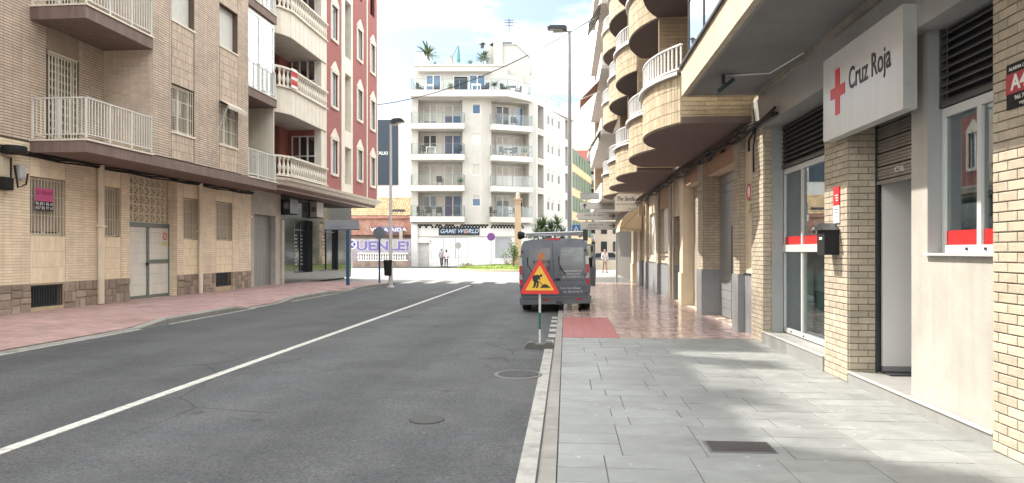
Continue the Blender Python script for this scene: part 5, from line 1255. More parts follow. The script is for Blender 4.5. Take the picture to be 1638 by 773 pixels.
chair(wx(806, .2), .5, zT, 1.0, 'tall dark chair left in the penthouse corner group'); table(wx(818, .5), .9, zT, wick, 'dark table in the penthouse corner seating group'); chair(wx(829, 1), 1.6, zT, -1.3, 'tall dark chair at the right end of the penthouse terrace'); potted(wx(813, .5), .2, zT, 'bush', .8, 'leafy plant between the penthouse corner chairs')
for px, k, rz, lab in ((673, 0, 1.3, 'dark wicker armchair at the left of the lowest left balcony'), (686, 0, 0, 'dark wicker seat in the middle of the lowest left balcony'), (703, 0, .2, 'dark wicker seat near the wide door of the lowest left balcony'), (729, 0, -.5, 'dark wicker seat at the right of the lowest left balcony'), (704, 1, .4, 'dark chair on the second left balcony before closed shutters'), (733, 2, -.6, 'dark chair at the right end of the third left balcony'), (678, 2, .9, 'dark chair beside white lounger on the third left balcony')):
    chair(wx(px, 0), -.2, kz[k], rz, lab)
table(wx(690, 0), -.2, kz[2], white, 'white lounger seat on the third left balcony', 'bench'); potted(wx(736, 0), -.2, kz[1], 'dark', .9, 'dark plant at the right end of the second left balcony')
for px, k, rz, lab in ((789, 0, 1.2, 'dark chair at the left of the lowest right balcony'), (817, 0, -1.2, 'dark chair beside the door of the lowest right balcony'), (804, 2, 1.0, 'dark chair left of the table on the third right balcony'), (821, 2, -.6, 'dark chair right of the table on the third right balcony'), (822, 3, .3, 'dark chair on the top right balcony')):
    p = FA(au(px), 0, .1); chair(p[0], p[1], kz[k], rz, lab)
p = FA(au(812), 0, .1); table(p[0], p[1], kz[2], wick, 'dark table between two chairs on the third right balcony'); p = FA(au(838), 0, .2); potted(p[0], p[1], kz[2], 'dark', 1.1, 'dark bushy plant at the right end of the third right balcony')
# ------------------------------------------------------------------ banner building, villa and graffiti fence
F2 = Frame(*[(606-819)/FPX*76*CA-76*SA, (606-819)/FPX*76*SA+76*CA], YAW)
def v2(px, D, F): p = Vector(((px-819)/FPX*D*CA-D*SA, (px-819)/FPX*D*SA+D*CA, 0)); return F.loc((p.x-F.x, p.y-F.y, 0)).x
def zD_(py, D): return EYE+(402-py)/FPX*D
BN = fempty('banner_building', F2, 'tall plain white building with a long dark navy banner behind the villa', 'building')
b = MB(); b.box(-9, v2(664, 76, F2), 0, 8, 0, zD_(186, 76)); b.box(v2(640, 76, F2), v2(664, 76, F2), .0, 6, zD_(186, 76), zD_(182, 76)); b.build('wall', mat('plain_white_wall', (.62, .60, .57), .85, .04, .5), BN)
b = MB(); b.box(-1.5, v2(637, 76, F2), -.08, -.01, zD_(296, 76), zD_(192, 76)); o = b.build('banner', mat('navy_banner', (.022, .035, .055), .6), BN)
text_obj('lettering', 'TALKI', .5, white, o, PY(-.08, -1), v2(611, 76, F2), zD_(245.5, 76), .005, sx=1, bold=.01)
b = MB(); b.box(v2(640, 76, F2), v2(648, 76, F2), 1, 2, zD_(182, 76), zD_(178, 76)); b.box(v2(613, 76, F2), v2(630, 76, F2), 1, 3, zD_(186, 76), zD_(181, 76)); b.build('rooftop_box', whS, BN)
F3 = Frame(*[(540-819)/FPX*63*CA-63*SA, (540-819)/FPX*63*SA+63*CA], YAW)
VI = fempty('villa', F3, 'low old villa with pale clay tile roof and faded red wall', 'house'); f3 = lambda px, D=63: v2(px, D, F3)
oldR = mat('faded_red_render', (.36, .17, .13), .9, .2, 2, .3, 40, stain=.25, grime=((.40, .30, .24), .7, 1.5)); oldS = mat('old_stone_wall', (.23, .17, .14), .9, .25, 2.5, .4, 30, stain=.3, grime=((.35, .28, .23), .6, 1.2))
b = MB(); b.box(-6, f3(658.5), 3.0, 9, 0, zD_(372, 66)); b.build('wall', oldS, VI); b = MB(); b.box(-6, f3(659), 2.6, 3.0, zD_(376, 66), zD_(347, 66)); b.box(-6, f3(659), 2.4, 2.6, zD_(350, 66), zD_(346, 66)); b.build('red_parapet', oldR, VI)
tileM = mat('clay_roof_tile', (.52, .38, .23), .85, .2, 6, isl=.25, stain=.2); za, zb = zD_(346, 66), zD_(316, 70)
b = MB(); nx = 46; ny = 11; xa, xb = -5.0, f3(659, 66)
for j in range(ny):
    y0, y1 = 3.0+j*.42, 3.0+(j+1)*.42+.06; z0, z1 = za+(zb-za)*j/ny, za+(zb-za)*(j+1)/ny-.02
    for i in range(nx):
        x = xa+(xb-xa)*i/nx; w_ = (xb-xa)/nx; P = []
        for (yy, zz) in ((y0, z0+.05), (y1, z1+.02)):
            for a in range(5): t = math.pi*a/4; P.append((x+w_/2-w_*.42*math.cos(t), yy, zz+.11*math.sin(t)))
        b.add(P, [(a, a+1, a+6, a+5) for a in range(4)])
b.build('roof_tile', tileM, VI, norm=False, kind='stuff'); b = MB(); b.add([(xa, 3, za-.02), (xb, 3, za-.02), (xb, 3+ny*.42, zb-.02), (xa, 3+ny*.42, zb-.02), (xa, 3, za-.3), (xb, 3, za-.3), (xb, 8, za-.3), (xa, 8, za-.3)], [(0, 1, 2, 3), (0, 1, 5, 4), (1, 2, 6, 5), (3, 0, 4, 7)]); b.build('roof', tileM, VI)
b = MB(); c = f3(636, 67); b.box(c-.7, c+.7, 3.9, 4.4, zD_(346, 66), zD_(335, 67)); b.build('dormer_opening', darkM, VI)
b = MB(); b.box(f3(640, 65.5), f3(645, 65.5), 2.0, 2.3, .0, zD_(368, 65.5)); b.box(f3(640, 65.5)-.3, f3(648, 65.5), 2.0, 2.3, .0, zD_(395, 65.5)); b.build('white_column', offW, VI)
for px in (572, 590, 612, 628): windowp(VI, PY(3.0, -1), f3(px, 66), f3(px+8, 66), 1.9, 2.9, dep=.02, fm=mat('old_wood_frame', (.22, .14, .09), .7), n=1, pane=winD, back=intD)
b = MB(); b.box(f3(597, 65), f3(642, 65), 2.45, 2.55, zD_(372, 65), zD_(363, 65)); o = b.build('name_board', mat('purple_board', (.13, .12, .30), .5), VI)
text_obj('lettering', 'VILLA AIDA', .45, white, o, PY(2.45, -1), f3(620, 65), zD_(367.6, 65), .01, sx=1.5, bold=.01)
FE = fempty('garden_fence', F3, 'garden fence with white balusters, stone base and purple graffiti lettering', 'fence')
b = MB(); b.box(-5, f3(656), .0, .35, 0, zD_(417.5, 63)); b.build('base_wall', oldS, FE)
b = MB(); b.box(f3(572), f3(652), .05, .3, zD_(417.4, 63), zD_(416, 63)); b.box(f3(572), f3(652), .05, .3, zD_(406.5, 63), zD_(404.5, 63)); b.build('rail', white, FE)
bb = MB(); H_ = zD_(406.5, 63)-zD_(416, 63); bb.lathe([(.07, 0), (.04, H_*.12), (.085, H_*.4), (.04, H_*.8), (.07, H_)], 7); bmx = bb.mesh('baluster', white)
x = f3(573)
while x < f3(651): link('baluster', bmx, FE, (x, .17, zD_(416, 63))); x += .225
b = MB(); b.box(f3(563), f3(656), .45, .55, 0, zD_(382, 63)); b.build('graffiti_panel', mat('grey_panel', (.30, .27, .27), .8, .2, 2, grime=((.20, .17, .26), .8, 1.2)), FE)
for off, m_, w_, vv in ((.06, mat('graffiti_white', (.40, .39, .42), .7), .002, 0), (.0, mat('graffiti_purple', (.12, .10, .27), .6), .016, .0)):
    text_obj('graffiti_lettering', 'UENLE!', 1.15, m_, FE, PY(.45, -1), f3(611), zD_(394.2, 63), w_, sx=1.33, bold=off+.035, ext=.004)
# ------------------------------------------------------------------ buildings further along the street
def facade(name, D, px, ang, L_, ztop, lab, wm, floors, band=None, shutm=None, nwin=5, depth=8, pitch=3.0, z1=4.0, bal=None):
    o = Vector(((px-819)/FPX*D*CA-D*SA, (px-819)/FPX*D*SA+D*CA, 0)); F = Frame(o.x, o.y, YAW-R(ang)); e = fempty(name, F, lab, 'building')  # local y runs along the facade, +x towards the street
    q = MB(); q.box(-depth, 0, 0, L_, 0, ztop); q.build('wall', wm, e)
    for k in range(floors):
        z = z1+pitch*k
        if band: q = MB(); q.box(0, .10, -.1, L_, z-.85, z+.1); q.build('band', band, e)
        for i in range(nwin):
            u = L_*(i+.25)/nwin; w_ = L_/nwin*.5; M_ = PX(0, 1)
            q = MB(); q.mbox(M_, u, u+w_*1.5, z+.25, z+2.05, .01, .06); wn = q.build('window', shutm or darkg, e); q = MB(); q.mbox(M_, u+w_*.35, u+w_*.65, z+.4, z+1.85, .061, .07); q.build('pane', darkg if shutm else white, wn)
    if bal:
        for k in range(floors): q = MB(); q.box(0, .9, L_*.1, L_*.9, z1+pitch*k-.15, z1+pitch*k+.8); q.build('balcony', bal, e)
    return e
ochre = mat('ochre_render', (.50, .36, .20), .85, .07, 1, streak=.1)
facade('apartment_building', 80, 903, 14.3, 22.5, 14.2, 'ochre apartment block with dark green shutters beyond the white corner building', ochre, 4, ochre, mat('green_shutter', (.035, .10, .06), .6), 9, z1=3.3)
facade('apartment_building', 104, 940, 8, 14, 16.8, 'narrow dark red building far along the street', redW, 5, None, None, 5, z1=3.5, bal=greyM)
facade('apartment_building', 120, 925, 10, 20, 20, 'distant pale cream building closing the street', whW, 5, None, None, 5)
e = empty('apartment_building', (4.0, 118, 0), 0, 'pale far building across the end of the side street', 'building'); q = MB(); q.box(-5, 12, 0, 10, 0, 21); q.build('wall', mat('far_cream', (.55, .47, .37), .85, .06, .5), e)
for k in range(6):
    for i in range(6):
        q = MB(); q.box(-4+i*2, -3+i*2, -.06, -.001, 1.5+k*3, 3.2+k*3); q.build('window', darkg, e)
# terracotta and white block with awnings beyond the round balconies
NB = empty('apartment_building', (XR, 31.0, 0), 0, 'dark red and brick block with white slanting balcony parapets and striped awnings', 'building')
q = MB(); q.box(0, 9, .02, 15, 3.9, 21); q.build('wall', redW, NB); q = MB(); q.box(.2, 9, .03, 15, 0, 3.9); q.build('shop_floor', mat('shop_dark', (.09, .08, .07), .8), NB)
q = MB(); q.box(-1.35, 0, 13.5, 15, 4, 21); q.build('brick_bay', brickY, NB)
for k in range(6):
    z = 3.9+k*2.95; xo = -1.62-.0*k
    q = MB(); q.box(xo, 0, .3, 13.4, z-.0, z+.16); q.build('balcony_slab', whS, NB)
    q = MB(); q.prism([(.3, z+.16), (13.4, z+.16), (13.4, z+.95), (.3, z+.75)], PX(xo, -1), -.08, 0); q.box(xo+.08, 0, .3, .38, z+.16, z+.8); q.build('parapet', white, NB)
    q = MB(); q.box(-.9, 0, 4.2, 4.4, z+.16, z+2.94); q.box(-.9, 0, 9, 9.2, z+.16, z+2.94); q.build('divider', redW, NB)
    q = MB(); q.box(-.08, -.01, 1, 3.6, z+.3, z+2.4); q.box(-.08, -.01, 5.2, 8, z+.3, z+2.4); q.build('window', darkg, NB)
grA = mat('green_awning', (.03, .16, .12), .8); orA = mat('terracotta_awning', (.38, .17, .09), .85)
for (y, z, m_, lab) in ((.7, 12.4, grA, 'dark green striped awning hanging from an upper balcony'), (2.2, 9.2, orA, 'terracotta awning reaching out over the street'), (.7, 6.6, grA, 'green and white awning on the lowest white balcony')):
    e = empty('balcony_awning', (XR-1.62, 31+y, z), 0, lab, 'awning'); q = MB(); out = .55 if m_ is grA else .9
    for i in range(8):
        q.use(m_ if i % 2 == 0 or m_ is orA else white); q.add([(0, i*.3, .55), (0, i*.3+.3, .55), (-out, i*.3+.3, -.35), (-out, i*.3, -.35)], [(0, 1, 2, 3)]); q.add([(-out, i*.3, -.35), (-out, i*.3+.3, -.35), (-out, i*.3+.3, -.52), (-out, i*.3, -.52)], [(0, 1, 2, 3)])
    q.build('canvas', None, e, norm=False); 
    for ya_ in (0, 2.4): q = MB(); q.tube([(0, ya_, 0), (-out, ya_, -.36)], .02, 5); q.build('arm', whiteM, e)
for i, (y, z) in enumerate(((1.2, 10.9), (.6, 7.9))):
    e = empty('air_conditioner', (XR-1.2, 31-.35, z), 0, ['grey air conditioner hung on the end wall, upper one', 'grey air conditioner hung on the end wall, lower one'][i], 'air conditioner'); q = MB(); q.box(-.4, .4, -.0, .3, 0, .6); q.build('casing', acm, e); q = MB(); q.lathe([(.02, -.01), (.22, -.01), (.24, 0)], 16, c=(0, .3), ax='y'); q.build('fan', darkM, e)
# ------------------------------------------------------------------ island, monument, greenery
def at(px, D): return Vector(((px-819)/FPX*D*CA-D*SA, (px-819)/FPX*D*SA+D*CA, 0))
ic = at(832, 55.5); q = MB(); n = 40; ring = [(math.cos(2*math.pi*i/n)*5.6, math.sin(2*math.pi*i/n)*4.2) for i in range(n)]
q.prism(ring, XYZ, 0, .15); q.build('island_kerb', mat('pale_kerb', (.50, .46, .36), .85), None, (ic.x, ic.y, .0), kind='structure')
q = MB(); rr = random.Random(5); rings = [1, .93, .75, .5, .25]; hz = [.15, .2, .34, .42, .46]; vs = []
for s, h in zip(rings, hz): vs += [(x*s*.965, y*s*.965, h+rr.uniform(-.02, .02)) for x, y in ring]
vs.append((0, 0, .47)); q.add(vs, [(k*n+i, k*n+(i+1) % n, (k+1)*n+(i+1) % n, (k+1)*n+i) for k in range(4) for i in range(n)]+[(4*n+i, 4*n+(i+1) % n, 5*n) for i in range(n)])
for i in range(9000):
    a = rr.uniform(0, 6.283); s = math.sqrt(rr.random())*.95; x, y = 5.4*s*math.cos(a), 4.05*s*math.sin(a); z = .47-.3*s*s; h = rr.uniform(.04, .10); t = rr.uniform(0, 3.14); dx, dy = .03*math.cos(t), .03*math.sin(t)
    q.add([(x-dx, y-dy, z), (x+dx, y+dy, z), (x+rr.uniform(-.03, .03), y, z+h)], [(0, 1, 2)])
q.build('lawn', grass, None, (ic.x, ic.y, 0), norm=False, kind='stuff')
wp = at(720, 64.2); q = MB(); q.box(-9, 10, -1.6, 1.0, -.02, .13); q.build('far_pavement', mat('far_paving', (.13, .125, .12), .9, .1, 2), None, (wp.x, wp.y, 0), (0, 0, YAW), kind='structure')
mp_ = at(828.5, 55); mon = empty('monument_column', (mp_.x, mp_.y, .4), YAW, 'slim stone monument column topped by a small statue on the green island', 'monument')
H_ = zD_(318, 55)-.4; sand = mat('sandstone', (.50, .37, .25), .85, .08, 2, stain=.15)
q = MB(); q.box(-.55, .55, -.55, .55, -.2, .5); q.box(-.42, .42, -.42, .42, .5, .8); q.build('pedestal', sand, mon)
q = MB(); a, b_ = .30, .22; q.add([(-a, -a, .8), (a, -a, .8), (a, a, .8), (-a, a, .8), (-b_, -b_, H_-.35), (b_, -b_, H_-.35), (b_, b_, H_-.35), (-b_, b_, H_-.35)], [(0, 1, 5, 4), (1, 2, 6, 5), (2, 3, 7, 6), (3, 0, 4, 7), (4, 5, 6, 7)]); q.build('shaft', sand, mon)
q = MB(); q.box(-.28, .28, -.28, .28, H_-.35, H_-.25); q.box(-.22, .22, -.22, .22, H_-.25, H_-.1); q.box(-.32, .32, -.32, .32, H_-.1, H_); q.build('capital', sand, mon)
q = MB(); q.lathe([(.15, H_), (.17, H_+.12), (.11, H_+.3), (.14, H_+.42), (.05, H_+.50), (.07, H_+.56), (.075, H_+.62), (.03, H_+.69)], 9); q.tube([(-.12, 0, H_+.4), (-.18, 0, H_+.25)], .035, 5); q.tube([(.12, 0, H_+.4), (.16, -.06, H_+.28)], .035, 5); q.build('statue', mat('pale_stone', (.48, .42, .33), .8), mon, smooth=True)
sp = at(821.5, 53); e = empty('rose_bush', (sp.x, sp.y, .3), 0, 'tall loose thorny shrub beside the monument column', 'bush'); rr = random.Random(9)
q = MB(); l2 = MB()
for i in range(9):
    a = rr.uniform(0, 6.28); tx, ty = .55*math.cos(a)*rr.random(), .5*math.sin(a)*rr.random(); h = rr.uniform(1.0, 2.0); q.tube([(0, 0, 0), (tx*.5, ty*.5, h*.6), (tx, ty, h)], [.03, .02, .01], 5); leaves(l2, (tx*.8, ty*.8, h*.8), (.35, .35, .6), 60, .13, .05, rr)
q.build('stem', barkM, e); l2.build('foliage', leafM, e, norm=False)
sp = at(811, 57); e = empty('bare_bush', (sp.x, sp.y, .3), 0, 'thin pale shrub left of the monument', 'bush'); q = MB(); l2 = MB()
for i in range(14): a = rr.uniform(0, 6.28); r_ = rr.uniform(.1, .6); h = rr.uniform(.6, 1.3); q.tube([(0, 0, 0), (r_*math.cos(a), r_*math.sin(a), h)], [.02, .008], 4); leaves(l2, (r_*math.cos(a), r_*math.sin(a), h), (.2, .2, .25), 14, .1, .03, rr)
q.build('stem', barkM, e); l2.build('foliage', mat('grey_green_leaf', (.16, .19, .12), .7, .2, 4), e, norm=False)
sp = at(748, 60); e = empty('low_bush', (sp.x, sp.y, .15), 0, 'small dry clump at the left tip of the grass island', 'bush'); l2 = MB(); leaves(l2, (0, 0, .15), (.7, .4, .2), 260, .12, .04, rr); l2.build('foliage', mat('dry_leaf', (.20, .17, .10), .8, .2, 4), e, norm=False)
yp = at(879, 56); e = empty('yucca_tree', (yp.x, yp.y, .0), 0, 'branching yucca palm with spiky green heads behind the van', 'tree')
q = MB(); q.tube([(0, 0, 0), (.05, 0, 1.2), (-.1, 0, 2.2)], [.22, .17, .13], 8); hd = [(-1.0, .1, 2.9), (-.45, -.2, 3.6), (.15, .1, 3.3), (.65, -.1, 3.7), (1.05, .1, 2.8), (-.1, .3, 2.7), (-.75, .2, 3.5)]
for h in hd: q.tube([(0, 0, 1.6), (h[0]*.6, h[1], h[2]*.7), (h[0], h[1], h[2]-.15)], [.12, .09, .07], 6)
q.build('trunk', barkM, e, smooth=True); l2 = MB()
for h in hd: swords(l2, h, 170, 1.05, .045, .35, rr, -.8, 1.4)
l2.build('crown', leafD, e, norm=False)
# ------------------------------------------------------------------ street furniture
def lamp(px, Y, D, ztop, dirx, lab, arm, r0, r1, mpole):
    p = Vector((D, Y, 0)); e = empty('street_lamp', p, 0, lab, 'street lamp')
    q = MB(); q.lathe([(r0*1.9, 0), (r0*1.9, .03), (r0*1.2, .05), (r0, .8), (r0*.95, 1.0), (r1, ztop-.1)], 12); q.build('pole', mpole, e, smooth=True)
    q = MB(); s = dirx
    q.box(min(0, s*arm), max(0, s*arm), -.04, .04, ztop-.16, ztop-.09); q.build('arm', mpole, e)
    q = MB(); hl = arm*.8+.25; x0, x1 = s*(arm*.15), s*(arm*.15+hl)
    q.prism([(x0, ztop-.08), (x1, ztop-.02), (x1+s*.03, ztop+.05), (x1-s*.1, ztop+.13), (x0+s*.1, ztop+.12), (x0, ztop+.05)], PY(-.17, 1), 0, .34); o = q.build('lamp_head', darkM, e)
    q = MB(); q.prism([(x0+s*.2, ztop-.10), (x1-s*.08, ztop-.05), (x1-s*.08, ztop-.0), (x0+s*.2, ztop-.05)], PY(-.13, 1), 0, .26); q.build('diffuser', mat('lamp_glass', (.50, .50, .48), .3), o)
    return e
lx, ly = at(911.5, 30).x, 30.0; tY = 30.0
h1_ = FR_.hit(911, 46, 1, 30); lamp(0, 30, h1_.x, h1_.z, -1, 'tall grey street lamp with flat dark head behind the parked van', .72, .105, .065, mat('lamp_grey', (.30, .31, .31), .5, .06, 3))
g1_ = G(625, 456, .1); h2_ = FR_.hit(625, 195, 1, g1_.y); lamp(0, g1_.y, h2_.x, h2_.z, 1, 'white street lamp pole with small dark head at the pavement corner by the litter bin', .32, .085, .05, mat('lamp_white', (.58, .57, .55), .5, .06, 3))
bz0, bz1 = FR_.hit(622, 441, 1, g1_.y).z, FR_.hit(622, 416, 1, g1_.y).z
e = empty('litter_bin', (h2_.x-.06, g1_.y-.26, bz0), 0, 'black litter bin strapped to the white lamp pole', 'litter bin'); H_ = bz1-bz0; q = MB(); q.lathe([(.13, 0), (.15, .02), (.175, H_*.85), (.195, H_*.86), (.195, H_*.93), (.17, H_), (.14, H_), (.13, H_*.8)], 16); q.build('body', blackP, e, smooth=True); q = MB(); q.box(-.03, .03, .15, .25, H_*.3, H_*.36); q.box(-.03, .03, .15, .25, H_*.7, H_*.76); q.build('strap', greyM, e)
blueP = mat('blue_post', (.02, .07, .16), .45, .1, 4)
def post_sign(px, pyb, r, m_, lab, nm='sign_post', z=.1):
    g = G(px, pyb, z); e = empty(nm, (g.x, g.y, z), YAW, lab, 'road sign'); q = MB(); return g, e
g, e = post_sign(556.5, 457.5, .07, blueP, 'grey street name plate on a thick blue post at the granite shop corner')
zt_ = FR_.hit(556, 352, 1, g.y).z; zb_ = FR_.hit(556, 367, 1, g.y).z; q = MB(); q.lathe([(.075, -.1), (.07, zb_-.1)], 12); q.build('post', blueP, e, smooth=True)
w0 = (519-556.5)/FPX*g.y*1.02; w1 = (574.5-556.5)/FPX*g.y*1.02; q = MB(); q.box(w0, w1, -.04, .04, zb_-.1, zt_-.1); o = q.build('plate', mat('plate_grey', (.24, .25, .27), .5, .05, 3), e)
q = MB(); q.box(w0-.02, w1+.02, -.045, .045, zb_-.13, zb_-.101); q.build('plate_rim', darkM, o); text_obj('graffiti', 'Kcoper', .16, mat('graffiti_blue', (.12, .10, .28), .5), o, PY(-.04, -1), (w0+w1)/2-.2, zb_-.0, .004, shear=.5)
g, e = post_sign(607, 454, .05, blueP, 'dark grey back of a round sign on a slim blue post at the pavement corner')
zc_ = FR_.hit(607, 373.5, 1, g.y).z-.1; q = MB(); q.lathe([(.045, -.1), (.04, zc_+.3)], 10); q.build('post', blueP, e, smooth=True); q = MB(); q.lathe([(.001, -.05), (.27, -.05), (.27, -.035), (.001, -.035)], 24, c=(0, zc_), ax='y'); q.build('disc', mat('disc_back', (.13, .15, .16), .5), e)
def disc_sign(px, py, r, D, pyb, front, lab, bar=None):
    p = at(px, D); e = empty('round_road_sign', (p.x, p.y, .1), YAW, lab, 'road sign'); z = zD_(py, D)-.1; q = MB(); q.lathe([(.04, 0), (.04, z+.2)], 8); q.build('post', greyM, e); q = MB(); q.lathe([(.001, -.06), (r, -.06), (r, -.045), (.001, -.045)], 24, c=(0, z), ax='y'); o = q.build('disc', front, e)
    if bar:
        q = MB(); q.lathe([(r*.8, -.061), (r, -.061), (r, -.066), (r*.8, -.066), (r*.8, -.061)], 24, c=(0, z), ax='y'); q.prism([(-r*.7-.04, r*.7), (-r*.7, r*.7+.04), (r*.7+.04, -r*.7), (r*.7, -r*.7-.04)], lambda u, v, w: (u, -.061-w, z+v), 0, .005); q.prism([(-r*.7-.04, -r*.7), (-r*.7, -r*.7-.04), (r*.7+.04, r*.7), (r*.7, r*.7+.04)], lambda u, v, w: (u, -.067-w, z+v), 0, .005); q.build('red_ring', bar, o)
disc_sign(785.5, 379, .33, 57, 420, mat('sign_blue', (.06, .05, .28), .4), 'round blue no stopping sign with red ring in front of the game shop', mat('ring_purple', (.26, .05, .15), .5))
disc_sign(733, 393, .28, 60, 425, mat('disc_back2', (.25, .27, .25), .5), 'grey back of a small round road sign near the two pedestrians')
disc_sign(563, 391, .42, 57, 425, mat('sign_blue2', (.07, .06, .25), .4), 'round blue road sign seen beside the blue street name post', white)
# works sign on its rubber foot
g = G(863.5, 557); wsn = empty('roadworks_sign', (g.x, g.y, 0), YAW*.3, 'red and yellow triangular roadworks sign on a striped pole and rubber foot', 'road sign')
t = g.y; q = MB(); q.prism([(-.235, 0), (.235, 0), (.235, .05), (.18, .10), (.10, .105), (.07, .075), (-.07, .075), (-.10, .105), (-.18, .10), (-.235, .05)], PY(-.13, 1), 0, .26); q.build('rubber_foot', mat('rubber', (.10, .098, .09), .8, .2, 8, .4, 60), wsn)
q = MB(); q.box(-.21, .21, -.12, .12, .0, .02); 
zt_ = EYE+(402-413)/FPX*t; zb_ = EYE+(402-470)/FPX*t; poleG = mat('pole_galvanised', (.50, .50, .47), .5, .06, 4); poleN = mat('pole_green', (.01, .10, .07), .4)
for a, c, m_ in ((.08, .30, poleG), (.30, .57, poleN), (.57, zt_-.12, poleG)): q = MB(); q.box(-.018, .018, -.018, .018, a, c-.001); q.build('pole_section', m_, wsn)
hw = 32.5/FPX*t; H_ = zt_-zb_
def rtri(s, r, dz=0):
    C3 = [(-hw*s, 0), (hw*s, 0), (0, H_*s)]; cy_ = H_/3*(1-s)+dz; out = []
    for i, c in enumerate(C3):
        a, b_ = C3[i-1], C3[(i+1) % 3]; va = Vector((a[0]-c[0], a[1]-c[1])).normalized(); vb = Vector((b_[0]-c[0], b_[1]-c[1])).normalized()
        for k in range(5): f = k/4; P = Vector(c)+va*r*(1-f)**2+vb*r*f**2; out.append((P.x, P.y+cy_+zb_))
    return out
q = MB(); q.prism(rtri(1, .05), PY(-.04, -1), 0, .012); q.build('red_triangle', mat('signal_red', (.62, .03, .02), .35, .03, 2), wsn)
q = MB(); q.prism(rtri(.71, .025), PY(-.052, -1), .0, .003); q.build('yellow_field', mat('signal_yellow', (.72, .42, .04), .4, .05, 3), wsn)
k_ = mat('sign_ink', (.015, .013, .012), .4); FM = PY(-.0555, -1); s_ = H_*.40; bx, bz = -.02, zb_+H_*.17
def poly(pts, nm): q = MB(); q.prism([(bx+x*s_, bz+y*s_) for x, y in pts], FM, 0, .002); q.build(nm, k_, wsn)
q = MB()
def P_(pts): q.prism([(bx+x*s_, bz+y*s_) for x, y in pts], FM, 0, .002)
P_([(-.42, .78), (-.30, .88), (-.02, .92), (.12, .80), (.02, .62), (-.08, .48), (-.30, .46), (-.34, .60)]); P_([(-.30, .47), (-.12, .47), (-.20, .10), (-.30, 0), (-.44, 0), (-.36, .12)]); P_([(-.12, .48), (-.02, .48), (.02, .22), (-.06, .0), (-.20, 0), (-.12, .2)]); P_([(-.42, .76), (-.34, .78), (-.30, .52), (.02, .40), (-.02, .34), (-.40, .46)]); P_([(-.02, .80), (.08, .78), (.14, .56), (.08, .52)])
P_([(.17+.10*math.cos(a*.785), .86+.10*math.sin(a*.785)) for a in range(8)]); P_([(-.02, .46), (.02, .49), (.36, .16), (.32, .13)]); P_([(.10, 0), (.30, .20), (.45, .28), (.62, .20), (.86, 0)]); q.build('digging_figure', k_, wsn)
# direction boards
g = Vector((at(957, 34).x, 33.6, 0)); e = empty('direction_signs', g, 0, 'stack of four white direction boards with arrows on two poles', 'road sign'); t = 33.6; sg_ = mat('board_white', (.55, .55, .51), .5, .05, 3); z_ = lambda py: EYE+(402-py)/FPX*t; x_ = lambda px: FR_.hit(px, 400, 1, t).x-g.x
for px in (938, 986.5): q = MB(); q.lathe([(.05, 0), (.045, z_(312))], 10, c=(x_(px), 0.06)); q.build('pole', greyM if px > 950 else greyM, e, smooth=True)
for i, (a, b_, yt, yb, left) in enumerate(((928, 984, 309, 320, 0), (928, 986, 324.5, 335.5, 0), (921, 987, 340, 352.5, 1), (928, 987, 355, 368, 0))):
    x0, x1, z0, z1 = x_(a), x_(b_), z_(yb), z_(yt); q = MB(); q.prism([(x0+.15, z0), (x1, z0), (x1, z1), (x0+.15, z1), (x0, (z0+z1)/2)] if left else [(x0, z0), (x1, z0), (x1, z1), (x0, z1)], PY(0, -1), 0, .04); o = q.build('direction_board', sg_ if i else greyM, e)
    FF = PY(-.04, -1); zc_ = (z0+z1)/2; ink = mat('board_ink', (.05, .05, .055), .5)
    q = MB(); w_ = .02; q.mbox(FF, x0+.12, x1-.03, z0+.02, z0+.028, .001, .003); q.mbox(FF, x0+.12, x1-.03, z1-.028, z1-.02, .001, .003)
    if i == 1: q.prism([(x0+.1, zc_), (x0+.22, zc_+.12), (x0+.34, zc_), (x0+.25, zc_), (x0+.25, zc_-.12), (x0+.19, zc_-.12), (x0+.19, zc_)], FF, .001, .004)
    if i >= 2: q.prism([(x1-.08, zc_), (x1-.2, zc_+.13), (x1-.24, zc_+.09), (x1-.17, zc_+.025), (x1-.38, zc_+.025), (x1-.38, zc_-.025), (x1-.17, zc_-.025), (x1-.24, zc_-.09), (x1-.2, zc_-.13)], FF, .001, .004)
    q.build('arrow', ink, o)
    if i: text_obj('lettering', ['', 'Alicante', 'centro de salud', 'guardia civil'][i], .15, ink, o, FF, (x0+x1)/2+(.45 if i == 1 else -.15), zc_+.05, .004); 
    if i == 3: text_obj('lettering', 'instalaciones', .12, ink, o, FF, (x0+x1)/2-.3, zc_-.09, .004)
# pedestrian crossing sign on the lamp pole
a_ = FR_.hit(915, 360, 1, 29.7); b_ = FR_.hit(928.5, 375, 1, 29.7); e = empty('crossing_sign', ((a_.x+b_.x)/2, 29.7, b_.z), 0, 'square blue pedestrian crossing sign above the van roof', 'road sign'); w_ = b_.x-a_.x; H_ = a_.z-b_.z
q = MB(); q.box(-w_/2, w_/2, 0, .03, 0, H_); q.build('blue_plate', mat('crossing_blue', (.03, .16, .45), .4), e); q = MB(); q.prism([(0, H_*.88), (w_*.42, H_*.12), (-w_*.42, H_*.12)], PY(0, -1), .001, .005); q.build('white_triangle', white, e)
q = MB(); F_ = PY(-.0055, -1); q.prism([(-.03, H_*.5), (.03, H_*.5), (.02, H_*.3), (.07, H_*.15), (.04, H_*.15), (0, H_*.27), (-.05, H_*.15), (-.08, H_*.15), (-.02, H_*.32)], F_, 0, .003); q.prism([(.03*math.cos(i), H_*.57+.03*math.sin(i)) for i in range(6)], F_, 0, .003); q.build('walking_figure', k_, e); q = MB(); q.box(-w_/2-.12, -w_/2, .01, .03, H_*.4, H_*.5); q.build('bracket', greyM, e)
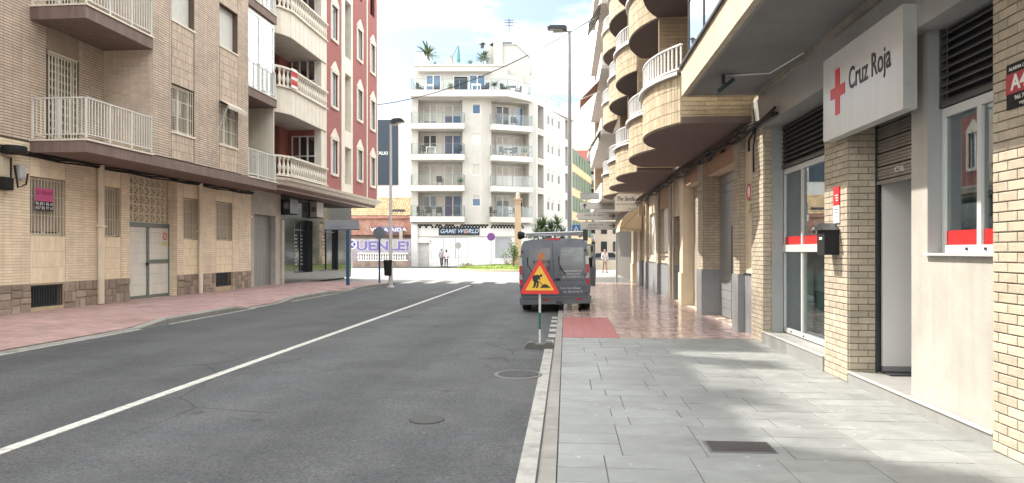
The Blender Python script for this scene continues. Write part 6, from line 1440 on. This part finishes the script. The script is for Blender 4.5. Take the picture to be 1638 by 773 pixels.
# bar sign and awning at the far end of the beige block
t = 31.2; a_ = FR_.hit(984, 309, 1, t); b_ = FR_.hit(1027, 338, 1, t); e = empty('bar_sign', ((a_.x+b_.x)/2, t, b_.z), 0, 'white hanging bar sign with black script above the beige awning', 'sign'); w_ = b_.x-a_.x; H_ = a_.z-b_.z
q = MB(); q.box(-w_/2, w_/2, 0, .12, 0, H_); q.build('sign_panel', white, e); F_ = PY(0, -1); text_obj('lettering', 'The Sands Bar', .26, k_, e, F_, .0, H_*.68, .004, shear=.3, sx=.72, bold=.004); text_obj('lettering', 'ENGLISH RESTAURANT', .085, k_, e, F_, -.1, H_*.38, .004); text_obj('lettering', 'Tel 96 571 06 86', .07, k_, e, F_, .2, H_*.14, .004)
e = empty('shop_awning', (XR, 29.6, 2.55), 0, 'beige domed awning over the doorway under the bar sign', 'awning'); q = MB(); L_ = 2.0; n = 6; prof_ = [(0, .85), (-.45, .70), (-.8, .35), (-.92, 0)]
vs = []; 
for i in range(n+1): vs += [(x, L_*i/n, z) for x, z in prof_]+[(-.93, L_*i/n, -.16)]
q.add(vs, [(i*5+k, i*5+k+1, i*5+k+6, i*5+k+5) for i in range(n) for k in range(4)]); q.add([(x, 0, z) for x, z in prof_]+[(-.93, 0, -.16), (0, 0, -.16)], [(0, 1, 2, 3, 4, 5)]); q.build('canvas', mat('beige_awning', (.62, .50, .34), .85, .05, 3), e, norm=False)
q = MB(); 
for i in range(0, n+1, 2): q.tube([(x-.012, L_*i/n, z+.01) for x, z in prof_], .012, 5)
q.tube([(-.0, -.01, -.1), (-.92, -.01, .0)], .012, 5); q.tube([(0, -.01, .84), (-.92, -.01, -.1)], .010, 5); q.build('frame', mat('awning_rib', (.30, .24, .17), .7), e)
q = MB(); q.box(-.25, .02, -.06, .06, 0, .42); e = empty('wall_lantern', (XR-.02, 28.3, 3.0), 0, 'small boxy wall lantern beside the bar sign', 'lamp'); q.build('lantern', mat('lantern_beige', (.42, .33, .24), .6), e)
# wire across the sky
p0 = FW_.wor((((585-819)/FPX*40), 40, zD_(169, 40))); p1 = Vector((1.55, 30.5, FR_.hit(968, 22, 1, 30.5).z)); q = MB(); pts = []
q0 = Vector((FL_.wor((1.5, yX, 0)).x, FL_.wor((1.5, yX, 0)).y, FR_.hit(604, 168, 1, yX).z))
for i in range(21): f = i/20; p = q0.lerp(p1, f); p.z -= 1.4*4*f*(1-f)*.5; pts.append(p)
q.tube(pts, .022, 5); o = q.build('overhead_cable', darkM, None, norm=False); tagp(o, 'thin overhead cable sagging across the sky from the red building', 'cable')
# ------------------------------------------------------------------ van
gv = G(889, 500); vx = (FR_.hit(832, 402, 1, gv.y).x+FR_.hit(946.5, 402, 1, gv.y).x)/2; VW = (FR_.hit(946.5, 402, 1, gv.y).x-FR_.hit(832, 402, 1, gv.y).x)/2
van = empty('work_van', (vx, gv.y, .022), 0, 'dark grey work van with roof rack parked half on the pavement', 'van'); van.rotation_euler = (0, R(-1.6), 0)
vg = mat('van_slate_paint', (.10, .105, .12), .2, .08, 2, metal=.6); vd = mat('van_dark_trim', (.03, .031, .034), .6, .1, 5); ht = EYE+(402-384)/FPX*gv.y
sec = [(.80, .30), (.93, .33), (.985, .50), (1.0, .85), (.985, 1.12), (.955, 1.38), (.925, 1.62), (.89, ht-.10), (.84, ht-.03), (.6, ht), (0, ht+.02)]
st3 = [(0.0, 1, 1, 0), (.08, 1.0, 1.0, 0), (2.0, 1, 1, 0), (3.0, 1, .99, 0), (3.5, .99, .93, 0), (4.0, .98, .70, 0), (4.35, .96, .56, 0), (4.75, .86, .48, 0), (4.88, .74, .42, 0)]
q = MB(); n = len(sec); ring_ = []
for y, sx, sz, _ in st3:
    R_ = []
    for sgn, S in ((-1, sec), (1, sec[::-1][1:])):
        for (x, z) in S:
            zz = z if z < .9 else min(z, .9+(z-.9)*max(.05, (sz*ht-.9)/(ht-.9))); R_.append((sgn*x*VW*sx*(1 if z > .34 else 1), y, zz))
    ring_.append(R_)
m = len(ring_[0]); vs = [p for r_ in ring_ for p in r_]
q.add(vs, [(i*m+k, i*m+k+1, (i+1)*m+k+1, (i+1)*m+k) for i in range(len(st3)-1) for k in range(m-1)]+[(i*m+m-1, i*m, (i+1)*m, (i+1)*m+m-1) for i in range(len(st3)-1)]+[tuple(range(m)), tuple(range((len(st3)-1)*m, len(st3)*m))[::-1]])
q.build('body', vg, van, smooth=True)
RF = PY(0, -1)
def vy(px): return FR_.hit(px, 402, 1, gv.y).x-vx
def vz(py): return EYE+(402-py)/FPX*gv.y-.02
seam = vy(887)
for nm, x0, x1 in (('rear_door', vy(837.5), seam-.006), ('rear_door', seam+.006, vy(940))):
    pts = [(x0, vz(476)), (x1, vz(476)), (x1, vz(392)), (x1-.02 if x1 > .3 else x1, vz(389)), (x0, vz(389)), (x0, vz(400))]
    if x0 < 0: pts = [(x0, vz(476)), (x1, vz(476)), (x1, vz(389)), (x0+.13, vz(389)), (x0+.02, vz(430))]
    else: pts = [(x0, vz(476)), (x1-.0, vz(476)), (x1-.02, vz(430)), (x1-.13, vz(389)), (x0, vz(389))]
    q = MB(); q.prism(pts, RF, .004, .022); d_ = q.build(nm, vg, van)
    q = MB(); a, c = (x0+.12, x1-.06) if x0 < 0 else (x0+.06, x1-.12); q.prism([(a, vz(444)), (c, vz(444)), (c-(.08 if x0 > 0 else 0), vz(397)), (a+(.08 if x0 < 0 else 0), vz(397))], RF, .024, .030); q.build('window_blank', mat('van_dark_panel', (.050, .054, .068), .07, .04, 2, spec=.9), d_)
    q = MB(); q.mbox(RF, a-.04, c+.04, vz(473), vz(457), .022, .030); q.build('lower_panel', mat('van_dark_panel'), d_)
    q = MB(); q.tube([(a+.02, -.034, vz(411)), (a+.02, -.034, vz(423)), (a+.08, -.034, vz(430)), (a+.17, -.034, vz(439))], .012, 6); q.build('black_trim', blackP, d_)
q = MB(); q.mbox(RF, seam+.03, seam+.17, vz(449), vz(445.5), .022, .05); q.build('door_handle', blackP, van)
for px in (838.5, 938.5):
    for py in (402, 440, 470): q = MB(); q.mbox(RF, vy(px)-.03, vy(px)+.03, vz(py+1.2), vz(py-1.2), .02, .045); q.build('hinge', vd, van)
q = MB(); q.mbox(RF, vy(838), vy(940), vz(449.5), vz(448.8), .0225, .024); q.mbox(RF, seam-.005, seam+.005, vz(476), vz(389), .0, .003); q.build('door_crease', vd, van)
for s, (p0, p1) in ((-1, (832, 838)), (1, (938, 944.5))):
    for i, (yt, yb, m_) in enumerate(((411, 424, mat('clear_lens', (.45, .43, .42), .2)), (424.5, 437.5, mat('tail_red', (.35, .015, .02), .15)), (438, 446, mat('lens_grey', (.30, .28, .28), .2)), (446.5, 456, MATS.get('tail_red')))):
        q = MB(); q.mbox(RF, vy(p0)+.012, vy(p1)-.008, vz(yb), vz(yt), -.03, .035); o = q.build('tail_light', m_, van)
q = MB(); q.prism([(-VW*.99, vz(486)), (VW*.99, vz(486)), (VW*1.0, vz(474)), (-VW*1.0, vz(474))], RF, -.1, .10); q.build('rear_bumper', mat('bumper_grey', (.09, .092, .10), .45), van); q = MB(); q.mbox(RF, -VW*.92, VW*.92, vz(477), vz(475), .10, .115); q.build('bumper_strip', vg, van)
q = MB(); q.mbox(RF, -.3, -.14, vz(480), vz(477.6), .101, .108); q.mbox(RF, .52, .68, vz(480), vz(477.6), .101, .108); q.build('reflector', MATS['tail_red'], van); q = MB(); q.mbox(RF, -VW*.85, VW*.85, .26, vz(486), -.6, -.05); q.mbox(RF, .02, .16, vz(487), vz(481), .1, .16); q.build('underbody', vd, van)
q = MB(); q.mbox(RF, vy(852), vy(872), vz(468), vz(463), .031, .037); q.build('number_plate', white, van)
for sx in (-1, 1):
    for yy in (.85, 3.95):
        w_ = empty('wheel', (sx*(VW-.13), yy, .33), 0, parent=van); q = MB(); q.lathe([(.20, -.11), (.31, -.11), (.33, -.08), (.33, .08), (.31, .11), (.20, .11)], 28, ax='x'); q.build('tyre', mat('tyre', (.02, .02, .02), .85), w_, smooth=True); q = MB(); q.lathe([(.02, -.08), (.2, -.095), (.2, .095), (.02, .08)], 20, ax='x'); q.build('rim', greyM, w_)
zr = ht+.06
q = MB()
for yy in (.12, 1.3, 2.5): q.tube([(-.80*VW, yy, zr), (-.74*VW, yy, zr+.09), (.74*VW, yy, zr+.09), (.80*VW, yy, zr)], .022, 6)
for sx in (-.74, .74): q.tube([(sx*VW, .0, zr+.06), (sx*VW, 2.6, zr+.06)], .02, 6)
q.tube([(-VW*.95, .06, zr+.10), (VW*.88, .06, zr+.10)], .028, 6); q.build('roof_rack', mat('rack_grey', (.30, .31, .32), .35, metal=.5), van, smooth=True)
q = MB(); q.lathe([(.03, -VW*1.02), (.10, -VW*1.0), (.11, -VW*.93), (.07, -VW*.82)], 10, c=(.06, zr+.06), ax='x'); q.build('tube_cap', blackP, van, smooth=True); q = MB(); q.box(VW*.82, VW*.95, .0, .2, zr-.12, zr+.16); q.build('rack_end', vd, van)
q = MB(); q.box(-.16, .16, -.03, .01, ht-.03, ht+.03); q.build('brake_light', MATS['tail_red'], van)
for sx in (-1, 1):
    q = MB(); q.mbox(RF, sx*1.09*VW-.09, sx*1.09*VW+.09, 1.02, 1.30, -3.3, -3.18); q.tube([(sx*.97*VW, 3.3, 1.1), (sx*1.05*VW, 3.26, 1.12)], .03, 6); q.build('door_mirror', blackP, van)
# open passenger door seen beyond the right flank
q = MB(); c = math.cos(R(68)); s = math.sin(R(68)); MD = PG((VW*.985, 3.0+.9, 0), (s, -c), (-c, -s)); q.prism([(.0, .45), (.30, .42), (.34, .9), (.33, 1.05), (.0, 1.05)], lambda u, v, w: MD(u, v, w), 0, .07); q.mbox(MD, 0, .05, 1.05, 1.72, .01, .06); q.mbox(MD, .05, .29, 1.66, 1.72, .01, .06); q.mbox(MD, .28, .33, 1.05, 1.70, .01, .06); o = q.build('front_door', mat('door_inner_grey', (.22, .23, .24), .6), van); q = MB(); q.mbox(MD, .05, .28, 1.05, 1.66, .025, .03); q.build('pane', win, o)
# lettering and house logo
lo = mat('logo_orange', (.42, .16, .05), .5); q = MB(); cx2, cz2 = vy(868), vz(408); q.prism([(cx2-.11, cz2-.02), (cx2, cz2+.09), (cx2+.11, cz2-.02), (cx2+.08, cz2-.02), (cx2+.08, cz2-.11), (cx2-.08, cz2-.11), (cx2-.08, cz2-.02)], RF, .031, .034)
for i, dx in enumerate((-.13, -.07, 0, .07, .13)): q.mbox(RF, cx2+dx-.01, cx2+dx+.01, cz2+.12-abs(dx)*.4, cz2+.15-abs(dx)*.4, .031, .034)
q.build('house_logo', lo, van); q = MB(); q.mbox(RF, cx2-.2, cx2+.22, cz2-.20, cz2-.13, .031, .033); q.build('logo_band', darkM, van)
text_obj('lettering', 'REFORMAS', .06, mat('pale_orange', (.5, .3, .2), .5), van, RF, cx2, cz2-.165, .034, sx=1.1)
pal = mat('faded_white_letter', (.20, .21, .22), .5); pw = mat('white_letter', (.38, .38, .39), .5)
for s, px, py, sz, m_ in (('Albañilería', 908, 399, .055, pal), ('Fontanería', 904, 404, .055, pal), ('Pladur', 899, 409, .055, pal), ('Electricidad', 915, 412, .055, pal), ('Pintura', 914, 418, .055, pal), ('Carpintería', 914, 424, .055, pal), ('Escayola', 913, 429, .055, pal), ('PRESUPUESTOS', 918, 434.5, .065, pw), ('GRATUITOS', 919, 439.5, .065, pw), ('SIN COMPROMISO', 918, 444, .065, pw), ('Todos los trabajos', 913, 461.5, .07, pw), ('Tel. 609 59 42 93', 917, 467.5, .07, pw)):
    text_obj('lettering', s, sz, m_, van, RF, vy(px), vz(py), .0315, bold=.001)
# ------------------------------------------------------------------ parked car and people beyond
pc = FR_.hit(985, 428, 2, 0); e = empty('parked_car', (3.2, 62, 0), R(90), 'grey car parked across the side street beyond the direction boards', 'car')
q = MB(); pr = [(-2.0, .35), (2.0, .35), (2.05, .6), (1.95, .85), (1.1, .95), (.5, 1.4), (-1.0, 1.45), (-1.7, 1.0), (-2.05, .9)]; q.prism(pr, lambda u, v, w: (w, u, v), -.85, .85); q.build('body', mat('car_grey', (.20, .21, .22), .3, metal=.3), e)
q = MB(); q.prism([(1.0, .97), (.48, 1.36), (-.95, 1.40), (-1.5, 1.0)], lambda u, v, w: (w, u, v), -.856, .856); q.build('side_glass', darkg, e)
for x in (-.86, .86):
    for y in (-1.25, 1.3): q = MB(); q.lathe([(.05, -.1), (.3, -.1), (.31, .1), (.05, .1)], 16, ax='x'); q.build('wheel', MATS['tyre'], e, (x*.93, y, .31))
def skin(name, verts, edges, radii, m_, parent, root=0, sub=1):
    me = bpy.data.meshes.new(name); me.from_pydata(verts, edges, []); o = bpy.data.objects.new('tmp', me); C.objects.link(o)
    md = o.modifiers.new('s', 'SKIN'); 
    for i, r_ in enumerate(radii):
        sv = me.skin_vertices[0].data[i]; sv.radius = (r_, r_) if not isinstance(r_, tuple) else r_; sv.use_root = (i == root)
    s2 = o.modifiers.new('b', 'SUBSURF'); s2.levels = sub; s2.render_levels = sub
    dg = bpy.context.evaluated_depsgraph_get(); nm = bpy.data.meshes.new_from_object(o.evaluated_get(dg)); bpy.data.objects.remove(o)
    nm.materials.clear(); nm.materials.append(m_); nm.polygons.foreach_set('use_smooth', [True]*len(nm.polygons)); return link(name, nm, parent)
skinM = mat('skin_tone', (.42, .26, .19), .6)
def person(pos, rz, h, top, trousers, hair, lab, stride=.16, bag=None, longhair=False, shoes=None):
    e = empty('person', pos, rz, lab, 'person'); k = h/1.70; S = lambda *v: tuple(c*k for c in v)
    V = [S(0, 0, .93), S(0, .01, 1.12), S(0, 0, 1.32), S(0, 0, 1.42), S(0, -.01, 1.50), S(0, -.02, 1.60), S(0, -.01, 1.68),
         S(.17, 0, 1.37), S(.22, .02, 1.10), S(.20, -.10, .90), S(.20, -.14, .82), S(-.17, 0, 1.37), S(-.23, .03, 1.10), S(-.19, -.13, .95), S(-.12, -.20, .93),
         S(.09, 0, .86), S(.10, -stride*.5, .48), S(.10, -stride, .09), S(.10, -stride-.13, .03), S(-.09, 0, .86), S(-.10, stride*.3, .48), S(-.10, stride, .10), S(-.10, stride-.12, .03)]
    E = [(0, 1), (1, 2), (2, 3), (3, 4), (4, 5), (5, 6), (2, 7), (7, 8), (8, 9), (9, 10), (2, 11), (11, 12), (12, 13), (13, 14), (0, 15), (15, 16), (16, 17), (17, 18), (0, 19), (19, 20), (20, 21), (21, 22)]
    Rr = [.125, .11, .12, .06, .052, .085, .07, .055, .042, .032, .035, .055, .042, .032, .035, .085, .058, .042, .035, .085, .058, .042, .035]
    skin('body', V, E, [r_*k for r_ in Rr], skinM, e)
    g = .014; ti = [0, 1, 2, 7, 8, 11, 12]; mp2 = {a: i for i, a in enumerate(ti)}
    V2 = [V[a] for a in ti]+[S(.20, -.09, .93), S(-.19, -.12, .97), S(0, 0, .86)]; E2 = [(0, 1), (1, 2), (2, 3), (3, 4), (2, 5), (5, 6), (4, 7), (6, 8), (0, 9)]
    skin('top', V2, E2, [(r_+g)*k for r_ in [.125, .11, .12, .055, .045, .055, .045, .034, .034, .13]], top, e)
    ti = [0, 15, 16, 17, 19, 20, 21]; V3 = [V[a] for a in ti]; E3 = [(0, 1), (1, 2), (2, 3), (0, 4), (4, 5), (5, 6)]
    skin('trousers', V3, E3, [(r_+g)*k for r_ in [.12, .085, .06, .045, .085, .06, .045]], trousers, e)
    Vh = [S(0, .015, 1.63), S(0, .02, 1.72), S(0, .06, 1.58), S(0, .075, 1.45 if longhair else 1.53)]; skin('hair', Vh, [(0, 1), (0, 2), (2, 3)], [r_*k for r_ in [.088, .06, .075, .05]], hair, e)
    for sx, a in ((.10, 17), (-.10, 21)):
        q = MB(); p = V[a]; q.box(p[0]-.045*k, p[0]+.045*k, p[1]-.18*k, p[1]+.07*k, 0, .07*k); q.build('shoe', shoes or blackP, e)
    if bag:
        q = MB(); q.lathe([(.05, .85*k), (.13, .9*k), (.15, 1.05*k), (.12, 1.22*k), (.05, 1.28*k)], 9, c=(-.23*k, .08)); q.build('shoulder_bag', bag, e, smooth=True)
blk = mat('black_cloth', (.02, .02, .022), .85); dh = mat('dark_hair', (.03, .022, .018), .7)
p = at(706.5, 63); person((p.x, p.y, .13), YAW+R(170), 1.66, mat('blue_grey_knit', (.20, .25, .28), .9), blk, mat('grey_hair', (.20, .18, .16), .7), 'pedestrian in blue grey top and black trousers with a red shoulder bag', .18, mat('red_bag', (.35, .07, .08), .6))
p = at(713.8, 62.6); person((p.x, p.y, .13), YAW+R(200), 1.55, mat('white_shirt', (.60, .60, .62), .8), blk, dh, 'shorter pedestrian in white shirt and black trousers walking beside the other', .14, None, True)
p = at(967.5, 50); person((p.x, p.y, .0), YAW+R(10), 1.7, mat('white_jacket', (.60, .59, .57), .8), mat('tan_trousers', (.34, .24, .16), .8), dh, 'person in pale jacket and tan trousers beyond the van mirror', .15)
q = MB(); q.box(-3, 9, -.15, .15, .0, .8); o = q.build('low_wall', mat('far_pale_wall', (.45, .40, .32), .85), None, (4, 58, 0)); tagp(o, 'low pale wall closing the side street behind the person', 'wall')
